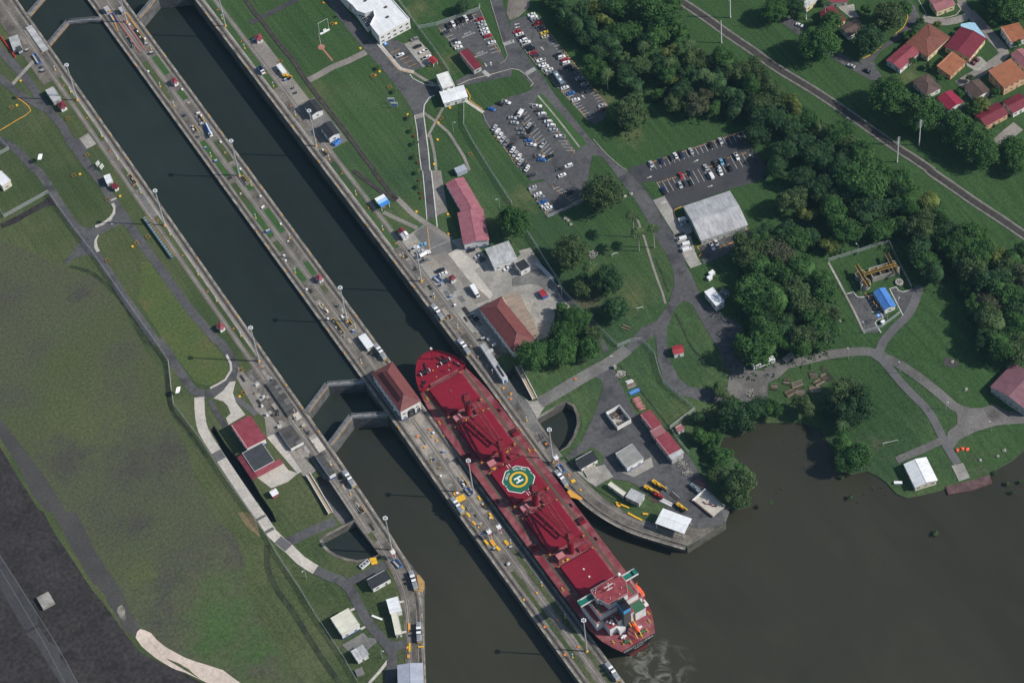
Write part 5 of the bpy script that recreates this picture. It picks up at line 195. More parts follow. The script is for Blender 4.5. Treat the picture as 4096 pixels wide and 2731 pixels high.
mat('asphalt', (.078,.077,.080), .9, (.108,.106,.105), .05, .42, .7, .2, .5, .2, col3=(.052,.052,.054), sc3=.12, lo3=.54, hi3=.68)
mat('asphaltdark', (.052,.051,.055), .9, (.064,.063,.064), .05, .42, .7, .14, .6, .2, col3=(.04,.04,.042), sc3=.12, lo3=.55, hi3=.7)
mat('asphaltL', (.13,.127,.127), .9, (.10,.098,.1), .1, fine=.15)
mat('gravel', (.165,.155,.145), .95, (.11,.105,.1), .06, .4, .65, .22, 1.2, .1, col3=(.075,.07,.066), sc3=.05, lo3=.56, hi3=.68)
mat('concreteL', (.34,.32,.285), .85, (.25,.235,.21), .09, fine=.16, fsc=.7, col3=(.2,.19,.175), sc3=.2, lo3=.56, hi3=.72)
mat('concreteW', (.50,.46,.40), .85, (.40,.37,.33), .09, fine=.14, fsc=.7)
mat('concreteD', (.175,.17,.16), .85, (.125,.12,.115), .09, fine=.18, fsc=.7)
mat('concreteB', (.26,.235,.205), .9, (.2,.18,.16), .08, fine=.16, fsc=.7)
mat('lockconc', (.168,.150,.126), .9, (.082,.074,.066), .13, .38, .66, .25, .6, .2, col3=(.25,.23,.2), sc3=.06, lo3=.54, hi3=.7)
mat('lockpale', (.32,.28,.24), .9, (.2,.18,.16), .16, .4, .7, .2, .8)
mat('coping', (.34,.31,.255), .9, (.13,.12,.105), .25, .4, .66, .3, 1.2)
mat('lockwall', (.125,.118,.105), .9, (.06,.058,.052), .12, .4, .68, .25, .5)
mat('trackbed', (.050,.044,.041), .95, (.10,.09,.08), .3, fine=.3, fsc=1.5)
mat('ballast', (.22,.2,.18), .95, (.15,.14,.128), .3, fine=.25, fsc=2)
mat('ballastdk', (.085,.078,.072), .95, (.06,.055,.05), .3, fine=.25, fsc=2)
mat('tie', (.05,.043,.038), .9, fine=.2)
mat('rail', (.10,.085,.075), .5, metal=.4, fine=.1)
mat('slot', (.03,.028,.027), .9, fine=.1)
mat('paintW', (.68,.67,.63), .7, (.5,.49,.46), .3, fine=.1)
mat('paintdull', (.14,.135,.13), .8, fine=.1)
mat('paintO', (.75,.36,.05), .7, (.6,.30,.06), .3, fine=.1)
mat('paintY', (.72,.42,.04), .7, (.55,.34,.06), .3, fine=.1)
mat('siltwall', (.10,.092,.078), .9, (.06,.055,.048), .1, fine=.2)
# roofs
def roofmat(n, c, c2=None, st=.10, per=1.0, **k):
    if 'streak' not in k: k['streak'] = (.55, .09, 1); k['sdk'] = .82
    mat(n, c, k.pop('rough', .55), c2 or tuple(x*.8 for x in c), k.pop('sc', .35), .4, .7, .08, 1.5, .35, stripe=('X', per, st), **k)
roofmat('redmetal', (.235,.040,.055), (.28,.065,.08)); roofmat('redfaded', (.36,.14,.165), (.31,.10,.125)); roofmat('redmetalD', (.185,.022,.038)); roofmat('redmetalB', (.38,.035,.045))
roofmat('redmetalL', (.33,.13,.14)); roofmat('redpink', (.30,.022,.055)); roofmat('roofPink', (.22,.105,.125))
roofmat('roofW', (.80,.81,.82), (.72,.73,.73), .05); roofmat('roofGW', (.52,.53,.53), (.38,.38,.37), .10, streak=(.9,.12,1))
roofmat('roofBlueG', (.40,.43,.50), (.36,.39,.45), .08); roofmat('roofCream', (.70,.68,.56), (.62,.6,.5), .05)
roofmat('roofGrey', (.30,.295,.275), (.25,.245,.23), .03); roofmat('roofBlk', (.035,.036,.042), (.026,.027,.03), .1)
roofmat('roofD', (.06,.062,.07), (.045,.047,.05), .03); roofmat('roofWeather', (.50,.50,.505), (.36,.36,.37), .10, .9, streak=(.9,.07,1), sc=.2)
roofmat('bluemetal', (.07,.21,.55), (.085,.24,.60), .08); roofmat('tan', (.36,.27,.20), (.27,.22,.18), .12, .9, streak=(.9,.1,1))
roofmat('tile', (.20,.060,.055), (.15,.045,.042), .22, .45, sc=.8); roofmat('tileB', (.23,.085,.055), (.17,.06,.045), .15, .45, sc=.8)
roofmat('brownroof', (.095,.06,.05), (.13,.08,.065), .12); roofmat('orangeroof', (.34,.13,.06), (.28,.10,.05), .15, .6)
roofmat('slabdark', (.095,.09,.085), (.055,.053,.052), .12, 3.2, sc=.3, rough=.9)
mat('awning', (.33,.53,.66), .6)
mat('skylight', (.045,.012,.014), .6, fine=.15)
mat('bluepaint', (.05,.22,.62), .5, fine=.06)
# walls
mat('wallW', (.74,.73,.70), .8, (.62,.61,.58), .4, fine=.05); mat('wallG', (.44,.44,.42), .8, (.33,.33,.31), .4, fine=.06)
mat('wallC', (.66,.60,.48), .8, (.56,.51,.42), .4, fine=.05); mat('wallY', (.66,.55,.33), .8, fine=.06); mat('wallO', (.56,.34,.2), .8, fine=.06)
mat('wallRed', (.36,.05,.06), .8, fine=.06); mat('wallBlue', (.05,.10,.32), .7, fine=.05)
mat('plinth', (.035,.075,.28), .7, fine=.05)
mat('glass', (.02,.026,.034), .08, spec=.6, fine=0); mat('glassblue', (.03,.20,.28), .1, spec=.6, fine=0)
mat('door', (.16,.15,.15), .6, fine=.05); mat('dark', (.02,.02,.022), .7, fine=.05); mat('galv', (.48,.49,.50), .5, metal=.3, fine=.08)
mat('steel', (.30,.33,.36), .45, metal=.5, fine=.08); mat('white', (.78,.78,.77), .5, fine=.04)
mat('mesh', (.52,.55,.56), .6, alpha=.34, fine=0); mat('wood', (.27,.2,.145), .9, (.18,.14,.1), .8, fine=.15)
mat('timberdk', (.09,.065,.05), .9, fine=.2); mat('brown', (.13,.05,.035), .9, fine=.1)
mat('oldyellow', (.42,.25,.05), .7, fine=.1); mat('yellow', (.72,.42,.03), .6, fine=.08); mat('orange', (.75,.22,.03), .6, fine=.08); mat('red', (.46,.03,.03), .55, fine=.06)
mat('blue', (.03,.13,.42), .5, fine=.06); mat('black', (.016,.016,.018), .5, fine=.05); mat('pinkhull', (.45,.17,.18), .7, fine=.1)
mat('green', (.03,.24,.12), .6, fine=.05); mat('rock', (.32,.3,.27), .9, (.2,.19,.17), .9, fine=.2); mat('brick', (.36,.17,.12), .9, fine=.12)
mat('lampglass', (.72,.74,.76), .25, fine=0, spec=.6); mat('rubber', (.02,.02,.02), .8, fine=0)
for n, c in dict(white=(.74,.74,.73), black=(.012,.012,.014), silver=(.42,.43,.44), grey=(.2,.205,.21), red=(.36,.012,.02), blue=(.02,.13,.42), navy=(.012,.022,.075), yellow=(.70,.48,.03), maroon=(.11,.01,.016), beige=(.55,.5,.38), steel=(.14,.19,.23)).items():
    mat('car_'+n, c, .25, fine=0, spec=.5)
mat('car_dark grey', (.045,.048,.054), .25, fine=0, spec=.5); mat('car_light blue', (.16,.36,.55), .25, fine=0, spec=.5)
# foliage
def leafmat(n, c, c2): mat(n, c, .7, c2, .22, .38, .64, .35, 1.6, .15, objrand=.14)
leafmat('leaf_m', (.030,.078,.020), (.048,.106,.024)); leafmat('leaf_d', (.023,.056,.022), (.034,.074,.024)); leafmat('leaf_o', (.044,.078,.028), (.066,.102,.034))
leafmat('leaf_y', (.080,.112,.026), (.105,.125,.03)); leafmat('leaf_b', (.056,.066,.034), (.075,.08,.042)); leafmat('leaf_palm', (.042,.080,.028), (.07,.10,.036)); leafmat('leaf_red', (.28,.03,.03), (.2,.04,.03))
mat('bark', (.14,.115,.09), .9, fine=.2); mat('palmbark', (.36,.34,.30), .9, fine=.15)
mat('reed', (.055,.10,.02), .9, (.08,.115,.03), .2, fine=.3)
mat('tanpaint', (.42,.26,.10), .8, (.34,.21,.09), .3, fine=.15); mat('sludge', (.05,.04,.03), .2, fine=.1); mat('bridgeblue', (.10,.16,.18), .6, fine=.1); mat('stairtread', (.42,.33,.22), .9, fine=.1)
mat('rustdeck', (.13,.075,.075), .9, (.09,.05,.05), .4, fine=.25)
# ship paint
mat('shipdeck', (.21,.05,.058), .7, (.28,.11,.115), .22, .42, .66, .16, 1.5, col3=(.18,.022,.036), sc3=.07, lo3=.5, hi3=.62)
mat('shipred', (.215,.009,.025), .55, (.19,.008,.022), .1, fine=.07, col3=(.225,.018,.032), sc3=.35, lo3=.6, hi3=.75); mat('shipreddk', (.19,.018,.028), .6, (.24,.03,.038), .2, fine=.1)
mat('shiphull', (.014,.014,.018), .5, fine=.1); mat('shipboot', (.16,.02,.025), .6, fine=.1); mat('shipwhite', (.66,.655,.65), .5, (.55,.54,.53), .3, fine=.05)
mat('shipgreen', (.035,.115,.062), .6, (.045,.13,.07), .3, fine=.08); mat('helipad', (.018,.115,.068), .6, fine=.06); mat('decklane', (.075,.088,.052), .7, fine=.12)
mat('funnelgrey', (.07,.075,.08), .5, fine=.08)
mat('wingteal', (.015,.15,.11), .5, fine=.05); mat('funnelblue', (.05,.30,.60), .5, fine=.03); mat('boatorange', (.85,.11,.05), .5, fine=.05); mat('deckmaroon', (.225,.035,.045), .65, (.28,.06,.065), .5, fine=.08)
# ---------------------------------------------------------------- mesh helpers
class MB:
    def __init__(s): s.v = []; s.f = []; s.m = []
    def add(s, vs, fs, mi=0):
        o = len(s.v); s.v += [tuple(v) for v in vs]; s.f += [tuple(i+o for i in f) for f in fs]; s.m += [mi]*len(fs); return s
    def box(s, x0, x1, y0, y1, z0, z1, mi=0):
        return s.add([(x0,y0,z0),(x1,y0,z0),(x1,y1,z0),(x0,y1,z0),(x0,y0,z1),(x1,y0,z1),(x1,y1,z1),(x0,y1,z1)],
                     [(3,2,1,0),(4,5,6,7),(0,1,5,4),(1,2,6,5),(2,3,7,6),(3,0,4,7)], mi)
    def cbox(s, cx, cy, cz, sx, sy, sz, a=0, mi=0):
        c, d = cos(a), sin(a); P = []
        for z in (-sz/2, sz/2):
            for x, y in ((-sx/2,-sy/2),(sx/2,-sy/2),(sx/2,sy/2),(-sx/2,sy/2)): P.append((cx+x*c-y*d, cy+x*d+y*c, cz+z))
        return s.add(P, [(3,2,1,0),(4,5,6,7),(0,1,5,4),(1,2,6,5),(2,3,7,6),(3,0,4,7)], mi)
    def frus(s, x0, x1, y0, y1, z0, X0, X1, Y0, Y1, z1, mi=0):
        return s.add([(x0,y0,z0),(x1,y0,z0),(x1,y1,z0),(x0,y1,z0),(X0,Y0,z1),(X1,Y0,z1),(X1,Y1,z1),(X0,Y1,z1)],
                     [(3,2,1,0),(4,5,6,7),(0,1,5,4),(1,2,6,5),(2,3,7,6),(3,0,4,7)], mi)
    def prism(s, pts, z0, z1, mi=0, mi_side=None):
        n = len(pts); ar = sum(pts[i][0]*pts[(i+1)%n][1]-pts[(i+1)%n][0]*pts[i][1] for i in range(n))
        if ar < 0: pts = pts[::-1]
        s.add([(p[0],p[1],z0) for p in pts]+[(p[0],p[1],z1) for p in pts], [tuple(range(2*n-1, n-1, -1))[::-1]], mi)
        o = len(s.v)-2*n
        for i in range(n):
            j = (i+1) % n; s.f.append((o+i, o+j, o+n+j, o+n+i)); s.m.append(mi if mi_side is None else mi_side)
        return s
    def tube(s, p, q, r, n=8, r2=None, mi=0, cap=True):
        p = Vector(p); q = Vector(q); d = q-p
        if d.length < 1e-6: return s
        a = d.orthogonal().normalized(); b = d.normalized().cross(a); r2 = r if r2 is None else r2
        vs = [p+(a*cos(2*pi*i/n)+b*sin(2*pi*i/n))*r for i in range(n)]+[q+(a*cos(2*pi*i/n)+b*sin(2*pi*i/n))*r2 for i in range(n)]
        fs = [(i, (i+1)%n, n+(i+1)%n, n+i) for i in range(n)]
        if cap: fs += [tuple(range(n))[::-1], tuple(range(n, 2*n))]
        return s.add(vs, fs, mi)
    def beam(s, p, q, w, h, mi=0):
        p = Vector(p); q = Vector(q); d = (q-p).normalized(); up = Vector((0,0,1)); a = d.cross(up)
        if a.length < 1e-4: a = Vector((1,0,0))
        a = a.normalized()*w/2; b = d.cross(a).normalized()*h/2
        return s.add([p-a-b,p+a-b,p+a+b,p-a+b,q-a-b,q+a-b,q+a+b,q-a+b], [(0,1,2,3),(7,6,5,4),(0,4,5,1),(1,5,6,2),(2,6,7,3),(3,7,4,0)], mi)
    def quad(s, a, b, c, d, mi=0): return s.add([a,b,c,d], [(0,1,2,3)], mi)
    def ball(s, c, r, n=8, k=5, sz=1, mi=0):
        vs = [(c[0], c[1], c[2]-r*sz)]; fs = []
        for j in range(1, k):
            t = -pi/2+pi*j/k
            for i in range(n): vs.append((c[0]+r*cos(t)*cos(2*pi*i/n), c[1]+r*cos(t)*sin(2*pi*i/n), c[2]+r*sz*sin(t)))
        vs.append((c[0], c[1], c[2]+r*sz)); e = len(vs)-1
        for i in range(n):
            fs.append((0, 1+(i+1)%n, 1+i)); fs.append((e, 1+(k-2)*n+i, 1+(k-2)*n+(i+1)%n))
            for j in range(k-2): fs.append((1+j*n+i, 1+j*n+(i+1)%n, 1+(j+1)*n+(i+1)%n, 1+(j+1)*n+i))
        return s.add(vs, fs, mi)
    def mesh(s, name, mats, smooth=False):
        me = bpy.data.meshes.new(name); me.from_pydata(s.v, [], s.f)
        for m in ([mats] if isinstance(mats, str) else mats): me.materials.append(MATS[m])
        if len(set(s.m)) > 1: me.polygons.foreach_set('material_index', s.m)
        if smooth: me.polygons.foreach_set('use_smooth', [True]*len(me.polygons))
        me.update(); return me
    def build(s, name, mats, parent=None, smooth=False, **p): return link(name, s.mesh(name, mats, smooth), parent, **p)
def link(name, me, parent=None, loc=None, rz=None, **p):
    o = bpy.data.objects.new(name, me); COL.objects.link(o)
    if parent: o.parent = parent
    if loc: o.location = loc
    if rz is not None: o.rotation_euler = (0, 0, rz)
    for k, v in p.items(): o[k] = v
    return o
def tag(o, label, cat, group=None):
    o['label'] = label; o['category'] = cat
    if group: o['group'] = group
    return o
def thing(name, label, cat, loc=(0,0,0), rz=0, group=None):
    o = bpy.data.objects.new(name, None); COL.objects.link(o); o.location = loc; o.rotation_euler = (0, 0, rz); o.empty_display_size = .5
    return tag(o, label, cat, group)
def dup(root, loc, rz=0, label=None, group=None, scale=None, swap=None):
    r = root.copy(); COL.objects.link(r); r.location = loc; r.rotation_euler = (0, 0, rz)
    if scale: r.scale = scale
    if label: r['label'] = label
    if group: r['group'] = group
    def rec(src, par):
        for ch in src.children:
            c = ch.copy(); COL.objects.link(c); c.parent = par
            if swap and ch.name.split('.')[0] in swap:
                c.material_slots[0].link = 'OBJECT'; c.material_slots[0].material = MATS[swap[ch.name.split('.')[0]]]
            rec(ch, c)
    rec(root, r); return r
def nth(i): return ['first','second','third','fourth','fifth','sixth','seventh','eighth','ninth','tenth','eleventh','twelfth','thirteenth','fourteenth','fifteenth','sixteenth','seventeenth','eighteenth','nineteenth','twentieth'][i]

# ---------------------------------------------------------------- terrain
SEA = -9.5
SHORE = D['shore']
def h_at(x, y):
    best = 0
    for (x0, y0, r0), (x1, y1, r1) in zip(SHORE[:-1], SHORE[1:]):
        if x < min(x0, x1)-62 or x > max(x0, x1)+62 or y < min(y0, y1)-62 or y > max(y0, y1)+62: continue
        dx, dy = x1-x0, y1-y0; t = max(0, min(1, ((x-x0)*dx+(y-y0)*dy)/(dx*dx+dy*dy+1e-9)))
        d = hypot(x-x0-t*dx, y-y0-t*dy); r = r0+t*(r1-r0)
        s = max(0, 1-d/r); s = s*s*(3-2*s); best = max(best, s)
    d = max(0, min(1, (-72-y)/62)); d = -3.8*d*d*(3-2*d)      # the ground falls towards the sea
    return d*(1-best)-9.1*best
def inside(p, poly):
    x, y = p; c = False; j = len(poly)-1
    for i in range(len(poly)):
        xi, yi = poly[i]; xj, yj = poly[j]
        if (yi > y) != (yj > y) and x < (xj-xi)*(y-yi)/(yj-yi)+xi: c = not c
        j = i
    return c
HOLES = [D['hole_west'], D['hole_east'], D['basin_west'], D['basin_east'], D['pit_west'], D['pit_east'], D['drain']]
def ground():
    pts = []; edges = []
    for H in HOLES:
        o = len(pts); n = len(H)
        for i, p in enumerate(H): pts.append(Vector(p)); edges.append((o+i, o+(i+1) % n))
    g = 9.0; x = -460
    jr = random.Random(3)
    while x < 700:
        y = -520
        while y < 560:
            pts.append(Vector((x+jr.uniform(-2, 2), y+jr.uniform(-2, 2)))); y += g if x < 90 or x > 330 else 6
        x += g if x < 90 or x > 330 else 6
    for a in range(0, 360, 12):
        for R in (900, 1500): pts.append(Vector((R*cos(radians(a)), R*sin(radians(a)))))
    V, E_, F, _, _, _ = delaunay_2d_cdt(pts, edges, [], 0, 1e-4)
    b = MB(); b.v = [(v.x, v.y, h_at(v.x, v.y)-(.3 if v.y < -66 and 42.2 < abs(v.x) < 53 else 0)) for v in V]
    boxes = [(min(p[0] for p in H), max(p[0] for p in H), min(p[1] for p in H), max(p[1] for p in H)) for H in HOLES]
    for f in F:
        c = ((V[f[0]].x+V[f[1]].x+V[f[2]].x)/3, (V[f[0]].y+V[f[1]].y+V[f[2]].y)/3)
        if any(bb[0] < c[0] < bb[1] and bb[2] < c[1] < bb[3] and inside(c, H) for bb, H in zip(boxes, HOLES)): continue
        if -8.7 < c[0] < 9.0: continue
        b.f.append(tuple(f)); b.m.append(1 if c[0] < -36 else 0)
    o = b.build('ground', ['lawn', 'lawnW'], kind='structure'); return o
ground()
CNT = [0]
LAYER = lambda x, y, l: h_at(x, y)+.013*l+.001*(CNT[0] % 12)+(.06 if h_at(x, y) < -.02 else 0)
def sheet(name, m, lay, P):
    CNT[0] += 1
    n = len(P); pts = [Vector(p) for p in P]
    xs = [p[0] for p in P]; ys = [p[1] for p in P]
    if any(h_at(*p) < -.05 for p in P):
        x = min(xs)+2
        while x < max(xs):
            y = min(ys)+2
            while y < max(ys):
                if inside((x, y), P): pts.append(Vector((x, y)))
                y += 5
            x += 5
    V, E_, F, _, _, _ = delaunay_2d_cdt(pts, [], [list(range(n))], 1, 1e-4)
    b = MB(); b.v = [(v.x, v.y, LAYER(v.x, v.y, lay)) for v in V]
    for f in F:
        a = (V[f[1]].x-V[f[0]].x)*(V[f[2]].y-V[f[0]].y)-(V[f[2]].x-V[f[0]].x)*(V[f[1]].y-V[f[0]].y)
        b.f.append(tuple(f) if a > 0 else tuple(f)[::-1]); b.m.append(0)
    return b.build(name, m, kind='structure')
def smooth_line(P, step=4.0):
    if len(P) < 3:
        (x0, y0), (x1, y1) = P; k = max(1, int(hypot(x1-x0, y1-y0)/6)); return [(x0+(x1-x0)*i/k, y0+(y1-y0)*i/k) for i in range(k+1)]
    Q = [P[0]]+list(P)+[P[-1]]; out = []
    for i in range(1, len(Q)-2):
        p0, p1, p2, p3 = Q[i-1:i+3]; k = max(1, int(hypot(p2[0]-p1[0], p2[1]-p1[1])/step))
        for j in range(k):
            t = j/k
            out.append(tuple(.5*(2*p1[a]+(p2[a]-p0[a])*t+(2*p0[a]-5*p1[a]+4*p2[a]-p3[a])*t*t+(3*p1[a]-p0[a]-3*p2[a]+p3[a])*t**3) for a in (0, 1)))
    return out+[P[-1]]
def offset(L, o):
    R = []
    for i, p in enumerate(L):
        a = L[max(0, i-1)]; b = L[min(len(L)-1, i+1)]; dx, dy = b[0]-a[0], b[1]-a[1]; d = hypot(dx, dy) or 1
        R.append((p[0]-dy/d*o, p[1]+dx/d*o))
    return R
def ribbon(b, L, o0, o1, lay, mi=0, dz=0):
    A = offset(L, o0); B_ = offset(L, o1)
    for i in range(len(L)-1):
        q = [B_[i], B_[i+1], A[i+1], A[i]] if o0 > o1 else [A[i], A[i+1], B_[i+1], B_[i]]
        b.add([(p[0], p[1], LAYER(p[0], p[1], lay)+dz) for p in q], [(3, 2, 1, 0)], mi)
    return b
def stroke(name, m, lay, w, P):
    CNT[0] += 1
    b = MB(); ribbon(b, smooth_line(P), w/2, -w/2, lay); return b.build(name, m, kind='structure')
for a in D['sheets']: sheet(*a)
for a in D['strokes']: stroke(*a)  # the yellow stroke at the upper left is a boom hose, drawn flat
sheet('yellow_lawn', 'lawnY', 2, D['ylawn'])  # yellower grass beside the lockside road
# kerbs on the main lots: a real step
def kerb(name, P, m='concreteL', w=.35, h=.13):
    b = MB(); L = smooth_line(P); A = offset(L, w/2); B_ = offset(L, -w/2)
    for i in range(len(L)-1):
        z0 = LAYER(*L[i], 10); z1 = LAYER(*L[i+1], 10)
        b.add([(*A[i], z0), (*B_[i], z0), (*B_[i+1], z1), (*A[i+1], z1), (*A[i], z0+h), (*B_[i], z0+h), (*B_[i+1], z1+h), (*A[i+1], z1+h)], [(4,5,6,7),(0,4,7,3),(1,2,6,5),(0,1,5,4),(2,3,7,6)])
    return b.build(name, m, kind='structure')
for P, m in D['kerbs']: kerb('kerb', P, m)
# ---------------------------------------------------------------- water
def water(name, col_deep, col_silt, P, z, silt_from=None, silt_to=None, bump=.06):
    m = bpy.data.materials.new(name); m.use_nodes = True; t = m.node_tree; N = t.nodes; L = t.links; B_ = N['Principled BSDF']
    B_.inputs['Roughness'].default_value = .12; B_.inputs['IOR'].default_value = 1.33; B_.inputs['Specular IOR Level'].default_value = .5
    g = N.new('ShaderNodeNewGeometry').outputs['Position']
    c1 = N.new('ShaderNodeRGB'); c1.outputs[0].default_value = lin(col_deep); c2 = N.new('ShaderNodeRGB'); c2.outputs[0].default_value = lin(col_silt)
    mx = N.new('ShaderNodeMix'); mx.data_type = 'RGBA'; L.new(c1.outputs[0], mx.inputs[6]); L.new(c2.outputs[0], mx.inputs[7])
    nz = N.new('ShaderNodeTexNoise'); nz.inputs['Scale'].default_value = .012; nz.inputs['Detail'].default_value = 5; nz.inputs['Distortion'].default_value = 1.2; L.new(g, nz.inputs[0])
    if silt_from is not None:                         # silty sea water drifts up into the clear chamber water
        sp = N.new('ShaderNodeSeparateXYZ'); L.new(g, sp.inputs[0])
        mr = N.new('ShaderNodeMapRange'); mr.inputs[1].default_value = silt_from; mr.inputs[2].default_value = silt_to; L.new(sp.outputs[1], mr.inputs[0])
        ad = N.new('ShaderNodeMath'); ad.operation = 'MULTIPLY_ADD'; ad.inputs[1].default_value = .35; L.new(nz.outputs[0], ad.inputs[0])
        ad2 = N.new('ShaderNodeMath'); ad2.operation = 'ADD'; ad2.inputs[1].default_value = -.17; L.new(mr.outputs[0], ad2.inputs[0]); L.new(ad2.outputs[0], ad.inputs[2]); ad.use_clamp = True
        L.new(ad.outputs[0], mx.inputs[0])
    else:
        mr = N.new('ShaderNodeMapRange'); mr.inputs[1].default_value = .35; mr.inputs[2].default_value = .7; L.new(nz.outputs[0], mr.inputs[0]); L.new(mr.outputs[0], mx.inputs[0])
    cc = mx.outputs[2]
    for vs, am in ((.009, .16), (.05, .08)):                             # silt clouds and wind lanes
        nv = N.new('ShaderNodeTexNoise'); nv.inputs['Scale'].default_value = vs; nv.inputs['Detail'].default_value = 6; nv.inputs['Distortion'].default_value = 1.5
        mpv = N.new('ShaderNodeMapping'); mpv.inputs['Scale'].default_value = (1, .35, 1); mpv.inputs['Rotation'].default_value = (0, 0, .9); L.new(g, mpv.inputs[0]); L.new(mpv.outputs[0], nv.inputs[0])
        rv = N.new('ShaderNodeMapRange'); rv.inputs[1].default_value = .3; rv.inputs[2].default_value = .7; rv.inputs[3].default_value = 1-am; rv.inputs[4].default_value = 1+am; L.new(nv.outputs[0], rv.inputs[0])
        sv = N.new('ShaderNodeVectorMath'); sv.operation = 'SCALE'; L.new(cc, sv.inputs[0]); L.new(rv.outputs[0], sv.inputs['Scale']); cc = sv.outputs[0]
    for fx, fy, fr in (D['wash'] if name == 'sea_water' else ()):        # churned foam of the propeller wash
        ds = N.new('ShaderNodeVectorMath'); ds.operation = 'DISTANCE'; ds.inputs[1].default_value = (fx, fy, z); L.new(g, ds.inputs[0])
        fo = N.new('ShaderNodeMapRange'); fo.inputs[1].default_value = fr; fo.inputs[2].default_value = fr*.25; L.new(ds.outputs['Value'], fo.inputs[0])
        fn = N.new('ShaderNodeTexNoise'); fn.inputs['Scale'].default_value = .11; fn.inputs['Detail'].default_value = 9; fn.inputs['Roughness'].default_value = .62; fn.inputs['Distortion'].default_value = 1.6; L.new(g, fn.inputs[0])
        fm = N.new('ShaderNodeMapRange'); fm.inputs[1].default_value = .47; fm.inputs[2].default_value = .72; L.new(fn.outputs[0], fm.inputs[0])
        ml = N.new('ShaderNodeMath'); ml.operation = 'MULTIPLY'; L.new(fo.outputs[0], ml.inputs[0]); L.new(fm.outputs[0], ml.inputs[1])
        m2 = N.new('ShaderNodeMix'); m2.data_type = 'RGBA'; L.new(ml.outputs[0], m2.inputs[0]); L.new(cc, m2.inputs[6]); m2.inputs[7].default_value = (.24, .24, .21, 1); cc = m2.outputs[2]
    L.new(cc, B_.inputs['Base Color'])
    n2 = N.new('ShaderNodeTexNoise'); n2.inputs['Scale'].default_value = .4; n2.inputs['Detail'].default_value = 7
    mp = N.new('ShaderNodeMapping'); mp.inputs['Scale'].default_value = (1, .45, 1); mp.inputs['Rotation'].default_value = (0, 0, .5); L.new(g, mp.inputs[0]); L.new(mp.outputs[0], n2.inputs[0])
    bp = N.new('ShaderNodeBump'); bp.inputs['Strength'].default_value = bump; bp.inputs['Distance'].default_value = 1.0; L.new(n2.outputs[0], bp.inputs['Height']); L.new(bp.outputs[0], B_.inputs['Normal'])
    MATS[name] = m
    b = MB(); b.add([(p[0], p[1], z) for p in P], [tuple(range(len(P)))]); o = b.build(name, name, kind='structure'); return o
TEAL = (.0185, .0250, .0215); SILT = (.0375, .0360, .0245)
water('sea_water', TEAL, SILT, [(-420,-950),(950,-950),(950,720),(-420,720)], SEA, 20, -170, .08)
water('upper_chamber_water', TEAL, (.021,.0285,.024), [(-42.9,-39.6),(-25.2,-30.9),(-8.2,-40),(-8.2,700),(-42.9,700)], -1.6, bump=.04)
water('gate_pool_water', (.018,.028,.026), SILT, [(-42.9,-63.8),(-24.7,-54.9),(-8.2,-64.2),(-8.2,-39.9),(-25.2,-30.7),(-42.9,-39.5)], -7.4, bump=.04)
def basin(nm, P, z, wall='lockwall'):
    n = len(P); b = MB()
    for i in range(n):
        p, q = P[i], P[(i+1) % n]; b.add([(*p, h_at(*p)+.1), (*q, h_at(*q)+.1), (*q, -14), (*p, -14)], [(0,1,2,3)])
    return b.build(nm, wall, kind='structure')
# ---------------------------------------------------------------- lock walls
def hole_sides(label, name, P, idx, m='lockwall'):
    b = MB()
    for i in idx:
        p, q = P[i], P[(i+1) % len(P)]; b.add([(*p, h_at(*p)), (*q, h_at(*q)), (*q, -14), (*p, -14)], [(0,1,2,3)])
    o = b.build(name, m); tag(o, label, 'wall'); return o
HW, HE = D['hole_west'], D['hole_east']
west = thing('lock_wall', 'west lock wall with towing track along the left chamber', 'lock wall')
centre = thing('lock_wall', 'centre lock wall between the two chambers carrying the control house', 'lock wall')
east = thing('lock_wall', 'east lock wall along the chamber holding the red ship', 'lock wall')
def sides(par, P, idx):
    b = MB()
    for i in idx:
        p, q = P[i], P[(i+1) % len(P)]; b.add([(*p, h_at(*p)+.02), (*q, h_at(*q)+.02), (*q, -14), (*p, -14)], [(0,1,2,3)])
    b.build('chamber_face', 'lockwall', par)
sides(west, HW, range(0, len(HW)-3)); sides(east, HE, range(1, 10))

nsh = len(SHORE)
b = MB()
for i in range(10, len(HE)-4):
    p, q = HE[i], HE[i+1]; b.add([(*p, h_at(*p)+.05), (*q, h_at(*q)+.05), (*q, -13), (*p, -13)], [(0,1,2,3)])
b.build('shore_bank', 'siltwall', kind='structure')
water('basin_water', (.022,.030,.027), SILT, [p for p in D['basin_west']], -7.0, bump=.03); water('basin_water_east', (.024,.031,.027), SILT, [p for p in D['basin_east']], -7.0, bump=.03)
for nm, P in (('turning_basin_wall', D['basin_west']), ('turning_basin_wall', D['basin_east'])): basin(nm, P, SEA)
basin('drain_wall', D['drain'], -3)
for P, z, m in ((D['drain'], -4.6, 'sea_water'),): MB().add([(p[0], p[1], z-max(0, 0)) for p in P], [tuple(range(len(P)))]).build('drain_water', m, kind='structure')
for P in (D['pit_west'], D['pit_east']):
    basin('culvert_pit_wall', P, -6); MB().add([(p[0], p[1], -6) for p in P], [tuple(range(len(P)))]).build('culvert_pit_floor', 'concreteD', kind='structure')
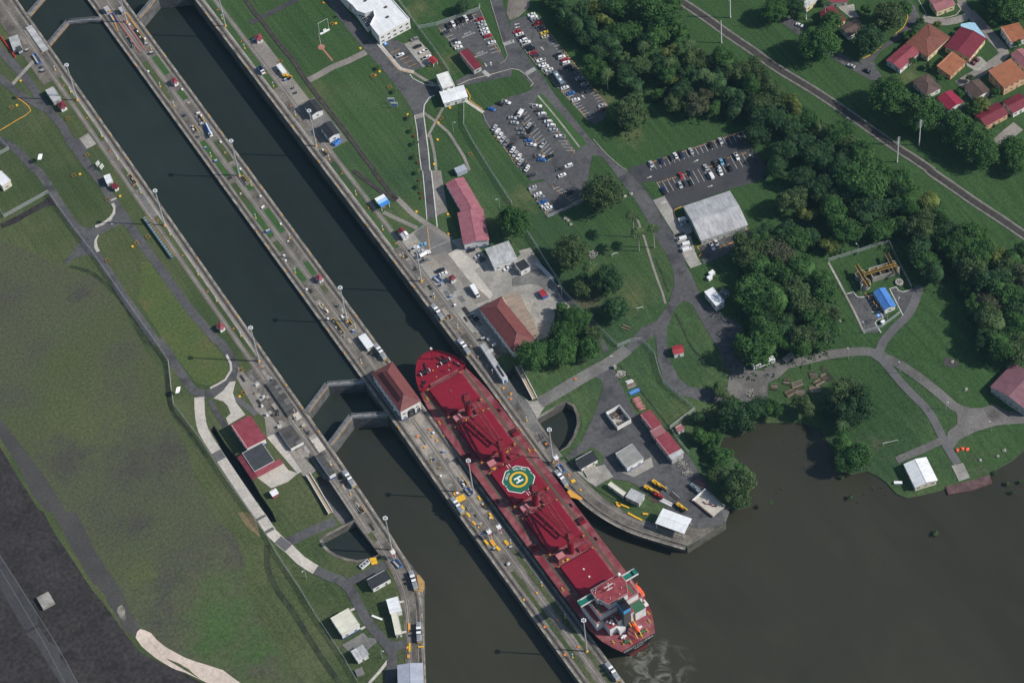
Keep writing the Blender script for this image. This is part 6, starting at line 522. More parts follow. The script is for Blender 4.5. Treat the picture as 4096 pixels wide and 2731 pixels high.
# lower basin rims
for P in (D['basin_west'], D['basin_east']):
    b = MB(); L = P+[P[0]]; sg = 1 if sum(P[i-1][0]*P[i][1]-P[i][0]*P[i-1][1] for i in range(len(P))) > 0 else -1; A = offset(L, -.02*sg); B_ = offset(L, -1.5*sg)
    for i in range(len(L)-1): zz = h_at(*P[i])+.15; z2 = h_at(*P[(i+1) % len(P)])+.15; b.add([(*A[i], zz), (*B_[i], zz), (*B_[i+1], z2), (*A[i+1], z2)], [(0,1,2,3)])
    b.build('basin_rim', 'lockconc', kind='structure')
def slab(b, x0, x1, y0, y1, z, t=.12, bottom=None):
    ys = sorted({y0, y1} | {y for y in (-72, -80, -88, -96, -103, -110, -118, -126, -134) if y0 < y < y1})
    P = lambda x, y, zz: (x, y, zz+h_at(0, y))
    for i, (a, c) in enumerate(zip(ys[:-1], ys[1:])):
        lo = (lambda x, y: (x, y, bottom)) if bottom is not None else (lambda x, y: P(x, y, z-t))
        b.add([lo(x0, a), lo(x1, a), lo(x1, c), lo(x0, c), P(x0, a, z), P(x1, a, z), P(x1, c, z), P(x0, c, z)], [(4,5,6,7), (1,2,6,5), (3,0,4,7)]+([(0,1,5,4)] if i == 0 else [])+([(2,3,7,6)] if c == y1 else []))
    return b
def strips(par, X, y0, y1, curve=None):
    """X: list of (name, x0, x1, material, z) laid along the wall"""
    for nm, x0, x1, m, z in X:
        b = MB(); b.box(min(x0, x1), max(x0, x1), y0, y1, z-.05, z); b.build(nm, m, par)
def track(par, xe, s, y0, y1):
    """towing track: s=+1 wall lies towards +x of the edge"""
    e = lambda a, c: (xe+s*a, xe+s*c)
    for nm, a, c, m, z in (('coping', -.02, .85, 'coping', .16), ('track_bed', .85, 3.3, 'trackbed', .08), ('rail_beam', 1.0, 1.3, 'lockpale', .15), ('rail_beam', 2.75, 3.05, 'lockpale', .15), ('rack_rail', 1.85, 2.15, 'rail', .17), ('inner_kerb', 3.3, 3.75, 'lockpale', .13)):
        x0, x1 = e(a, c); b = MB(); slab(b, min(x0, x1), max(x0, x1), y0, y1, z, .3); b.build(nm, m, par)
def return_track(par, xc, y0, y1, m='concreteB'):
    for nm, x0, x1, mm, z in (('return_bed', -1.25, 1.25, m, .10), ('return_rail', -.85, -.62, 'slot', .125), ('return_rail', .62, .85, 'slot', .125)):
        b = MB(); slab(b, xc+x0, xc+x1, y0, y1, z, .1); b.build(nm, mm, par)
track(west, -42.3, -1, -128, 700); track(centre, -8.7, 1, -900, 700); track(centre, 9.0, -1, -900, 700); track(east, 42.3, 1, -138, 700)
return_track(west, -50.7, -118, 700); return_track(east, 51.6, -60, 700)
return_track(centre, .2, -42, 700); return_track(centre, .2, -900, -73)
slab(MB(), 0, 0, 0, 1, 0); wm_ = MB(); slab(wm_, -8.7, 9.0, -900, 700, .03, bottom=-14); wm_.build('wall_mass', 'lockwall', centre)
# curved ends of the tracks
def curved(par, P, offs):
    CNT[0] = 0
    L = smooth_line(P, 3)
    for nm, a, c, m, z in offs:
        b = MB(); ribbon(b, L, a, c, 0, 0, z); b.build(nm, m, par)
TO = (('wall_top', 1.0, -8.5, 'lockconc', .09), ('coping', 1.05, .2, 'coping', .16), ('track_bed', 0, -2.4, 'trackbed', .13), ('rail_beam', -.15, -.45, 'lockpale', .17), ('rail_beam', -1.9, -2.2, 'lockpale', .17), ('return_bed', -5.2, -7.2, 'concreteB', .14), ('return_rail', -5.5, -5.75, 'slot', .16), ('return_rail', -6.6, -6.85, 'slot', .16))
curved(west, D['west_curve'], TO)
curved(east, D['east_curve'], [(n, -a, -c, m, z) for n, a, c, m, z in TO])
# pavements between tracks
PV = [0]
def pave(par, nm, m, x0, x1, y0, y1, z=.06):
    PV[0] += 1; z += .0008*(PV[0] % 25)
    b = MB(); slab(b, x0, x1, y0, y1, z, .06); b.build(nm, m, par)
pave(west, 'pavement', 'lockconc', -49.4, -46.0, -128, 6); pave(west, 'pavement', 'concreteB', -52.9, -52, -118, -80, .05)
pave(west, 'pavement', 'lockconc', -62, -52, -66, 0, .05); pave(west, 'pavement', 'lockconc', -54.5, -52, -80, -66, .05); pave(west, 'pavement', 'lockconc', -49.4, -46, 158, 182); pave(west, 'pavement', 'lockconc', -58, -46, 238, 700, .05)
pave(west, 'pavement', 'concreteD', -49.4, -46, 118, 140); pave(west, 'pavement', 'concreteL', -47.1, -46.05, 6, 238, .07)
pave(centre, 'pavement', 'lockconc', -4.95, 5.25, -900, 700, .055)
pave(east, 'pavement', 'lockconc', 46.05, 50.3, -138, 25); pave(east, 'pavement', 'lockconc', 52.9, 62, -66, -4, .05); pave(east, 'pavement', 'lockconc', 46.05, 50.3, 96, 160)
pave(east, 'pavement', 'concreteB', 52.9, 60, 140, 200, .05); pave(east, 'pavement', 'concreteD', 52.9, 63, 104, 142, .05); pave(east, 'pavement', 'concreteL', 46.05, 46.8, 25, 400, .07)
pave(centre, 'pavement', 'lockpale', -4.9, 5.2, -96, -72.5, .075); pave(centre, 'pavement', 'lockpale', 2.0, 5.2, -140, -96, .07)
for i, (x0, x1, y0, y1) in enumerate(D['centre_grass']):
    pave(centre, 'grass_bed', 'lawnG' if i % 3 and i < 13 else 'lawnW', x0, x1, y0, y1, .10)
# slabs of differing age on the wall tops
rs = random.Random(5)
for par, x0, x1, ys in ((centre, -4.8, -1.3, [(-170, 210)]), (centre, 1.6, 5.2, [(-170, 210)]), (west, -49.3, -46.1, [(-120, 0)]), (east, 46.2, 50.2, [(-130, 20)]), (west, -61, -52.5, [(-64, -4)]), (east, 53, 61, [(-64, -8)])):
    for k in range(26):
        ya, yb = ys[0]; y = rs.uniform(ya, yb); w = rs.uniform(1.2, 3); xx = rs.uniform(x0, x1-1.2); L_ = rs.uniform(1.5, 6)
        if any(gx0 < xx+w/2 < gx1 and gy0-4 < y < gy1+4 for gx0, gx1, gy0, gy1 in D['centre_grass']): continue
        pave(par, 'slab', rs.choice(['lockpale', 'concreteD', 'lockconc', 'concreteL', 'slot']), xx, min(x1, xx+w), y, y+L_, .092+.002*k)
# gate leaves
def gate(name_label, xa, ya, xb, yb, zb):
    g = thing('lock_gate', name_label, 'lock gate')
    L = hypot(xb-xa, yb-ya); a = atan2(yb-ya, xb-xa); g.location = (xa, ya, 0); g.rotation_euler = (0, 0, a); sgn = 1
    MB().box(0, L, -1.05, 1.05, zb, .25).build('leaf', 'gatesteel', g)
    MB().box(0, L, -1.0, 1.0, .254, .33).build('walkway', 'gatewalk', g)
    for y in (-1.0, 1.0):
        b = MB(); n = int(L/1.8)
        for i in range(n+1): b.tube((L*i/n, y, .3), (L*i/n, y, 1.35), .04, 5)
        b.tube((0, y, 1.35), (L, y, 1.35), .04, 5); b.tube((0, y, .85), (L, y, .85), .03, 5); b.build('handrail', 'galv', g)
    for y in (-1.13, 1.13): MB().box(.2, L-.2, min(y, y*.93), max(y, y*.93), -.45, -.15).build('timber_fender', 'paintO' if y < 0 else 'galv', g)
    b = MB(); n = int(L/1.6)
    for i in range(n): b.box(.3+i*1.6, .38+i*1.6, -1.1, 1.1, zb, .0)
    for z in (-2, -4, -6, -8):
        if z > zb: b.box(.1, L-.1, -1.1, 1.1, z-.08, z)
    b.build('rib', 'gatesteel2', g)
    return g
mat('gatewalk', (.2,.205,.21), .7, (.11,.11,.115), .4, fine=.2); mat('gatesteel', (.13,.13,.128), .7, (.075,.075,.075), .3, fine=.2); mat('gatesteel2', (.10,.10,.10), .7, fine=.2)
for lab, xa, ya, xb, yb in (('left leaf of the upper closed gate beside the control house', -42.3, -39.5, -25.3, -30.7), ('right leaf of the upper closed gate beside the control house', -8.7, -39.9, -25.1, -30.7),
    ('left leaf of the lower closed gate below the control house', -42.3, -63.6, -24.8, -54.7), ('right leaf of the lower closed gate below the control house', -8.7, -64, -24.6, -54.7),
    ('left leaf of the gate near the top left', -42.3, 263.6, -25.6, 272.8), ('right leaf of the gate near the top left', -8.7, 263.6, -25.4, 272.8),
    ('left leaf of the gate cut by the top edge', -42.3, 290.6, -25.6, 299.6), ('right leaf of the gate cut by the top edge', -8.7, 290.6, -25.4, 299.6)):
    gate(lab, xa, ya, xb, yb, -12)
gate('open-water gate leaf across the top of the ship chamber, left half', 9.0, 252, 25.6, 261, -13); gate('open-water gate leaf across the top of the ship chamber, right half', 42.3, 252, 25.8, 261, -13)
# ---------------------------------------------------------------- railways
for lab, bed, P, w, kind in D['rail']:
    r = thing('railway_track', lab, 'railway'); L = smooth_line(P, 3)
    b = MB(); ribbon(b, L, w/2, -w/2, 12); b.build('track_ballast', bed, r)
    if kind:
        b = MB(); ribbon(b, L, w*.33, -w*.33, 14); b.build('ballast_crown', 'ballastdk', r)
    b = MB(); acc = 0
    for i in range(len(L)-1):
        (x0, y0), (x1, y1) = L[i], L[i+1]; d = hypot(x1-x0, y1-y0); a = atan2(y1-y0, x1-x0)
        while acc < d:
            t = acc/d; b.cbox(x0+(x1-x0)*t, y0+(y1-y0)*t, LAYER(x0, y0, 16)+.05, .24, 2.5, .12, a); acc += .75 if not kind else .7
        acc -= d
    b.build('sleepers', 'tie', r, kind='stuff')
    for o in (-.75, .75):
        b = MB(); ribbon(b, L, o+.09, o-.09, 18, 0, .14); b.build('rail', 'rail', r)


# ---------------------------------------------------------------- buildings
WIN = {}
def win_mesh(w, h):
    k = (round(w, 1), round(h, 1))
    if k not in WIN:
        a = MB(); t = .09
        a.box(-w/2, w/2, -.06, .03, -h/2, -h/2+t); a.box(-w/2, w/2, -.06, .03, h/2-t, h/2); a.box(-w/2, -w/2+t, -.06, .03, -h/2+t, h/2-t); a.box(w/2-t, w/2, -.06, .03, -h/2+t, h/2-t); a.box(-.04, .04, -.05, .02, -h/2+t, h/2-t)
        g = MB(); g.box(-w/2+t, w/2-t, -.025, .0, -h/2+t, h/2-t)
        WIN[k] = (a.mesh('window_frame', 'galv'), g.mesh('window_pane', 'glass'))
    return WIN[k]
def put_window(par, x, y, z, rz, w=1.5, h=1.1, pane='glass'):
    a, g = win_mesh(w, h); o = link('window', a, par, (x, y, z), rz); p = link('pane', g, o)
    if pane != 'glass': p.material_slots[0].link = 'OBJECT'; p.material_slots[0].material = MATS[pane]
VIEW = Vector((-.43, -.9))
def slope(b, p0, p1, q1, q0, t=.16, mi=0):
    """solid roof plane: p0-p1 eave, q0-q1 top edge"""
    P = [Vector(p) for p in (p0, p1, q1, q0)]; n = (P[1]-P[0]).cross(P[3]-P[0]).normalized()
    if n.z < 0: n = -n
    lo = [p-n*t for p in P]; m = len(P)
    b.add(P+lo, [(0,1,2,3), (7,6,5,4), (0,4,5,1), (1,5,6,2), (2,6,7,3), (3,7,4,0)], mi); return b
def building(name, label, cat, R, h, roof, rm, wm, rise, o):
    cx, cy, L, W, a = R
    if abs(a) < .11: a = 0.0
    L = max(L, 2.2); W = max(W, 2.2)
    ax = o.get('axis') or ('x' if L >= W else 'y')
    if ax == 'y': a += pi/2; L, W = W, L
    root = thing(name, label, cat, (cx, cy, h_at(cx, cy)), a, 'houses beyond the railway' if name == 'house' else None)
    ov = 0 if o.get('plain') or roof in ('none', 'parapet') else (.35 if o.get('kiosk') else .5)
    if roof == 'flat' and not o.get('kiosk') and not o.get('posts'): ov = min(ov, .25)
    wl, ww = L/2-ov, W/2-ov
    # walls
    if o.get('posts'):
        for sx in (-1, 1):
            for sy in (-1, 1): MB().box(sx*wl-.12, sx*wl+.12, sy*ww-.12, sy*ww+.12, 0, h).build('post', wm, root)
        MB().box(-wl*.6, wl*.6, -ww*.5, ww*.5, .02, 1.1).build('bench_counter', 'wood', root)
    elif roof == 'none':
        for x0, x1, y0, y1 in ((-wl, wl, -ww, -ww+.22), (-wl, wl, ww-.22, ww), (-wl, -wl+.22, -ww+.22, ww-.22), (wl-.22, wl, -ww+.22, ww-.22)): MB().box(x0, x1, y0, y1, 0, h).build('wall', wm, root)
        MB().box(-wl+.22, wl-.22, -ww+.22, ww-.22, 0, .2).build('floor', 'concreteL', root)
        q = random.Random(9)
        for i in range(16):
            b = MB(); x, y = q.uniform(-wl+1, wl-1), q.uniform(-ww+1, ww-1); b.cbox(0, 0, .4, q.uniform(.5, 1.6), q.uniform(.4, 1.2), q.uniform(.3, .9), q.uniform(0, 3))
            b.build('scrap_pile', q.choice(['rail', 'wood', 'red', 'white', 'brown']), root).location = (x, y, .2)
    else:
        b = MB(); zt = h-.02
        b.box(-wl, wl, -ww, ww, -.3, zt-.15)
        if roof == 'gable':
            for s in (-1, 1): b.add([(s*wl, -ww, zt-.15), (s*wl, ww, zt-.15), (s*wl, 0, zt-.15+rise*ww/(W/2))], [(0,1,2)])
        b.build('walls', 'wallW' if wm == 'wallWB' else wm, root)
        if wm == 'wallWB':
            b = MB(); b.box(-wl-.03, wl+.03, -ww-.03, ww+.03, -.2, .9); b.build('plinth', 'plinth', root)
        if not o.get('plain'):
            first = True; hh = 1.1 if h > 3.5 else .9
            for nx, ny, ln in ((0, -1, wl), (0, 1, wl), (-1, 0, ww), (1, 0, ww)):
                v = Vector((nx, ny)); v.rotate(Matrix.Rotation(a, 2))
                if v.dot(VIEW) < .15: continue
                n = max(1, int(2*ln/3.4)); rz = atan2(nx, -ny)
                for f in range(2 if h > 6 else 1):
                    for i in range(n):
                        u = -ln+2*ln*(i+.5)/n; z = (1.9 if h > 3.3 else 1.75)+f*3.2
                        x, y = (u, ny*(ww+.03)) if nx == 0 else (nx*(wl+.03), u)
                        if first and f == 0 and i == n//2 and not o.get('arch'):
                            first = False; d = MB(); d.box(-.5, .5, -.05, .05, -1, 1.05); dd = d.build('door', 'door', root); dd.location = (x, y, 1.0); dd.rotation_euler = (0, 0, rz)
                            k = MB(); k.box(.32, .42, -.11, -.05, -.05, .08); k.build('door_handle', 'galv', dd); continue
                        put_window(root, x, y, z, rz, 1.6 if not o.get('kiosk') else 1.1, hh, 'glassblue' if o.get('ww') else 'glass')
    # roof
    x0, x1, y0, y1 = -L/2, L/2, -W/2, W/2
    seam = []
    if roof == 'flat':
        b = MB(); b.box(x0, x1, y0, y1, h-.18, h); r = b.build('roof', rm, root)
        if not o.get('plain') and not o.get('kiosk') and not o.get('posts'):
            for p in ((x0, x1, y0, y0+.14), (x0, x1, y1-.14, y1), (x0, x0+.14, y0+.14, y1-.14), (x1-.14, x1, y0+.14, y1-.14)): MB().box(*p, h+.002, h+.14).build('roof_edge', rm if rm in ('roofW', 'roofGW', 'roofCream') else wm if wm != 'wallWB' else 'wallW', r)
        if o.get('slab'):
            n = int(L/1.9); m2 = max(1, int(W/2.6))
            for i in range(n):
                for j in range(m2):
                    q = RND.uniform(0, .05); MB().box(x0+L*i/n+.04, x0+L*(i+1)/n-.04, y0+W*j/m2+.04, y0+W*(j+1)/m2-.04, h+.004, h+.05+q).build('slab', rm if RND.random() < .8 else ('concreteD' if rm == 'slabdark' else 'concreteL'), r)
    elif roof == 'parapet':
        MB().box(x0+.3, x1-.3, y0+.3, y1-.3, h-.6, h-.45).build('roof', rm, root)
        MB().box(-.15, .15, y0+.3, y1-.3, h-.45, h-.35).build('roof_joint', 'brown', root)
        for p in ((x0, x1, y0, y0+.3), (x0, x1, y1-.3, y1), (x0, x0+.3, y0+.3, y1-.3), (x1-.3, x1, y0+.3, y1-.3)): MB().box(*p, h-.9, h).build('parapet', 'wallW', root)
    elif roof == 'mono':
        b = MB(); slope(b, (x0, y0, h-.05), (x1, y0, h-.05), (x1, y1, h+rise), (x0, y1, h+rise)); r = b.build('roof', rm, root)
        MB().box(-wl, wl, ww-.2, ww, h-.2, h+rise*.95).build('back_wall', 'wallW' if wm == 'wallWB' else wm, root)
        seam = [((x0, y0, h-.05), (x1, y0, h-.05), (x1, y1, h+rise), (x0, y1, h+rise))]
        if o.get('bay'):
            b = MB(); f = .2; sx = 1 if (Vector((cos(a), sin(a))).dot(VIEW) > 0) else -1; xa, xb = sorted((sx*L/2, sx*(L/2-L*f)))
            slope(b, (xa, y0-.02, h-.0), (xb, y0-.02, h-.0), (xb, y1+.02, h+rise+.05), (xa, y1+.02, h+rise+.05), .06); b.build('pale_roof_bay', o['bay'], root)
    elif roof == 'butterfly':
        for s in (-1, 1):
            b = MB(); slope(b, (s*(L/2), y0, h+rise), (s*(L/2), y1, h+rise), (s*.06, y1, h), (s*.06, y0, h)); b.build('roof_slope', rm, root)
    elif roof == 'gable':
        for s in (-1, 1):
            b = MB(); E = [(x0, s*W/2, h-.1), (x1, s*W/2, h-.1), (x1, 0, h+rise), (x0, 0, h+rise)]; slope(b, *E)
            m = rm
            r = b.build('roof_slope', m, root); seam.append(E)
        if o.get('half'):
            b = MB()
            for s in (-1, 1):
                sx = 1 if (Vector((cos(a), sin(a))).dot(VIEW) > 0) else -1; xa, xb = sorted((0, sx*L/2)); slope(b, (xa, s*W/2, h-.05), (xb, s*W/2, h-.05), (xb, 0, h+rise+.05), (xa, 0, h+rise+.05), .04)
            b.build('white_roof_half', o['half'], root)
        MB().box(x0, x1, -.22, .22, h+rise-.05, h+rise+.07).build('ridge_cap', rm, root)
    elif roof == 'hip':
        rl = max(0, (L-W)/2); A = (-rl, 0, h+rise); B_ = (rl, 0, h+rise)
        for P in (((x0, y0, h-.1), (x1, y0, h-.1), B_, A), ((x1, y1, h-.1), (x0, y1, h-.1), A, B_), ((x1, y0, h-.1), (x1, y1, h-.1), B_, B_), ((x0, y1, h-.1), (x0, y0, h-.1), A, A)):
            b = MB()
            if P[2] == P[3]: b.add(P[:3]+((P[0][0]*.999, P[0][1], h-.3), (P[1][0]*.999, P[1][1], h-.3)), [(0,1,2), (0,3,4,1)])
            else: slope(b, *P); seam.append(P)
            b.build('roof_slope', rm, root)
        b = MB(); b.tube(A, B_, .16, 6)
        for s, T in ((-1, A), (1, B_)):
            for t in (-1, 1): b.tube(T, (s*L/2, t*W/2, h-.06), .12, 6)
        b.build('ridge_cap', rm, root)
        b = MB(); b.box(x0+.15, x1-.15, y0+.15, y1-.15, h-.42, h-.3); b.build('soffit', 'wallW', root)
    if o.get('skirt'):
        for sx, sy, ln in ((0, -1, L/2), (0, 1, L/2), (-1, 0, W/2), (1, 0, W/2)):
            v = Vector((sx, sy)); v.rotate(Matrix.Rotation(a, 2))
            if v.dot(VIEW) < .1: continue
            b = MB(); d = 3.0
            if sx == 0: slope(b, (-L/2-d, sy*(W/2+d), h-1.3), (L/2, sy*(W/2+d), h-1.3), (L/2, sy*(W/2+.02), h-.3), (-L/2-d, sy*(W/2+.02), h-.3))
            else: slope(b, (sx*(L/2+d), -W/2-d, h-1.35), (sx*(L/2+d), W/2, h-1.35), (sx*(L/2+.02), W/2, h-.35), (sx*(L/2+.02), -W/2-d, h-.35))
            b.build('red_canopy', 'redmetal', root)
    if o.get('skylight'):                                   # long raised monitor on the chamber-side slope
        v = Vector((0, 1)); v.rotate(Matrix.Rotation(a, 2)); s = 1 if v.x < 0 else -1
        zz = lambda y: h-.1+(rise+.1)*(1-abs(y)/(W/2))
        b = MB(); ya, yb = s*W*.17, s*W*.34; b.add([(-L*.32, ya, zz(ya)+.22), (L*.36, ya, zz(ya)+.22), (L*.36, yb, zz(yb)+.22), (-L*.32, yb, zz(yb)+.22), (-L*.32, ya, zz(ya)-.1), (L*.36, ya, zz(ya)-.1), (L*.36, yb, zz(yb)-.1), (-L*.32, yb, zz(yb)-.1)], [(0,1,2,3),(0,4,5,1),(1,5,6,2),(2,6,7,3),(3,7,4,0)]); b.build('roof_monitor', 'skylight', root)
    if o.get('arch'):
        for nx in (-1, 1):
            v = Vector((nx, 0)); v.rotate(Matrix.Rotation(a, 2))
            if v.dot(VIEW) < 0: continue
            for yc, w, hh in ((0, 4.4, 6.2), (-4.3, 1.8, 3.6)):
                b = MB(); P = [(-w/2, 0)]+[(w/2*cos(pi-pi*i/10), hh-w/2+w/2*sin(pi*i/10)) for i in range(11)]+[(w/2, 0)]
                b.add([(nx*(wl+.06), yc+p[0], p[1]) for p in P]+[(nx*(wl-.5), yc+p[0], p[1]) for p in P], [tuple(range(len(P)))]); b.build('arched_doorway', 'dark', root)
            MB().box(nx*wl-.3 if nx < 0 else nx*wl, nx*wl if nx < 0 else nx*wl+.3, -ww, ww, h-1.0, h-.7).build('cornice', 'wallW', root)
        # wide windows under the eaves on both long sides
    return root
for args in D['bld']: building(*args)
# striped roofing sheets of the blue canopy
mat('bs1', (.05,.24,.62), .5, fine=.05); mat('bs2', (.35,.58,.78), .5, fine=.05)
for o in list(COL.objects):
    if o.name.startswith('canopy') and 'blue' in o.get('label', ''):
        rf = [c for c in o.children if c.name.startswith('roof')][0]; me = rf.data; x0 = min(v.co.x for v in me.vertices); x1 = -x0; y1 = max(v.co.y for v in me.vertices); z = max(v.co.z for v in me.vertices)
        for i in range(6): MB().box(x0+(x1-x0)*i/6+.02, x0+(x1-x0)*(i+1)/6-.02, -y1, y1, z+.004, z+.05).build('roof_sheet', ['bs1','bs1','bs2','bs2','white','white'][i], o)
# white main building with glazed court
P = D['bigroof']; root = thing('main_building', 'large white flat-roofed building with a glazed court cut by the top edge', 'building', (*P[4], 0)); ox, oy = P[4]
Q = [(p[0]-ox, p[1]-oy) for p in P]
MB().prism(Q, -.2, 7.3).build('walls', 'wallW', root)
MB().prism(Q, 7.3, 7.5, 0).build('roof', 'roofW', root)
b = MB(); n = len(Q)
for i in range(n):
    p, q = Q[i], Q[(i+1) % n]; b.beam((*p, 7.7), (*q, 7.7), .35, .45)
b.build('parapet', 'white', root)
N_ = [(p[0]-ox, p[1]-oy) for p in D['bignotch']]
MB().prism(N_, -.2, 4.3).build('court_wall', 'wallW', root); MB().prism(N_, 4.3, 4.5).build('court_glazing', 'glass', root)
b = MB(); xs = [p[0] for p in N_]; ys = [p[1] for p in N_]
for i in range(9):
    for (A, B_) in (((min(xs)+(max(xs)-min(xs))*i/8, min(ys)), (min(xs)+(max(xs)-min(xs))*i/8, max(ys))), ((min(xs), min(ys)+(max(ys)-min(ys))*i/8), (max(xs), min(ys)+(max(ys)-min(ys))*i/8))):
        K = [j for j in range(41) if inside((A[0]+(B_[0]-A[0])*j/40, A[1]+(B_[1]-A[1])*j/40), N_)]
        if K: b.beam((A[0]+(B_[0]-A[0])*K[0]/40, A[1]+(B_[1]-A[1])*K[0]/40, 4.56), (A[0]+(B_[0]-A[0])*K[-1]/40, A[1]+(B_[1]-A[1])*K[-1]/40, 4.56), .12, .12)
b.build('glazing_bars', 'galv', root)
for i in (1, 2, 8, 9):
    p, q = Q[i], Q[(i+1) % n]; d = hypot(q[0]-p[0], q[1]-p[1]); k = int(d/3.5); rz = atan2(q[1]-p[1], q[0]-p[0]); s = 1
    for f in (1.8, 5.0):
        for j in range(k):
            t = (j+.5)/k; nx, ny = (q[1]-p[1])/d, -(q[0]-p[0])/d
            if inside((p[0]+(q[0]-p[0])*t+nx*.3, p[1]+(q[1]-p[1])*t+ny*.3), Q): nx, ny = -nx, -ny
            put_window(root, p[0]+(q[0]-p[0])*t+nx*.04, p[1]+(q[1]-p[1])*t+ny*.04, f, rz, 1.8, 1.2)
for x, y in ((6, 8), (13, 2), (-1, 20), (9, 20), (16, 9)):
    b = MB(); b.box(-.7, .7, -.5, .5, 7.5, 8.2); b.box(-.2, .2, -.2, .2, 8.2, 8.6); b.build('roof_unit', 'rail', root).location = (x-4, y-12, 0)

# ---------------------------------------------------------------- bulk carrier
def text_mesh(name, body, size, m, parent, loc, rot, extrude=0, align='CENTER'):
    cu = bpy.data.curves.new(name, 'FONT'); cu.body = body; cu.size = size; cu.align_x = align; cu.align_y = 'CENTER'; cu.extrude = extrude
    t = bpy.data.objects.new('tmp', cu); COL.objects.link(t); bpy.context.view_layer.update()
    me = bpy.data.meshes.new_from_object(t.evaluated_get(bpy.context.evaluated_depsgraph_get())); bpy.data.objects.remove(t)
    me.materials.clear(); me.materials.append(MATS[m]); o = link(name, me, parent); o.location = loc; o.rotation_euler = rot; return o
ship = thing('bulk_carrier', 'long crimson bulk carrier with a green helipad entering the east chamber', 'ship', (25.2, 0, 0))
OUT = [(0.01,-44.6),(4.0,-45.3),(7.2,-48.2),(9.5,-51.4),(11.5,-55.0),(12.8,-58.4),(13.6,-62),(14.4,-67),(15.2,-73),(15.9,-81),(16.13,-90),(16.13,-216),(15.7,-226),(14.3,-234),(11.8,-240),(9.4,-244.6)]
WL = [(0.01,-52),(.8,-52.6),(2.0,-54.5),(3.4,-57),(5.2,-60),(7,-63),(8.8,-66.5),(11,-71),(13.2,-77),(15.2,-85),(16.1,-95),(16.13,-212),(14.5,-224),(10,-233),(6,-240),(3.5,-244)]
FC = 7                                              # forecastle break index
def ring(P, s): return [(s*x, y) for x, y in P]
b = MB(); n = len(OUT)
top = [2.8 if i < FC else 0 for i in range(n)]
for s in (1, -1):
    for i in range(n-1):
        z0, z1 = (2.8, 2.8) if i+1 < FC else (0, 0)
        lv = [(z0, z1, 1, 1), (-6.6, -6.6, .3, .3), (-12, -12, 0, 0)]
        pt = lambda k, j: (s*(WL[j][0]+(OUT[j][0]-WL[j][0])*lv[k][2]), WL[j][1]+(OUT[j][1]-WL[j][1])*lv[k][2], lv[k][0])
        for k in (0, 1):
            q = [pt(k, i), pt(k, i+1), pt(k+1, i+1), pt(k+1, i)]; b.add(q, [(0,1,2,3) if s < 0 else (3,2,1,0)], k)
    # transom half
    j = n-1
    b.add([(0, -244.6, 0), (s*OUT[j][0], OUT[j][1], 0), (s*5.5, -244.4, -6.6), (0, -244.4, -6.6)], [(0,1,2,3)], 0)
    b.add([(0, -244.4, -6.6), (s*5.5, -244.4, -6.6), (s*3.5, -244, -12), (0, -244, -12)], [(0,1,2,3)], 1)
b.build('hull', ['shiphull', 'shipboot'], ship)
dk = ring(OUT[FC-1:], 1)+ring(OUT[FC-1:], -1)[::-1]
MB().prism(dk, -.25, .0).build('main_deck', 'shipdeck', ship)
fk = ring(OUT[:FC], 1)+ring(OUT[:FC], -1)[::-1]
MB().prism(fk, .2, 2.8).build('forecastle_deck', 'shipred', ship)
b = MB(); E = ring(OUT[:FC], 1)
for s in (1, -1):
    for i in range(0, FC-1): b.beam((s*OUT[i][0], OUT[i][1]+.0, 3.3), (s*OUT[i+1][0], OUT[i+1][1], 3.3), .18, 1.1)
b.build('bulwark', 'shipred', ship)
b = MB()
for s in (1, -1):
    for i in range(FC-1, n-1):
        p, q = OUT[i], OUT[i+1]; L = hypot(q[0]-p[0], q[1]-p[1]); k = max(1, int(L/2.5))
        for j in range(k): t = j/k; b.tube((s*(p[0]+(q[0]-p[0])*t)*.99, p[1]+(q[1]-p[1])*t, 0), (s*(p[0]+(q[0]-p[0])*t)*.99, p[1]+(q[1]-p[1])*t, 1.05), .035, 4)
        for z in (.55, 1.05): b.tube((s*p[0]*.99, p[1], z), (s*q[0]*.99, q[1], z), .035, 4)
b.build('deck_railing', 'shipreddk', ship)
for x in (12.0, -12.0): MB().box(x-.55, x+.55, -216, -63, .005, .03).build('deck_lane', 'decklane', ship)
# hatches
HY = [(-64.6,-83.0),(-92.0,-115.6),(-125.4,-147.0),(-157.0,-180.0),(-190.0,-210.2)]
for i, (y1, y0) in enumerate(HY):
    w = 9.3; c = MB(); c.box(-w+.25, w-.25, y0+.25, y1-.25, 0, 1.5); co = c.build('hatch_coaming', 'shipreddk', ship)
    k = 4 if i != 2 else 2
    for j in range(k):
        a0 = y0+(y1-y0)*j/k; a1 = y0+(y1-y0)*(j+1)/k; p = MB(); p.box(-w, w, a0+.015, a1-.015, 1.5, 2.5); hc = p.build('hatch_cover', 'shipred', ship)
        if j in (1, 2) and i in (0, 4): MB().tube((-.8, (a0+a1)/2, 2.5), (-.8, (a0+a1)/2, 2.9), .5, 10).build('hatch_vent', 'shipdeck' if i == 0 else 'shipwhite', hc)
    b = MB()
    for s in (-1, 1):
        m = int((y1-y0)/1.6)
        for j in range(m+1):
            y = y0+(y1-y0)*j/m; b.box(s*w-.06 if s > 0 else s*w-.3, s*w+.3 if s > 0 else s*w+.06, y-.12, y+.12, 0, 1.9)
    b.build('coaming_stays', 'shipreddk', co, kind='stuff')
    for sx in (-1, 1):
        for yy in (y0-.9, y1+.9):
            q = MB(); q.box(sx*9.6-.35, sx*9.6+.35, yy-.2, yy+.2, .0, 1.5); q.box(sx*9.6-.6, sx*9.6+.6, yy-.12, yy+.12, 1.5, 1.8); q.build('hatch_jack', 'oldyellow', ship)
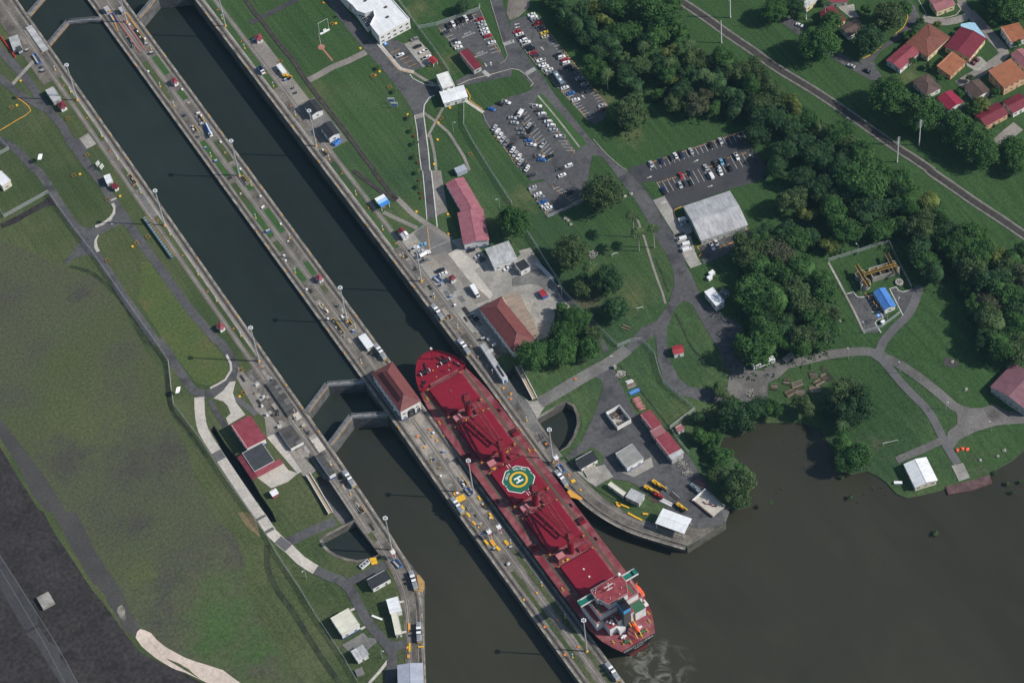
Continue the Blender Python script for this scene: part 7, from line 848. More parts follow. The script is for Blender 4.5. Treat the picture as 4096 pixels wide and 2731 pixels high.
# helipad on the third hatch
hp = MB(); R8 = 8.35; oc = [(R8*cos(pi/8+i*pi/4), -136.15+R8*sin(pi/8+i*pi/4)) for i in range(8)]
hp.prism(oc, 2.5, 2.515); hd = hp.build('helipad', 'helipad', ship)
b = MB()
for i in range(8):
    p, q = oc[i], oc[(i+1) % 8]; mx, my = (p[0]+q[0])/2, (p[1]+q[1])/2
    f = lambda t, r=.965: ((p[0]+(q[0]-p[0])*t)*r, -136.15+((p[1]+(q[1]-p[1])*t)+136.15)*r)
    for a0, a1 in (((0, .3), (.68, 1)) if i in (7, 3) else ((0, 1),)) if i not in (1, 5) else ((0, .36), (.64, 1)):
        A, B_ = f(a0, 1), f(a1, 1); C, Dq = f(a1, .955), f(a0, .955); b.add([(*A, 2.53), (*B_, 2.53), (*C, 2.53), (*Dq, 2.53)], [(0,1,2,3)])
b.build('border_line', 'white', hd)
b = MB(); N_ = 48
for i in range(N_):
    a0, a1 = 2*pi*i/N_, 2*pi*(i+1)/N_; b.add([(r*cos(a), -136.15+r*sin(a), 2.532) for a, r in ((a0, 3.55), (a0, 4.62), (a1, 4.62), (a1, 3.55))], [(0,1,2,3)])
b.build('landing_circle', 'yellow', hd)
b = MB()
for s in (-1, 1): b.box(-1.95, 1.95, -136.15+s*1.15-.42, -136.15+s*1.15+.42, 2.52, 2.535)
b.box(-.38, .38, -136.9+.02, -135.4-.02, 2.52, 2.535); b.build('letter_h', 'white', hd)
for x0, y0, y1 in ((0, -127.6, -125.5), (0, -147, -144.6)):
    b = MB(); b.box(-.75, -.5, y0, y1, 2.5, 2.53); b.box(.5, .75, y0, y1, 2.5, 2.53); b.build('path_line', 'white', hd)
for A, B_, wd in D['heli_text']:
    cx, cy = 0, -136.15; a0 = atan2(A[1]-cy, A[0]-25.2-cx); a1 = atan2(B_[1]-cy, B_[0]-25.2-cx); r = (hypot(A[0]-25.2, A[1]-cy)+hypot(B_[0]-25.2, B_[1]-cy))/2
    for i, ch in enumerate(wd):
        a = a0+(a1-a0)*i/(len(wd)-1); text_mesh('helipad_letter', ch, 1.55, 'white', hd, (r*cos(a), cy+r*sin(a), 2.54), (0, 0, a-pi/2))
for sx in (1, -1): text_mesh('helipad_number', '18', 1.2, 'white', hd, (sx*7.2, -136.15, 2.54), (0, 0, -sx*pi/2))
# cranes
def crane(y, jib, cx=0):
    c = MB(); c.tube((cx, y, 0), (cx, y, 11.5), 1.6, 20); c.tube((cx, y, 11.5), (cx, y, 11.9), 1.95, 20); cr = c.build('crane_pedestal', 'shipred', ship, smooth=False)
    sg = 1 if jib[0][0][1] > y else -1
    h = MB(); h.frus(cx-1.9, cx+1.9, y-2.0, y+2.0, 11.9, cx-1.5, cx+1.5, y-1.6-(.6 if sg > 0 else -.0), y+1.6, 16.6); h.box(cx-1.2, cx+1.2, y-.8, y+.8, 16.6, 17.6); ho = h.build('crane_house', 'shipreddk', cr)
    MB().box(cx-1.0, cx+1.0, y+sg*1.9-.5, y+sg*1.9+.5, 12.2, 14.4).build('crane_cab', 'glass', ho)
    k = MB()
    for x in (-1.1, 1.1):
        k.tube((cx+x, y, 17.2), (cx+x*.9, y, 18.6), .25, 6)
    k.build('sheave_head', 'shiphull', ho)
    j = MB(); (A0, A1), (B0, B1) = jib
    A0, A1, B0, B1 = [(p[0]-25.2, p[1], p[2]) for p in (A0, A1, B0, B1)]
    j.beam(A0, A1, .55, .9); j.beam(B0, B1, .55, .9)
    for t in (.33, .66, .98):
        j.beam([A0[i]+(A1[i]-A0[i])*t for i in range(3)], [B0[i]+(B1[i]-B0[i])*t for i in range(3)], .4, .5)
    for t in (.3, .62): p = [A0[i]+(A1[i]-A0[i])*t for i in range(3)]; j.cbox(p[0]-.5, p[1], p[2], 1.2, .5, .5)
    j.build('crane_jib', 'shipreddk', cr)
    w = MB(); w.tube((cx, y, 18.4), ((A1[0]+B1[0])/2, (A1[1]+B1[1])/2, A1[2]+.5), .05, 4); w.tube((cx+.5, y, 18.4), (B1[0], B1[1], B1[2]+.5), .05, 4); w.build('hoist_wire', 'dark', cr)
for y, jib in ((-87.5, (((26.4,-90,11.6),(26.6,-114.5,6.6)),((28.6,-90,11.6),(28.8,-114,6.6)))), (-120.6, (((23.6,-118.2,11.6),(21.3,-93.4,6.6)),((25.6,-118.2,11.6),(23.4,-93,6.6)))),
               (-152, (((26.4,-154.4,11.6),(26.6,-179,6.6)),((28.6,-154.4,11.6),(28.8,-178.4,6.6)))), (-185, (((23.6,-182.6,11.6),(21.3,-158,6.6)),((25.6,-182.6,11.6),(23.4,-157.6,6.6))))):
    crane(y, jib)
    g = random.Random(int(-y))
    m = MB(); m.box(-8.8, 8.8, y-3.6, y+3.4, 0, .7); pl = m.build('crane_platform', 'shipdeck', ship)
    MB().box(-8.2, -4.4, y-1.8, y+1.2, .7, 3.6).build('mast_house', 'shipdeck', pl)
    MB().box(-8.3, -4.3, y-1.9, y+1.3, 3.6, 3.72).build('mast_house_roof', 'pinkhull', pl)
    MB().box(3.2, 8.0, y-2.6, y-.2, .7, 1.9).build('winch_platform', 'shipreddk', pl)
    for i in range(22):
        x, yy = g.uniform(-8.5, 8.5), y+g.choice((-1, 1))*g.uniform(1.6, 3.2); q = MB(); s = g.uniform(.3, .8)
        if g.random() < .5: q.tube((x, yy, .7), (x, yy, .7+s*1.6), s*.4, 8)
        else: q.cbox(x, yy, .7+s*.5, s*1.6, s, s)
        q.build('deck_fitting', g.choice(['shipreddk', 'shipdeck', 'shiphull', 'yellow', 'shiphull', 'shipreddk']), pl)
    for sx in (-1, 1):
        r = MB()
        for z in (.6, 1.2): r.beam((sx*9.4, y-3.4, z+.4), (sx*9.4, y+3.4, z+.4), .06, .06)
        for j in range(5): r.beam((sx*9.4, y-3.4+j*1.7, .0), (sx*9.4, y-3.4+j*1.7, 1.6), .06, .06)
        r.build('guard_rail', 'shipdeck', pl)
# side gangway frames and bitts
for y, s in ((-110.3, 1), (-173, 1), (-110, -1), (-173, -1)):
    b = MB(); b.box(s*13.5-1.7, s*13.5+1.7, y-1.7, y-1.0, 0, 1.6); b.build('stores_rack', 'shipred', ship)
    for j in range(4): MB().box(s*13.5-1.7, s*13.5+1.7, y-.4+j*.7, y-.15+j*.7, .4, 1.4).build('rack_bar', 'shiphull' if j % 2 else 'shipreddk', ship)
def bitts(x, y, z=0, m='oldyellow'):
    b = MB(); b.box(x-.5, x+.5, y-1.1, y+1.1, z+.01, z+.18); 
    for d in (-.6, .6): b.tube((x, y+d, z+.15), (x, y+d, z+.95), .28, 8)
    b.build('mooring_bitts', m, ship)
for x, y in ((-12.4,-67.3),(14.2,-94),(-14.8,-83.3),(14.0,-123),(-14.6,-140),(14.0,-185),(-14.6,-200),(14.2,-162)): bitts(x, y, 0, 'oldyellow' if RND.random() < .5 else 'shiphull')
for x, y in ((-10,-59.5),(9.5,-58),(-7.5,-53),(6.5,-51.5),(-11.5,-61),(10.5,-60.5)): bitts(x, y, 2.8, 'shiphull')
for x, y in ((-6.5,-241),(6.8,-241.5),(-10,-238),(10.5,-238),(12.5,-234),(-3,-242.5),(3,-242.5)): bitts(x, y, 0)
# windlasses
for sx in (-1, 1):
    w = MB(); w.tube((sx*6-2.2, -54.8, 3.7), (sx*6+2.2, -54.8, 3.7), .7, 12); w.box(sx*6-.5, sx*6+.5, -56, -53.6, 2.8, 4.3); w.build('windlass', 'shiphull', ship)
    for d in (-2.5, 2.5): MB().tube((sx*6+d-.15, -54.8, 3.7), (sx*6+d+.15, -54.8, 3.7), 1.05, 14).build('windlass_drum', 'shipwhite', ship)
    MB().beam((sx*5, -54, 3.1), (sx*3.4, -49.4, 3.1), .7, .5).build('anchor_chain', 'shiphull', ship)
    for y in (-238.6, -241.4):
        w = MB(); w.tube((sx*4.4-1.4, y, .9), (sx*4.4+1.4, y, .9), .6, 12); w.box(sx*4.4-.4, sx*4.4+.4, y-.8, y+.8, 0, 1.4); w.build('mooring_winch', 'shipwhite' if y > -240 else 'shipgreen', ship)
g = random.Random(21)
for i in range(34):
    x, y = g.uniform(-11, 11), g.uniform(-60.5, -48)
    if abs(x) > (-(y+44.6))*.72: continue
    q = MB(); s = g.uniform(.25, .6); q.tube((x, y, 2.8), (x, y, 2.8+s*2), s*.6, 8) if g.random() < .5 else q.cbox(x, y, 2.8+s/2, s*2.2, s, s, g.uniform(0, 3)); q.build('deck_fitting', g.choice(['shiphull', 'shipred', 'shipwhite', 'yellow', 'shipreddk']), ship)
MB().box(-7.5, 9, -62.6, -62.05, .1, 3.0).build('forecastle_bulkhead', 'shipdeck', ship)
fm = MB(); fm.tube((1.6, -49.6, 2.8), (1.6, -49.6, 12), .28, 8, .16); fm.box(.4, 2.8, -49.75, -49.45, 8.6, 8.8); fm.box(.9, 2.3, -50, -49.2, 11.2, 12); fm.build('foremast', 'shipred', ship)
MB().box(1.1, 2.1, -50.1, -49.1, 12, 12.6).build('masthead_light', 'shipwhite', ship)
# accommodation
acc = MB(); acc.box(-13.0, 12.9, -228.5, -214.5, 0, 7.0); ac = acc.build('accommodation_block', 'shipwhite', ship)
MB().box(-13.3, 13.2, -228.9, -214.2, 7.0, 7.15).build('boat_deck', 'deckmaroon', ac)
MB().box(-10.6, 11.0, -228.2, -216, 7.15, 11.8).build('upper_house', 'shipwhite', ac)
MB().box(-10.9, 11.3, -228.5, -215.8, 11.8, 11.95).build('bridge_deck', 'deckmaroon', ac)
wh = MB(); wh.prism([(-8.2,-217.2),(8.0,-217.2),(8.0,-222.5),(5.4,-228),(-5.2,-228),(-6.6,-222.5),(-8.2,-222.5)], 11.95, 16.6); wo = wh.build('wheelhouse', 'shipwhite', ac)
MB().prism([(-8.5,-216.9),(8.3,-216.9),(8.3,-222.6),(5.7,-228.3),(-5.5,-228.3),(-6.9,-222.6),(-8.5,-222.6)], 16.6, 16.78).build('monkey_island', 'deckmaroon', wo)
for i in range(9): MB().box(-7.8+i*1.72, -6.4+i*1.72, -217.16, -217.1, 14.6, 15.9).build('bridge_window', 'glass', wo)
for s in (-1, 1):
    xa, xb = (8.0, 16.2) if s > 0 else (-16.2, -8.2)
    MB().box(xa, xb, -220.6, -217.2, 13.6, 13.9).build('bridge_wing', 'wingteal', ac)
    for y in (-217.25, -220.7): MB().box(xa, xb, y, y+.2, 13.9, 15.0).build('wing_bulwark', 'shipwhite', ac)
    MB().box(s*16.1-.1, s*16.1+.1, -220.5, -217.05, 13.9, 15.0).build('wing_bulwark', 'wingteal', ac)
    MB().box(s*15.2-.9, s*15.2+.8, -220.4, -217.4, 13.95, 14.9).build('wing_console', 'wingteal', ac)
    MB().beam((s*10, -218.8, 11.9), (s*14, -218.8, 13.6), .4, .4).build('wing_strut', 'shipwhite', ac)
    MB().box(s*9.2-.6, s*9.2+.6, -227.5, -221, 11.96, 12.0).build('bridge_deck_lane', 'shipgreen', ac)
def rails(P, z, par, m='shipwhite'):
    b = MB()
    for p, q in zip(P[:-1], P[1:]):
        L = hypot(q[0]-p[0], q[1]-p[1]); k = max(1, int(L/1.6))
        for j in range(k+1): t = j/k; x, y = p[0]+(q[0]-p[0])*t, p[1]+(q[1]-p[1])*t; b.tube((x, y, z), (x, y, z+1.05), .035, 4)
        for zz in (.5, 1.05): b.tube((*p, z+zz), (*q, z+zz), .035, 4)
    b.build('railing', m, par)
rails([(-8.4,-222.5),(-8.4,-217),(8.2,-217),(8.2,-222.5),(5.6,-228.2),(-5.4,-228.2),(-8.4,-222.5)], 16.78, wo)
rails([(-10.8,-221),(-10.8,-228.4),(11.2,-228.4),(11.2,-221)], 11.95, ac); rails([(-13.2,-214.3),(-13.2,-228.8),(13.1,-228.8),(13.1,-214.3)], 7.15, ac)
MB().tube((-1.0, -221.5, 16.78), (-1.0, -221.5, 23.5), .28, 8, .15).build('radar_mast', 'shipwhite', wo)
MB().box(-3.4, 1.4, -221.75, -221.35, 21, 21.25).build('radar_scanner', 'shipwhite', wo); MB().box(-2.6, .6, -222.6, -222.3, 19.2, 19.5).build('radar_scanner', 'shipwhite', wo)
MB().tube((7.0, -218, 16.78), (7.0, -218, 18.2), .3, 8).build('dome_post', 'shipwhite', wo); MB().ball((7.0, -218, 19.0), .95, 12, 8).build('satellite_dome', 'shipwhite', wo, smooth=True)
MB().ball((-6.6, -223.6, 13.2), .9, 10, 7).build('satellite_dome', 'shipwhite', ac, smooth=True)
for x, y in ((-7.4,-218),(-6.6,-218.6),(-5.9,-218),(-7.3,-219.6),(2.8,-220.6),(4.5,-224),(-3,-226),(2,-226.5),(0,-219)):
    MB().tube((x, y, 16.78), (x, y, 18.2), .16, 6).build('signal_post', 'shipwhite', wo)
fu = MB(); fu.box(-1.9, 1.9, -236, -230, 0, 19.6); fo = fu.build('funnel', 'funnelgrey', ship)
MB().box(-1.94, 1.94, -236.05, -229.95, 15.8, 18.6).build('funnel_band', 'funnelblue', fo); MB().box(-1.93, 1.93, -236.03, -229.97, 18.6, 19.7).build('funnel_top', 'shiphull', fo)
for i in range(4): MB().tube((-1+.65*i, -232-.7*(i % 2), 19.6), (-1+.65*i, -232-.7*(i % 2), 20.6), .28, 8).build('exhaust_pipe', 'shiphull', fo)
for x0, x1, y0, y1, h, tm in ((-9.2,-5.2,-234.4,-228.9,6.4,'deckmaroon'),(-4.0,-1.4,-233.8,-229.9,8.2,'deckmaroon'),(-5.2,-1.9,-236.6,-233.8,4.2,'shipwhite'),(5.3,11.2,-234.2,-228.9,7.0,'shipgreen'),(2.2,5.2,-233.4,-229.4,7.9,'deckmaroon'),(-1.4,4.0,-233,-228.9,3.4,'deckmaroon')):
    q = MB(); q.box(x0, x1, y0, y1, 0, h); eo = q.build('engine_casing', 'shipwhite', ship); MB().box(x0-.1, x1+.1, y0-.1, y1+.1, h, h+.1).build('casing_deck', tm, eo)
for x, y in ((-8.2,-230.4),(-7.4,-231.6),(-6.2,-231.2),(-6.6,-233)): MB().ball((x, y, 7.0), .75, 10, 6).build('ventilator', 'shipwhite', ship, smooth=True)
def lifeboat(nm, x, y, z, L, w, pitch, rz=0):
    b = MB(); S_ = [(-.5,.25,.3),(-.42,.75,.8),(-.2,1,1),(.15,1,1),(.38,.7,.85),(.5,.12,.35)]; k = 10; o = []
    for t, ww, hh in S_:
        o.append(len(b.v)); b.v += [(w/2*ww*cos(2*pi*i/k), L*t, w*.45*hh*sin(2*pi*i/k)) for i in range(k)]
    for a in range(len(S_)-1):
        for i in range(k): b.f.append((o[a]+i, o[a]+(i+1) % k, o[a+1]+(i+1) % k, o[a+1]+i)); b.m.append(0)
    b.f += [tuple(o[0]+i for i in range(k))[::-1], tuple(o[-1]+i for i in range(k))]; b.m += [0, 0]
    e = b.build(nm, 'boatorange', ship, smooth=True); e.location = (x, y, z); e.rotation_euler = (pitch, 0, rz)
    MB().box(-w*.2, w*.2, L*.12, L*.3, w*.35, w*.62).build('boat_cockpit', 'boatorange', e); return e
lifeboat('freefall_lifeboat', 1.8, -239.2, 4.4, 7.4, 2.5, radians(20), pi); lifeboat('rescue_boat', 13.9, -224.5, 6.6, 8, 2.4, 0)
for s in (-1, 1): MB().beam((1.8+s*1.2, -234.5, 6.2), (1.8+s*1.2, -243.4, 1.2), .3, .4).build('launch_ramp', 'yellow', ship)
for y in (-221.5, -227.5): MB().beam((13, y, 7), (14.6, y, 9), .3, .3).build('davit', 'orange', ship)
MB().box(11.9, 14.4, -231.6, -230, 2, 3).build('side_platform', 'shipwhite', ship); MB().tube((13.6,-230.2,3.6),(13.6,-228.6,3.6),.5,10).build('liferaft_canister','shipwhite',ship)
for i, (body, z, sz) in enumerate((('GENCO COLUMBIA', -1.5, 1.9), ('MAJURO', -3.6, 1.35))): text_mesh('stern_name', body, sz, 'shipwhite', ship, (0, -244.75+z*-.0+.0, z), (pi/2, 0, 0))

# ---------------------------------------------------------------- vehicles
def loft(b, secs, mi=0):
    """secs: list of (x, half width, z0, z1) along the length"""
    for (xa, wa, la, ha), (xb, wb, lb, hb) in zip(secs[:-1], secs[1:]):
        b.add([(xa,-wa,la),(xa,wa,la),(xa,wa,ha),(xa,-wa,ha),(xb,-wb,lb),(xb,wb,lb),(xb,wb,hb),(xb,-wb,hb)], [(0,4,7,3),(1,2,6,5),(3,7,6,2),(0,1,5,4)], mi)
    x, w, l, h = secs[0]; b.add([(x,-w,l),(x,w,l),(x,w,h),(x,-w,h)], [(0,1,2,3)], mi); x, w, l, h = secs[-1]; b.add([(x,-w,l),(x,w,l),(x,w,h),(x,-w,h)], [(3,2,1,0)], mi)
WH = MB(); WH.tube((0,-.11,0),(0,.11,0),.34,12); WHEEL = WH.mesh('wheel', 'rubber')
RM = MB(); RM.tube((0,-.12,0),(0,.12,0),.19,8); RIM = RM.mesh('rim', 'galv')
def car_proto(kind):
    r = thing('parked_car', 'x', 'car'); b = MB(); g = MB(); t = MB(); L = 2.2
    if kind == 'sedan':
        loft(b, [(-2.25,.72,.35,.8),(-2.1,.86,.25,.93),(-1.2,.89,.22,.97),(.95,.89,.22,.95),(1.9,.86,.25,.84),(2.25,.7,.35,.68)]); g.frus(-1.55,1.05,-.80,.80,.94,-.95,.28,-.60,.60,1.42); t.frus(-.98,.30,-.62,.62,1.41,-.92,.22,-.58,.58,1.46)
    elif kind == 'suv':
        loft(b, [(-2.25,.78,.4,1.0),(-2.15,.9,.3,1.08),(.9,.92,.28,1.08),(1.95,.88,.3,.98),(2.25,.76,.4,.82)]); g.frus(-2.1,1.1,-.84,.84,1.06,-1.8,.45,-.68,.68,1.66); t.frus(-1.84,.5,-.70,.70,1.65,-1.75,.38,-.64,.64,1.72)
    elif kind == 'pickup':
        loft(b, [(-2.6,.84,.45,1.02),(.2,.9,.35,1.02),(1.0,.9,.35,1.05),(2.2,.88,.4,1.0),(2.6,.74,.5,.86)]); g.frus(-.75,1.15,-.84,.84,1.0,-.55,.55,-.66,.66,1.66); t.frus(-.62,.6,-.69,.69,1.65,-.5,.48,-.62,.62,1.72)
    else:
        loft(b, [(-2.5,.86,.35,1.75),(-2.4,.93,.3,1.95),(1.5,.93,.3,1.95),(1.9,.92,.3,1.5),(2.5,.8,.4,.95)]); g.frus(1.35,2.25,-.82,.82,1.1,1.4,1.66,-.8,.8,1.96); t.frus(-2.4,1.5,-.9,.9,1.94,-2.3,1.4,-.8,.8,2.03)
    bo = b.build('body', 'car_white', r); go = g.build('glasshouse', 'glass', r); t.build('roof_panel', 'car_white', r)
    if kind == 'pickup': q = MB(); q.box(-2.45,-.85,-.72,.72,1.0,1.035); q.build('load_bed', 'dark', r)
    ax = 1.35 if kind in ('sedan', 'suv') else 1.6
    for sx in (-1, 1):
        for sy in (-1, 1):
            w = link('wheel', WHEEL, r, (sx*ax, sy*.8, .34)); link('rim', RIM, w)
    for sy in (-1, 1):
        q = MB(); q.box(2.1 if kind != 'pickup' else 2.45, 2.27 if kind != 'pickup' else 2.62, sy*.55-.16, sy*.55+.16, .58, .74); q.build('headlight', 'lampglass', r)
        q = MB(); x = -2.27 if kind in ('sedan', 'suv') else (-2.62 if kind == 'pickup' else -2.52); q.box(x, x+.12, sy*.6-.14, sy*.6+.14, .72, .88); q.build('tail_light', 'red', r)
    return r
PROTO = {k: car_proto(k) for k in ('sedan', 'suv', 'pickup', 'van')}
used = {}
rows = {}
for c in D['cars']: rows.setdefault(c[5], []).append(c)
for row, L in rows.items():
    for i, (x, y, a, kind, colr, _) in enumerate(L):
        flip = pi if random.random() < .45 else 0
        lab = '%s %s, %s in the %s' % (colr, {'sedan': 'saloon car', 'suv': 'sport utility car', 'pickup': 'pickup truck', 'van': 'van'}[kind], nth(i) if len(L) > 1 else 'the one', row)
        o = dup(PROTO[kind], (x, y, LAYER(x, y, 11)), a+flip+random.uniform(-.05, .05), lab, 'cars parked in the '+row, swap={'body': 'car_'+colr, 'roof_panel': 'car_'+colr})
        o['category'] = 'van' if kind == 'van' else ('pickup' if kind == 'pickup' else 'car')
for p in PROTO.values():
    for ch in list(p.children_recursive): bpy.data.objects.remove(ch)
    bpy.data.objects.remove(p)
for nm, lab, cat, (x, y, a, L), c1, c2 in D['trucks']:
    r = thing(nm, lab, cat, (x, y, LAYER(x, y, 11)), a); L = max(6, L)
    if nm == 'bus':
        b = MB(); loft(b, [(-L/2,1.2,.5,2.9),(-L/2+.2,1.27,.4,3.1),(L/2-.3,1.27,.4,3.1),(L/2,1.15,.5,2.7)]); b.build('body', 'car_'+c1, r)
        for s in (-1, 1): MB().box(-L/2+.6, L/2-.7, s*1.28-.02, s*1.28+.02, 1.6, 2.5).build('side_windows', 'glass', r)
        MB().box(L/2-.1, L/2+.02, -1.05, 1.05, 1.3, 2.5).build('windscreen', 'glass', r)
        for i in (-1, 1): MB().box(i*L*.2-.8, i*L*.2+.8, -.6, .6, 3.1, 3.3).build('roof_unit', 'white', r)
    else:
        b = MB(); loft(b, [(L/2-1.9,1.05,.6,2.3),(L/2-1.0,1.05,.6,2.3),(L/2-.6,1.02,.6,1.5),(L/2,.95,.6,1.3)]); b.build('cab', 'car_white', r)
        MB().frus(L/2-1.0,L/2-.5,-.95,.95,1.5,L/2-1.0,L/2-.85,-.9,.9,2.25).build('windscreen', 'glass', r)
        MB().box(-L/2, L/2, -.5, .5, .5, .75).build('chassis', 'dark', r)
        if nm == 'tank_truck':
            MB().tube((-L/2, 0, 1.85), (L/2-2.2, 0, 1.85), 1.1, 16).build('tank', 'white', r)
            for i in range(3): MB().tube((-L/2+1+i*2, 0, 2.9), (-L/2+1+i*2, 0, 3.15), .3, 8).build('manhole', 'galv', r)
        elif nm == 'box_truck': MB().box(-L/2, L/2-2.1, -1.2, 1.2, .8, 3.0).build('cargo_box', 'white', r)
        elif nm == 'dump_truck':
            MB().box(-L/2, L/2-2.1, -1.15, 1.15, .8, 1.0).build('bed_floor', 'dark', r)
            for s in (-1, 1): MB().box(-L/2, L/2-2.1, s*1.15-.06, s*1.15+.06, 1.0, 1.8).build('bed_side', 'blue', r)
        else:
            MB().box(-L/2, L/2-2.1, -1.1, 1.1, .8, 1.3).build('flat_bed', 'blue', r); MB().beam((-L/2+.5, .3, 1.8), (L/2+1.5, .3, 2.9), .6, .6).build('crane_boom', 'white', r)
    for sx in (-.32, .3):
        for sy in (-1, 1): w = link('wheel', WHEEL, r, (sx*L, sy*1.0, .45)); w.scale = (1.35, 1.3, 1.35)
# ---------------------------------------------------------------- towing locomotives
def mule():
    r = thing('towing_locomotive', 'x', 'locomotive')
    MB().box(-5.3, 5.3, -1.25, 1.25, .5, 1.1).build('chassis', 'dark', r)
    for s in (-1, 1):
        b = MB(); b.frus(s*3.4-1.75, s*3.4+1.75, -1.2, 1.2, 1.1, s*3.4-1.6, s*3.4+1.6, -1.05, 1.05, 2.5); b.build('hood', 'silverp', r)
        for k in range(3): MB().box(s*3.4-1.2+k*.9, s*3.4-.6+k*.9, -.8, .8, 2.5, 2.62).build('grille', 'steel', r)
        MB().box(s*5.3-.1 if s > 0 else -5.5, 5.5 if s > 0 else s*5.3+.1, -.9, .9, .6, .95).build('buffer', 'yellow', r)
        c = MB(); c.frus(s*1.25-.55, s*1.25+.55, -1.15, 1.15, 1.1, s*1.25-.5, s*1.25+.5, -1.0, 1.0, 3.5); co = c.build('cab', 'silverp', r)
        MB().box(s*1.25-.57, s*1.25+.57, -1.12, 1.12, 2.4, 3.1).build('cab_window', 'glass', co); MB().box(s*1.25-.65, s*1.25+.65, -1.1, 1.1, 3.5, 3.6).build('cab_roof', 'white', co)
        MB().tube((s*.35, -.9, 1.7), (s*.35, .9, 1.7), .5, 12).build('cable_drum', 'dark', r)
    for sx in (-1, 1):
        for sy in (-1, 1): w = link('wheel', WHEEL, r, (sx*3.4, sy*.85, .42)); w.scale = (1.2, 1, 1.2)
    return r
mat('silverp', (.42,.44,.46), .45, metal=.2, fine=.08)
mp = mule()
ML = ['on the west wall below the machine house','on the left track of the centre wall beside yellow plates','on the east wall beside the ship, near the blue skip','on the west approach beside the tan deck','at the lower end of the west approach track','on the centre wall near the ship stern at the bottom edge','on the east wall upstream, nearer the plaza','on the right track of the centre wall beside the white cabin','on the east wall just ahead of the ship bow']
MP = [(m[0], m[1], m[2]) for m in D['mules']]
for i, (x, y, a) in enumerate(MP):
    if i < 3 or i > 4: x = min((-44.35, -6.7, 7.0, 44.35), key=lambda q: abs(q-x)); a = -pi/2
    dup(mp, (x, y, .15+h_at(0, y)), a, 'silver towing locomotive '+ML[i], 'towing locomotives')
for ch in list(mp.children_recursive): bpy.data.objects.remove(ch)
bpy.data.objects.remove(mp)
# ---------------------------------------------------------------- masts, poles, lamps
def mast():
    r = thing('light_mast', 'x', 'light mast')
    MB().box(-.7, .7, -.7, .7, 0, .5).build('mast_base', 'paintO', r)
    MB().tube((0,0,.4), (0,0,30), .42, 10, .24).build('mast_pole', 'galv', r)
    b = MB(); n = 12
    for i in range(n): a0, a1 = 2*pi*i/n, 2*pi*(i+1)/n; b.tube((.7*cos(a0), .7*sin(a0), 29.6), (.7*cos(a1), .7*sin(a1), 29.6), .08, 5)
    for i in range(4): a0 = pi*i/2; b.tube((0,0,29.6), (.7*cos(a0), .7*sin(a0), 29.6), .07, 5)
    b.build('head_ring', 'galv', r)
    for i in range(6):
        a0 = 2*pi*i/6; f = MB(); f.cbox(.95*cos(a0), .95*sin(a0), 29.4, .5, .6, .7, a0); f.build('floodlight', 'lampglass', r)
    return r
mm = mast()
NEAR = ['on the west wall near the flat grey shed','at the top of the centre wall','at the top of the east wall','on the centre wall below the truck with the crane boom','on the east wall by the dark-roofed houses','on the west wall beside the blue rail bridge','beside the plaza cars on the east wall','on the centre wall upstream of the white cabin','on the west wall above the upper gate','beside the blue skip on the centre wall along the ship','beside the red and white tower on the east wall','at the west approach beside the red and white tower','by the ship stern on the centre wall']
for i, (x, y) in enumerate(D['masts']): dup(mm, (x, y, .1+h_at(x, y)), 0, 'tall grey floodlight mast '+NEAR[i], 'floodlight masts along the locks')
for ch in list(mm.children_recursive): bpy.data.objects.remove(ch)
bpy.data.objects.remove(mm)
PL = ['highest of the row beyond the railway','beside the railway just below the highest one','left one of the pair by the railway at the right','right one of the pair beyond the railway','thin one by the house street']
for i, ((x, y), h) in enumerate(D['poles']):
    r = thing('utility_pole', 'white concrete utility pole, '+PL[i], 'pole', (x, y, h_at(x, y)), 0, 'utility poles by the railway')
    MB().tube((0,0,0),(0,0,h),.32,8,.18).build('pole_shaft', 'white', r); MB().tube((0,0,0),(0,0,.8),.5,8).build('pole_base', 'concreteW', r)
    if h > 19:
        for k in range(4): b = MB(); b.box(-1.1, 1.1, -.08, .08, h-1.2-k*1.5, h-1.05-k*1.5); [b.tube((s, 0, h-1.05-k*1.5), (s, 0, h-.7-k*1.5), .08, 6) for s in (-1, -.5, .5, 1)]; b.build('crossarm', 'galv', r)
LL = ['beside the upper gravel road','where the access road leaves the gravel road','on the grass between the two lanes','beside the gravel court','inside the plant fence at the top','below the round tanks','right of the blue-roofed office','right of the long tank','at the bottom corner of the plant','below the blue-roofed office','inside the fence behind the depot','where the yard road leaves the gate','on the lawn of crossing paths','on the lawn right of the red workshop','on the grass by the west fence','beside the white two-span shelter']
for i, ((x, y), h) in enumerate(D['lamps']):
    r = thing('lamp_post', 'thin pale lamp post '+LL[i], 'lamp post', (x, y, h_at(x, y)), RND.uniform(0, 6), 'lamp posts')
    MB().tube((0,0,0),(0,0,h),.13,6,.09).build('post', 'galv', r); MB().tube((0,0,h),(1.2,0,h+.2),.07,6).build('arm', 'galv', r); MB().box(1.0,1.7,-.17,.17,h+.1,h+.28).build('lamp_head', 'lampglass', r)
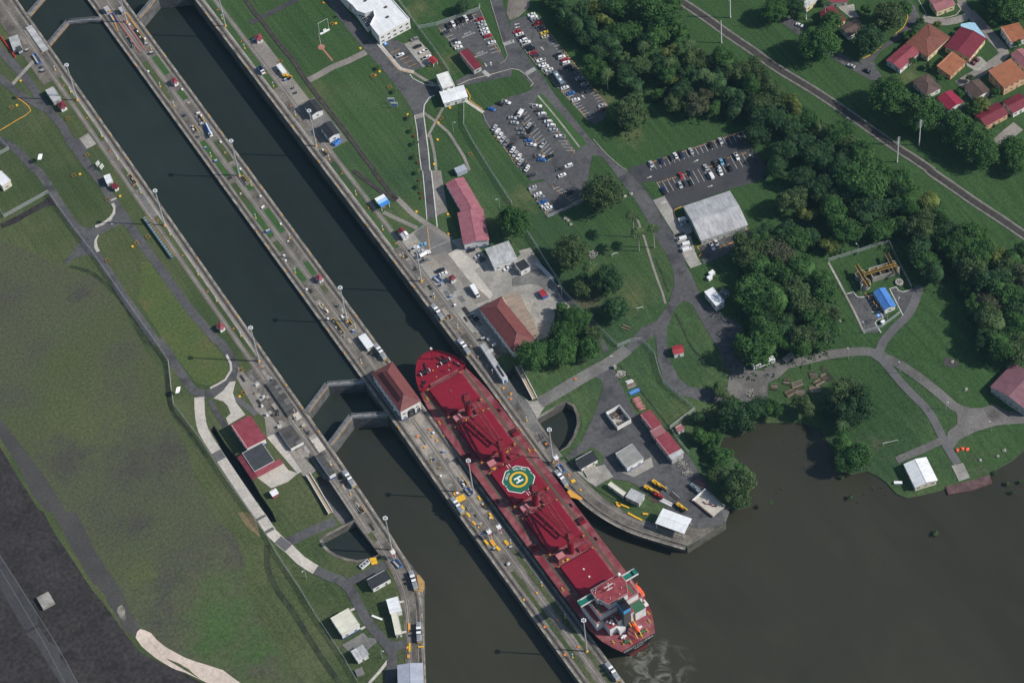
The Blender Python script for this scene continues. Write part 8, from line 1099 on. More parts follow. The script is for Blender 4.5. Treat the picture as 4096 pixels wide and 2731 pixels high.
# red and white lookout towers / range markers
TW = ['beside the tall mast on the east wall','at the west approach below the tall mast','left one on the centre wall beside the ship','right one on the centre wall beside the ship']
for i, (x, y) in enumerate(D['towers']):
    r = thing('arrow_tower', 'white tower with red arrow board, '+TW[i], 'tower', (x, y, .1+h_at(x, y)), 0, 'arrow signal towers')
    for sx in (-1, 1):
        for sy in (-1, 1): MB().tube((sx*.7, sy*.7, 0), (sx*.55, sy*.55, 6), .09, 5).build('tower_leg', 'white', r)
    b = MB()
    for k in range(4):
        z = k*1.5
        for sx, sy, tx, ty in ((-1,-1,1,-1),(1,-1,1,1),(1,1,-1,1),(-1,1,-1,-1)): b.tube((sx*.66, sy*.66, z), (tx*.6, ty*.6, z+1.5), .05, 4)
    b.build('tower_brace', 'white', r); MB().box(-1, 1, -1, 1, 6, 6.15).build('tower_platform', 'white', r); MB().box(-.22, .22, -1.5, 1.5, 3.4, 4.5).build('arrow_board', 'red', r)
    b = MB(); [b.tube((sx, -1, 7.1), (sx, 1, 7.1), .05, 4) for sx in (-1, 1)]; [b.tube((-1, sy, 7.1), (1, sy, 7.1), .05, 4) for sy in (-1, 1)]; [b.tube((sx, sy, 6.1), (sx, sy, 7.1), .05, 4) for sx in (-1, 1) for sy in (-1, 1)]; b.build('tower_rail', 'white', r)
# ---------------------------------------------------------------- fences
PS = MB(); PS.tube((0,0,0),(0,0,2.7),.06,5); POSTM = PS.mesh('fence_post', 'galv')
for lab, h, P in D['fences']:
    r = thing('chain_link_fence', lab, 'fence')
    for (x0, y0), (x1, y1) in zip(P[:-1], P[1:]):
        L = hypot(x1-x0, y1-y0); k = max(1, int(L/4)); z0, z1 = h_at(x0, y0), h_at(x1, y1)
        for i in range(k): t = i/k; link('post', POSTM, r, (x0+(x1-x0)*t, y0+(y1-y0)*t, h_at(x0+(x1-x0)*t, y0+(y1-y0)*t)))
        b = MB(); b.tube((x0,y0,z0+h), (x1,y1,z1+h), .055, 5); b.tube((x0,y0,z0+.12), (x1,y1,z1+.12), .04, 4); b.build('rail', 'galv', r)
        b = MB(); b.quad((x0,y0,z0+.1),(x1,y1,z1+.1),(x1,y1,z1+h),(x0,y0,z0+h)); b.build('wire_mesh', 'mesh', r)
# ---------------------------------------------------------------- trees
def crown_mesh(seed, R, n_cl, n_leaf, leaf, flat=.72, wild=1):
    g = random.Random(seed); b = MB(); cl = []
    big = [(g.uniform(0, 6.28), g.uniform(.25, .5), g.uniform(-.1, .25), g.uniform(.62, .9)) for _ in range(4)]
    for i in range(n_cl):
        z = g.uniform(-.35, 1); a = g.uniform(0, 2*pi); rr = math.sqrt(max(0, 1-z*z))*g.uniform(.80, 1.02) if g.random() < .8 else g.uniform(.2, .7)
        k = g.uniform(.62, .86); ba, bd, bz, bs = big[i % 4]
        if not wild: cl.append((R*k*1.05*rr*cos(a), R*k*1.05*rr*sin(a), R*flat*k*z*1.05, R*g.uniform(.18, .30))); continue
        cl.append((R*(bd*cos(ba)+bs*.72*k*rr*cos(a)), R*(bd*sin(ba)+bs*.72*k*rr*sin(a)), R*flat*(bz+bs*k*z), R*g.uniform(.17, .32)))
    # dark inner boughs so that the crown is not see-through
    for (x, y, z, r) in cl[::2]: 
        b.ball((x*.72, y*.72, z*.72), r*.95, 6, 4, .8)
    b.ball((0, 0, 0), R*.55, 8, 5, flat)
    for (x, y, z, r) in cl:
        for j in range(n_leaf):
            u = Vector((g.gauss(0, 1), g.gauss(0, 1), g.gauss(.25, 1))).normalized(); d = r*g.uniform(.72, 1.06)
            c = Vector((x+u.x*d, y+u.y*d, z+u.z*d*.8)); nn = (u+Vector((g.uniform(-.9, .9), g.uniform(-.9, .9), g.uniform(-.3, .9)))).normalized()
            t = nn.orthogonal().normalized(); t.rotate(Matrix.Rotation(g.uniform(0, 6.28), 3, nn)); s = nn.cross(t); l = leaf*g.uniform(.6, 1.25); w = l*g.uniform(.5, .8)
            b.add([c-t*l, c-s*w, c+t*l, c+s*w], [(0,1,2,3)])
    return b.mesh('crown', 'leaf_m')
CR = {'S': [crown_mesh(30+i, 4, 26, 46, .34) for i in range(3)], 'M': [crown_mesh(40+i, 6.5, 44, 64, .40) for i in range(4)], 'L': [crown_mesh(50+i, 9.5, 70, 80, .46) for i in range(4)]}
CRR = {'S': [crown_mesh(130+i, 4, 34, 50, .34, .8, 0) for i in range(2)], 'M': [crown_mesh(140+i, 6.5, 60, 66, .40, .8, 0) for i in range(3)], 'L': [crown_mesh(150+i, 9.5, 100, 80, .46, .8, 0) for i in range(2)]}
BASE = {'S': 4., 'M': 6.5, 'L': 9.5}
def trunk_mesh(seed, k):
    g = random.Random(seed); b = MB(); b.tube((0,0,-.5), (0,0,.62), .055*k, 8, .035*k)
    for i in range(5): a = 2*pi*i/5+g.uniform(-.3, .3); b.tube((0,0,.4+.04*i), (.32*cos(a), .32*sin(a), .72+.03*i), .025*k, 6, .012*k)
    return b.mesh('trunk', 'bark')
TR = [trunk_mesh(i, 1) for i in range(4)]
TN = {'m': 'mid green', 'd': 'dark green', 'o': 'olive green', 'y': 'yellow green', 'b': 'brownish'}
WHERE = {'lone': 'broad tree standing alone by the scrap yard at the top', 'park': 'round tree on the park lawn', 'yard': 'leafy tree behind the red tiled depot', 'shore': 'tree on the bank of the brown water', 'wood': 'tree in the wood between the car parks and the railway', 'houses': 'spreading tree among the houses beyond the railway'}
PARK = ['largest dark round tree beside the shaded parking bays','round tree beside the red workshop shadowing its roof','pale olive round tree alone on the park lawn','dark tree beside the palm in the park clump','low pale tree in the park clump below the palm','dark round tree with exposed roots near the goal','small dark tree at the left of the park clump']
pk = 0
tg = random.Random(77)
for (x, y, R, H, c, grp) in D['trees']:
    k = 'S' if R < 4.6 else ('M' if R < 7.4 else 'L'); s = R/BASE[k]
    if grp == 'park': lab = PARK[pk]; pk += 1
    else: lab = ('%s %s' % (TN[c], WHERE[grp])) if grp != 'lone' else 'dark ' + WHERE[grp]
    gname = {'wood': 'wood', 'shore': 'bank', 'houses': 'garden', 'yard': 'depot'}.get(grp)
    if grp in ('wood', 'shore', 'houses', 'yard'):
        sz = 'small' if R < 5 else ('middling' if R < 6.6 else ('large' if R < 8.4 else 'very large'))
        lm = min(D['landmarks'], key=lambda q: hypot(q[0]-x, q[1]-y)); lab = '%s %s %s tree %s' % (sz, TN[c], {'wood': 'woodland', 'shore': 'waterside', 'houses': 'garden', 'yard': 'yard'}[grp], lm[2])
    gz = h_at(x, y)
    r = thing('tree', lab, 'tree', (x, y, gz), tg.uniform(0, 6.28), {'wood': 'trees of the wood', 'shore': 'trees on the bank', 'houses': 'trees among the houses', 'yard': 'trees behind the depot'}.get(grp))
    t = link('trunk', tg.choice(TR), r); t.scale = (H*.9, H*.9, H*.9)
    co = link('crown', tg.choice(CR[k] if grp in ('wood', 'shore') else CRR[k]), r, (0, 0, H*.62)); co.scale = (s*tg.uniform(.95, 1.08), s*tg.uniform(.95, 1.08), s*tg.uniform(.92, 1.1))
    co.material_slots[0].link = 'OBJECT'; co.material_slots[0].material = MATS['leaf_'+c]
# palms
def palm_crown(seed, n=15, L=1.0):
    g = random.Random(seed); b = MB()
    for i in range(n):
        a = 2*pi*i/n+g.uniform(-.2, .2); up = g.uniform(.1, .9); P = []
        for j in range(7):
            t = j/6; P.append(Vector((cos(a)*t*L, sin(a)*t*L, up*.55*t*L-(.35+.5*up)*t*t*L+.02)))
        sd = Vector((-sin(a), cos(a), 0))
        for j in range(6):
            for q in range(3):
                f = (q+.5)/3; c = P[j].lerp(P[j+1], f); w = .26*L*math.sin(pi*min(.97, .12+.85*(j+f)/6.3))
                for s in (-1, 1):
                    d = Vector((cos(a), sin(a), 0))*.04*L; b.add([c-d, c+d, c+d*1.6+sd*s*w+Vector((0,0,-.10*L)), c+d*.6+sd*s*w*.9+Vector((0,0,-.11*L))], [(0,1,2,3)])
    b.ball((0,0,.0), .06*L, 6, 4); return b.mesh('fronds', 'leaf_palm')
PCR = [palm_crown(i) for i in range(3)]
PLAB = ['tall palm nearest the shaded car park on the park lawn','tall palm in the middle of the three on the park lawn','tall palm beside the road, right of the three','palm standing in the park tree clump','palm at the left edge of the wood by the long car park','palm deep in the wood with a visible trunk','palm at the top of the wood by the railway','palm in the middle of the wood left of the yellow tree','palm among the olive trees of the wood','palm at the lower right of the wood palms','palm in front of the red-roofed house at the top','short palm at the wood corner near the plant','palm on the bank between the two big trees','short yellowing palm at the water edge']
for i, (x, y, h, R) in enumerate(D['palms']):
    r = thing('palm_tree', PLAB[i], 'palm', (x, y, h_at(x, y)), tg.uniform(0, 6), 'palms')
    b = MB(); b.tube((0,0,0), (.05,.05,h*.6), .28, 8, .22); b.tube((.05,.05,h*.6), (0,0,h), .22, 8, .17); b.build('trunk', 'palmbark', r)
    f = link('crown', PCR[i % 3], r, (0, 0, h)); f.scale = (R, R, R)
for i, (x, y) in enumerate(D['saplings']):
    r = thing('sapling', 'small ornamental palm in the row along the drive', 'sapling', (x, y, 0), tg.uniform(0, 6), 'ornamental palms along the drive'); MB().tube((0,0,0),(0,0,3),.12,6,.09).build('trunk', 'palmbark', r)
    f = link('crown', PCR[i % 3], r, (0, 0, 3)); f.scale = (1.7, 1.7, 1.7)
for i, (x, y) in enumerate(D['shrubs']):
    red = i < 5; r = thing('shrub', 'red-leaved shrub beside the drive' if red else 'low green shrub at the bank or garden', 'shrub', (x, y, h_at(x, y)), tg.uniform(0, 6), 'red shrubs along the drive' if red else 'low green shrubs')
    f = link('foliage', CR['S'][i % 3], r, (0, 0, .6)); q = (.22 if red else .38); f.scale = (q, q, q*.9); f.material_slots[0].link = 'OBJECT'; f.material_slots[0].material = MATS['leaf_red' if red else 'leaf_o']
for x, y in D['waterbush']:
    r = thing('water_bush', 'lone pale bush standing in the open brown water', 'bush', (x, y, SEA), 0); f = link('foliage', CR['S'][1], r, (0, 0, 1.0)); f.scale = (.5, .5, .45); f.material_slots[0].link = 'OBJECT'; f.material_slots[0].material = MATS['leaf_o']
for i, (x, y) in enumerate(D['stumps']):
    o = MB().tube((0,0,-1), (.05,.1,.9), .28, 7, .2).build('mooring_stump', 'timberdk'); o.location = (x, y, SEA); tag(o, 'rotten timber stump sticking out of the brown water', 'stump', 'timber stumps in the water')
# undergrowth of the wood and rough bank grass: nobody could count it
def inwood(x, y):
    return any(hypot(x-t[0], y-t[1]) < t[2]*1.15 for t in WOOD)
WOOD = [t for t in D['trees'] if t[5] in ('wood',)]
g = random.Random(8); b = MB()
for t in WOOD:
    for k in range(26):
        a = g.uniform(0, 6.28); d = t[2]*1.1*math.sqrt(g.random()); x, y = t[0]+cos(a)*d, t[1]+sin(a)*d; z = h_at(x, y)
        if any(inside((x, y), H) for H in HOLES[:2]): continue
        R = g.uniform(.5, 1.4)
        for q in range(7):
            u = Vector((g.gauss(0,1), g.gauss(0,1), abs(g.gauss(.4,1)))).normalized(); c = Vector((x, y, z))+u*R; s = u.orthogonal().normalized()*g.uniform(.3, .6); w = u.cross(s)*g.uniform(.6, 1)
            b.add([c-s, c-w, c+s, c+w], [(0,1,2,3)])
o = b.build('undergrowth', 'leaf_d', kind='stuff'); o['label'] = 'dark green undergrowth covering the floor of the wood'; o['category'] = 'undergrowth'

# ---------------------------------------------------------------- small things
for i, (x, y) in enumerate(D['pads']):
    o = MB().cbox(0, 0, .15, 1.2, 1.2, .5, 0).build('yellow_pad', 'yellow'); o.location = (x, y, h_at(x, y)); tag(o, 'square yellow concrete pad on the lawn', 'pad', 'yellow pads on the lawns')
for i, (x, y) in enumerate(D['guards']):
    r = thing('pit_guard', 'yellow square railing round a small pit in the grass', 'railing', (x, y, .05+h_at(x, y)), RND.uniform(-.2, .2), 'yellow pit railings')
    for sx in (-1, 1):
        for sy in (-1, 1): MB().tube((sx*.9, sy*.9, 0), (sx*.9, sy*.9, 1.1), .08, 5).build('post', 'oldyellow', r)
    for z in (.55, 1.1):
        for p, q in (((-.9,-.9),(.9,-.9)),((.9,-.9),(.9,.9)),((.9,.9),(-.9,.9)),((-.9,.9),(-.9,-.9))): MB().tube((*p, z), (*q, z), .06, 5).build('bar', 'oldyellow', r)
    MB().box(-.7, .7, -.7, .7, .0, .06).build('pit_cover', 'dark', r)
for x, y in D['discs']:
    b = MB(); b.tube((0,0,0),(0,0,.35),.62,14); b.tube((0,0,.35),(0,0,.5),.3,10); o = b.build('round_cover', 'orange' if RND.random() < .3 else 'paintO'); o.location = (x, y, .15+h_at(x, y)); tag(o, 'round orange manhole cover on the lock pavement', 'cover', 'round orange covers')
for i, (x, y, a, w) in enumerate(D['plates']):
    L = D['plates_len'][i]; o = MB().box(-L/2, L/2, -w/2, w/2, 0, .45).build('yellow_cover', 'yellow' if i % 3 else 'paintO'); o.location = (x, y, .15+h_at(x, y)); o.rotation_euler = (0, 0, a); tag(o, 'rectangular yellow equipment cover on the lock wall', 'cover', 'yellow equipment covers')
o = MB().prism(D['yellowdeck'], h_at(*D['yellowdeck'][0])+.05, h_at(*D['yellowdeck'][0])+.4).build('fender_deck', 'paintO'); tag(o, 'orange-yellow fender deck at the bend of the east wall', 'deck')
o = MB().prism(D['sanddeck'], h_at(*D['sanddeck'][0])+.05, h_at(*D['sanddeck'][0])+.4).build('fender_deck', 'tanpaint'); tag(o, 'tan fender deck at the corner of the west approach', 'deck')
# bollards, call boxes, guide posts along the walls: small repeated fittings
g = random.Random(14)
def fit(kind, x, y, lab, cat, grp):
    r = thing(kind, lab, cat, (x, y, .12+h_at(x, y)), g.uniform(0, 6), grp)
    if kind == 'mooring_bollard': MB().tube((0,0,0),(0,0,.7),.42,10,.34).build('stem', 'white', r); MB().tube((0,0,.7),(0,0,.95),.58,10).build('cap', 'white', r)
    elif kind == 'deck_lamp':
        MB().box(-.35,.35,-.35,.35,0,.4).build('lamp_base', 'yellow', r); MB().tube((0,0,.4),(0,0,3.4),.08,6).build('lamp_pole', 'white', r); MB().box(-.3,.3,-.15,.15,3.3,3.6).build('lamp_head', 'lampglass', r)
    elif kind == 'fire_hydrant': MB().tube((0,0,0),(0,0,.9),.2,8).build('barrel', 'red', r); MB().tube((-.3,0,.6),(.3,0,.6),.1,6).build('nozzle', 'red', r); MB().box(-.4,.4,-.4,.4,-.02,.06).build('slab', 'paintO', r)
for y in list(range(-280, 240, 23)):
    fit('deck_lamp', g.choice((-4.2, 4.4)), y+g.uniform(-5, 5), 'small lamp post on a yellow block along the centre wall', 'lamp', 'small lamps on the centre wall')
    if y > -120: fit('mooring_bollard', g.choice((-4.7, 4.9)), y+9, 'white mushroom bollard on the centre wall', 'bollard', 'white bollards on the centre wall')
for y in range(-100, 250, 29):
    fit('deck_lamp', -47.6, y+g.uniform(-6, 6), 'small lamp post on a yellow block along the west wall', 'lamp', 'small lamps on the west wall'); fit('deck_lamp', 48.2, y+g.uniform(-6, 6), 'small lamp post on a yellow block along the east wall', 'lamp', 'small lamps on the east wall')
    fit('fire_hydrant', -48.6, y+12, 'red hydrant beside the west return track', 'hydrant', 'hydrants on the west wall'); fit('fire_hydrant', 49.2, y+12, 'red hydrant beside the east return track', 'hydrant', 'hydrants on the east wall')
for y in range(-140, 260, 17):
    for x, w_ in ((-42.75, 'west'), (-8.25, 'centre wall left'), (8.55, 'centre wall right'), (42.75, 'east')):
        if g.random() < .55 and not (w_ == 'west' and y < -120): o = MB().box(-.25,.25,-.7,.7,0,.22).build('coping_chock', 'paintO'); yy = y+g.uniform(-4, 4); o.location = (x, yy, .16+h_at(x, yy)); tag(o, 'yellow chock on the %s coping edge' % w_, 'chock', 'yellow chocks on the %s coping' % w_)
# machinery wells with grilles on the centre wall
for i, (x, y, w, l) in enumerate(((2.9,-1,2.6,9),(-3.2,-2,2.4,12),(3.0,112,2.4,7),(-3.0,160,2.6,6),(3.1,164,2.6,8),(-3.2,12,2.2,7),(-3.0,238,2.6,9),(3.2,238,2.4,14),(-47.6,148,2.4,8),(48.2,104,2.4,6),(-47.7,-104,2.2,6),(3.0,-118,2.4,7))):
    r = thing('machinery_well', 'open machinery well with yellow edge rail, %s along the lock walls' % nth(i), 'well', (x, y, .1+h_at(x, y)), 0, 'machinery wells')
    MB().box(-w/2, w/2, -l/2, l/2, 0, .03).build('well_floor', 'slot', r)
    for s in (-1, 1): MB().box(s*w/2-.1, s*w/2+.1, -l/2, l/2, 0, .5).build('edge_rail', 'yellow' if s > 0 else 'concreteL', r); MB().box(-w/2, w/2, s*l/2-.1, s*l/2+.1, 0, .5).build('edge_rail', 'concreteL', r)
    for k in range(3): MB().cbox(g.uniform(-w/3, w/3), -l/3+k*l/3, .35, g.uniform(.6, 1.1), g.uniform(.8, 1.8), .6).build('machine_unit', g.choice(['galv', 'white', 'steel', 'rail']), r)
SK = ['beside the mast on the centre wall near the ship','behind the locomotive on the east wall','on the west approach below the red and white tower','beside the small kiosk in the plaza','at the top of the centre wall','beside the lane at the upper left']
for i, ((x, y, a, L), c) in enumerate(D['skips']):
    r = thing('skip', 'open blue steel skip '+SK[i], 'skip', (x, y, .15+h_at(x, y)), a, 'blue skips'); L = max(L, 4); w = 2.0
    MB().box(-L/2, L/2, -w/2, w/2, .1, .25).build('floor', 'concreteL', r)
    for s in (-1, 1): MB().box(-L/2, L/2, s*w/2-.06, s*w/2+.06, .1, 1.3).build('side', 'blue' if s > 0 else 'white', r); MB().box(s*L/2-.06, s*L/2+.06, -w/2, w/2, .1, 1.3).build('end', 'blue', r)
x, y, a, L = D['floats']
r = thing('boom_float', 'string of red floats lying on the grass at the upper left', 'float', (x, y, 0), a)
for i in range(9): b = MB(); b.tube((-L/2+L*i/9+.2,0,.5),(-L/2+L*(i+1)/9-.5,0,.5),.5,10); b.build('float', 'red', r)
MB().tube((-L/2,0,.5),(L/2,0,.5),.12,6).build('cable', 'orange', r)
for i, (x, y) in enumerate(D['diamonds']):
    r = thing('day_mark', 'white diamond day mark on legs '+('left of the upper perimeter road' if i == 0 else 'beside the west fence bend'), 'sign', (x, y, h_at(x, y)), .5, 'diamond day marks')
    for s in (-1, 1): MB().tube((s*1.2, 0, 0), (s*1.2, .6, 4), .08, 5).build('leg', 'dark', r)
    for s in (-1, 1): b = MB(); b.add([(s*.12, 0, 2.4), (s*2.3, .5, 4.3), (s*.12, 1.0, 6.2), (s*.12, .12, 2.35), (s*2.3, .62, 4.25), (s*.12, 1.12, 6.15)], [(0,1,2),(5,4,3),(0,3,4,1),(1,4,5,2),(2,5,3,0)]); b.build('triangle_panel', 'white', r)
for i, (x, y) in enumerate(D['gridsigns']):
    r = thing('grid_board', 'white panelled lattice board on the west verge, %s of two' % ('upper', 'lower')[i], 'board', (x, y, 0), .5, 'lattice boards')
    for s in (-1, 1): MB().tube((s*.8,0,0),(s*.8,0,1.5),.08,5).build('leg', 'galv', r)
    for cx in range(4):
        for cz in range(3): b = MB(); b.cbox(-1.05+cx*.7, .3+cz*.35, 1.7+cz*.75, .6, .08, .66); b.build('panel', 'white', r)
for i, (x, y) in enumerate(D['billboards']):
    r = thing('billboard', 'blue and white billboard on the east lawn, %s of the pair' % ('upper', 'lower')[i], 'billboard', (x, y, 0), -.6, 'billboards on the east lawn')
    for s in (-1, 1): MB().tube((s*1.3,0,0),(s*1.3,0,2),.1,5).build('leg', 'galv', r)
    MB().box(-1.9, 1.9, -.08, .08, 1.6, 4.6).build('board', 'white', r); MB().box(-1.7, 1.7, -.1, -.085, 1.9, 3.2).build('blue_panel', 'blue', r)
GO = ['lying tilted on the park lawn','near the exposed-root tree','on the bank meadow']
for i, (x, y, a, L) in enumerate(D['goals']):
    r = thing('goal_frame', 'white goal frame '+GO[i], 'goal', (x, y, h_at(x, y)), a, 'goal frames')
    for s in (-1, 1): MB().tube((s*L/2,0,0),(s*L/2,0,2.1),.07,6).build('post', 'white', r); MB().tube((s*L/2,0,2.1),(s*L/2,1.6,0),.05,6).build('stay', 'white', r)
    MB().tube((-L/2,0,2.1),(L/2,0,2.1),.07,6).build('crossbar', 'white', r); MB().tube((-L/2,1.6,.05),(L/2,1.6,.05),.05,6).build('ground_bar', 'white', r)
for i, (x, y, a, L) in enumerate(D['logs']):
    o = MB().tube((-L/2,0,.35),(L/2,0,.35),.38,9,.3).build('log', 'wood'); o.location = (x, y, h_at(x, y)); o.rotation_euler = (0,0,a); tag(o, 'felled log on the park lawn, %s of two' % ('lower', 'upper')[i], 'log', 'felled logs')
x, y, a, L = D['goalframe']; r = thing('sign_plinth', 'white plinth with tall poles on the upper east lawn', 'monument', (x, y, 0), a)
MB().box(-L/2, L/2, -.5, .5, 0, .6).build('plinth', 'white', r); MB().box(-.8, .9, -.2, .2, .6, 2.4).build('plaque', 'white', r)
for s in (-1, 1): MB().tube((s*L/2, .2, 0), (s*L/2, .2, 9), .08, 6).build('pole', 'white', r)
MB().tube((-L/2,.2,9),(L/2,.2,9),.07,6).build('crossbar', 'white', r)
x, y = D['flagpole']; r = thing('flag_pole', 'thin flag pole on a round brick base on the upper east lawn', 'flagpole', (x, y, 0))
MB().tube((0,0,0),(0,0,.12),2.0,20).build('brick_base', 'brick', r); MB().tube((0,0,.1),(0,0,13),.1,6,.05).build('pole', 'white', r); MB().box(-.5,.5,-12.5,-1.9,.0,.1).build('brick_path', 'brick', r).rotation_euler = (0,0,.02)
rk = random.Random(4)
for i, (x, y) in enumerate(D['rocks']):
    b = MB(); b.ball((0,0,.3), 1.0, 7, 5, .55); b.v = [(p[0]*rk.uniform(.7,1.4), p[1]*rk.uniform(.7,1.3), p[2]*rk.uniform(.7,1.2)) for p in b.v]; c = (10 <= 0) or i in (6, 7, 8)
    o = b.build('boulder' if not c else 'mooring_buoy', 'rock' if not c else 'boatorange'); o.location = (x, y, h_at(x, y)); tag(o, 'pale boulder lying on the grass' if not c else 'orange buoy stored on the bank grass', 'boulder' if not c else 'buoy', 'boulders on the grass' if not c else 'orange buoys on the bank')
x, y, a, L = D['pipes']; r = thing('pipe_rack', 'long grey pipe bundle lying beside the east yard fence', 'pipes', (x, y, h_at(x, y)), a)
for k in range(8): MB().tube((-L/2+k*.7, -1+.28*k, .3+.1*(k % 3)), (L/2-k*.4, -1+.28*k, .3+.1*(k % 3)), .16, 7).build('pipe', ('galv', 'steel', 'white')[k % 3], r)
# treatment plant
PT = thing('settling_tank', 'long open concrete tank with yellow walkway at the treatment plant', 'tank', (D['bigtank'][0], D['bigtank'][1], h_at(D['bigtank'][0], D['bigtank'][1])), D['bigtank'][4]); L, W = D['bigtank'][2:4]
for x0, x1, y0, y1 in ((-L/2, L/2, -W/2, -W/2+.4), (-L/2, L/2, W/2-.4, W/2), (-L/2, -L/2+.4, -W/2+.4, W/2-.4), (L/2-.4, L/2, -W/2+.4, W/2-.4), (-L/6-.2, -L/6+.2, -W/2+.4, W/2-.4), (L/6-.2, L/6+.2, -W/2+.4, W/2-.4)): MB().box(x0, x1, y0, y1, 0, 4).build('tank_wall', 'concreteL', PT)
MB().box(-L/2+.4, L/2-.4, -W/2+.4, W/2-.4, 0, 2.6).build('tank_water', 'sludge', PT); MB().box(-L/2-3, L/2, -.7, .7, 4.1, 4.25).build('walkway', 'dark', PT)
for s in (-1, 1):
    for z in (4.7, 5.2): MB().beam((-L/2-3, s*.75, z), (L/2, s*.75, z), .08, .08).build('walkway_rail', 'yellow', PT)
b = MB(); b.box(-1.0, 1.0, -3, W+5, 4.26, 4.4); wk = b.build('cross_walkway', 'dark', PT); wk.location = (L/2-2.5, -W/2, 0)
for s in (-1, 1): MB().beam((s*1.0, -3, 5.3), (s*1.0, W+5, 5.3), .08, .08).build('walkway_rail', 'yellow', wk)
for i, (x, y, rr, h) in enumerate(D['tanks']):
    r = thing('round_tank', 'round open concrete tank at the plant, %s one' % ('upper', 'lower')[i], 'tank', (x, y, h_at(x, y)), 0, 'round tanks')
    b = MB(); n = 28
    for k in range(n):
        a0, a1 = 2*pi*k/n, 2*pi*(k+1)/n; c = lambda a, q: (q*cos(a), q*sin(a))
        b.add([(*c(a0, rr), 0), (*c(a1, rr), 0), (*c(a1, rr), h), (*c(a0, rr), h), (*c(a0, rr-.4), h), (*c(a1, rr-.4), h), (*c(a1, rr-.4), 0), (*c(a0, rr-.4), 0)], [(0,1,2,3), (3,2,5,4), (4,5,6,7)])
    b.build('tank_wall', 'concreteL', r); MB().tube((0,0,0),(0,0,h-1.2),rr-.4,24).build('tank_water', 'sludge', r)
(xa, ya, _, _), (xb, yb, _, _) = D['tanks']
r = thing('tank_bridge', 'dark walkway with yellow rails crossing both round tanks', 'walkway', ((xa+xb)/2, (ya+yb)/2, h_at(xa, ya)), atan2(yb-ya, xb-xa)); L = hypot(xb-xa, yb-ya)+9
MB().box(-L/2, L/2, -.8, .8, 5.05, 5.25).build('deck', 'dark', r)
for s in (-1, 1):
    for z in (5.7, 6.2): MB().beam((-L/2, s*.85, z), (L/2, s*.85, z), .08, .08).build('rail', 'yellow', r)
x, y = D['manhole']; r = thing('sump_tank', 'low round sump with dark hatches beside the long tank', 'tank', (x, y, h_at(x, y))); MB().tube((0,0,0),(0,0,1),2.1,22).build('drum', 'concreteL', r)
for s, t in ((-.6,-.6),(.6,-.6),(-.6,.6),(.6,.6)): MB().box(s-.35, s+.35, t-.35, t+.35, 1.0, 1.08).build('hatch', 'dark', r)
# scrap timber yard by the water
sg = random.Random(31)
for i, (x, y) in enumerate(D['stackyard']):
    r = thing('timber_stack', 'stack of weathered timber beams by the gravel yard', 'stack', (x, y, h_at(x, y)), sg.uniform(-.4, .4)-.3, 'timber stacks'); L = sg.uniform(3, 6)
    for k in range(9): q = MB(); q.cbox(sg.uniform(-.3, .3), -1.6+.4*k, .2+.3*(k % 3), L, .3, .28, sg.uniform(-.06, .06)); q.build('beam', sg.choice(['wood', 'timberdk', 'timberdk', 'concreteL', 'wood']), r)
MN = ['yellow crane carrier, left of the yard cluster','yellow boom loader, upper of the yard cluster','red trailer frame beside the yellow carrier','yellow forklift by the white tent','small yellow digger beside the white container','steel work float at the yard edge']
for i, ((x, y, a, L), c) in enumerate(D['machines']):
    r = thing('yard_machine', MN[i], 'machine', (x, y, .1+h_at(x, y)), a); L = max(L, 3.5)
    MB().box(-L/2, L/2, -.95, .95, .5, 1.1).build('chassis', 'dark' if c != 'steel' else 'steel', r); MB().frus(-L/2, -L*.05, -.9, .9, 1.1, -L/2+.2, -L*.1, -.8, .8, 2.1).build('engine_hood', c, r)
    MB().frus(0, L*.25, -.8, .8, 1.1, .1, L*.22, -.65, .65, 2.6).build('cab', c, r); MB().box(.05, L*.24, -.82, .82, 1.7, 2.3).build('cab_glass', 'glass', r); MB().beam((-L*.3, .2, 2.2), (L*.75, .2, 2.6), .5, .5).build('boom', c, r)
    for sx in (-.32, .32):
        for sy in (-1, 1): w = link('wheel', WHEEL, r, (sx*L, sy*.95, .45)); w.scale = (1.3, 1.2, 1.3)
BN = ['white poles beside the red trailer','dark angle irons in the yard cluster','barge-like steel frame in the yard','maroon rails by the retaining wall','dark girders below the yellow carrier','blue tubes beside the pink canoes','white boards near the rubble','pale planks beside the blue tubes']
for i, (x, y, a, L) in enumerate(D['beams']):
    r = thing('beam_stack', 'stack of '+BN[i], 'stack', (x, y, .08+h_at(x, y)), a); c = ('white', 'dark', 'rail', 'redmetal', 'timberdk', 'bluepaint', 'white', 'wood')[i]
    for k in range(7): MB().cbox(sg.uniform(-.4, .4), -1+.34*k, .2+.12*(k % 2), L, .26, .24, sg.uniform(-.03, .03)).build('beam', c if k % 3 else sg.choice([c, 'galv', 'wood']), r)
for i, (x, y, a, L) in enumerate(D['canoes']):
    b = MB(); S_ = [(-.5,.08,.5),(-.3,.75,.3),(0,1,.22),(.3,.75,.3),(.5,.08,.5)]
    for (t0, w0, z0), (t1, w1, z1) in zip(S_[:-1], S_[1:]): b.add([(L*t0,-.62*w0,.75),(L*t0,0,1.0),(L*t0,.62*w0,.75),(L*t1,-.62*w1,.75),(L*t1,0,1.0),(L*t1,.62*w1,.75),(L*t0,0,z0*.3),(L*t1,0,z1*.3)], [(0,3,4,1),(1,4,5,2),(0,6,7,3),(2,5,7,6)])
    o = b.build('upturned_boat', 'pinkhull'); o.location = (x, y, .05+h_at(x, y)); o.rotation_euler = (0,0,a); tag(o, 'faded pink upturned boat beside the red sheds, %s from the top' % nth(i), 'boat', 'upturned pink boats')
x, y, a, L = D['bluerails']; r = thing('rail_bridge', 'long blue-grey rail bridge on yellow edge beside the west return track', 'bridge', (x, y, 0), a)
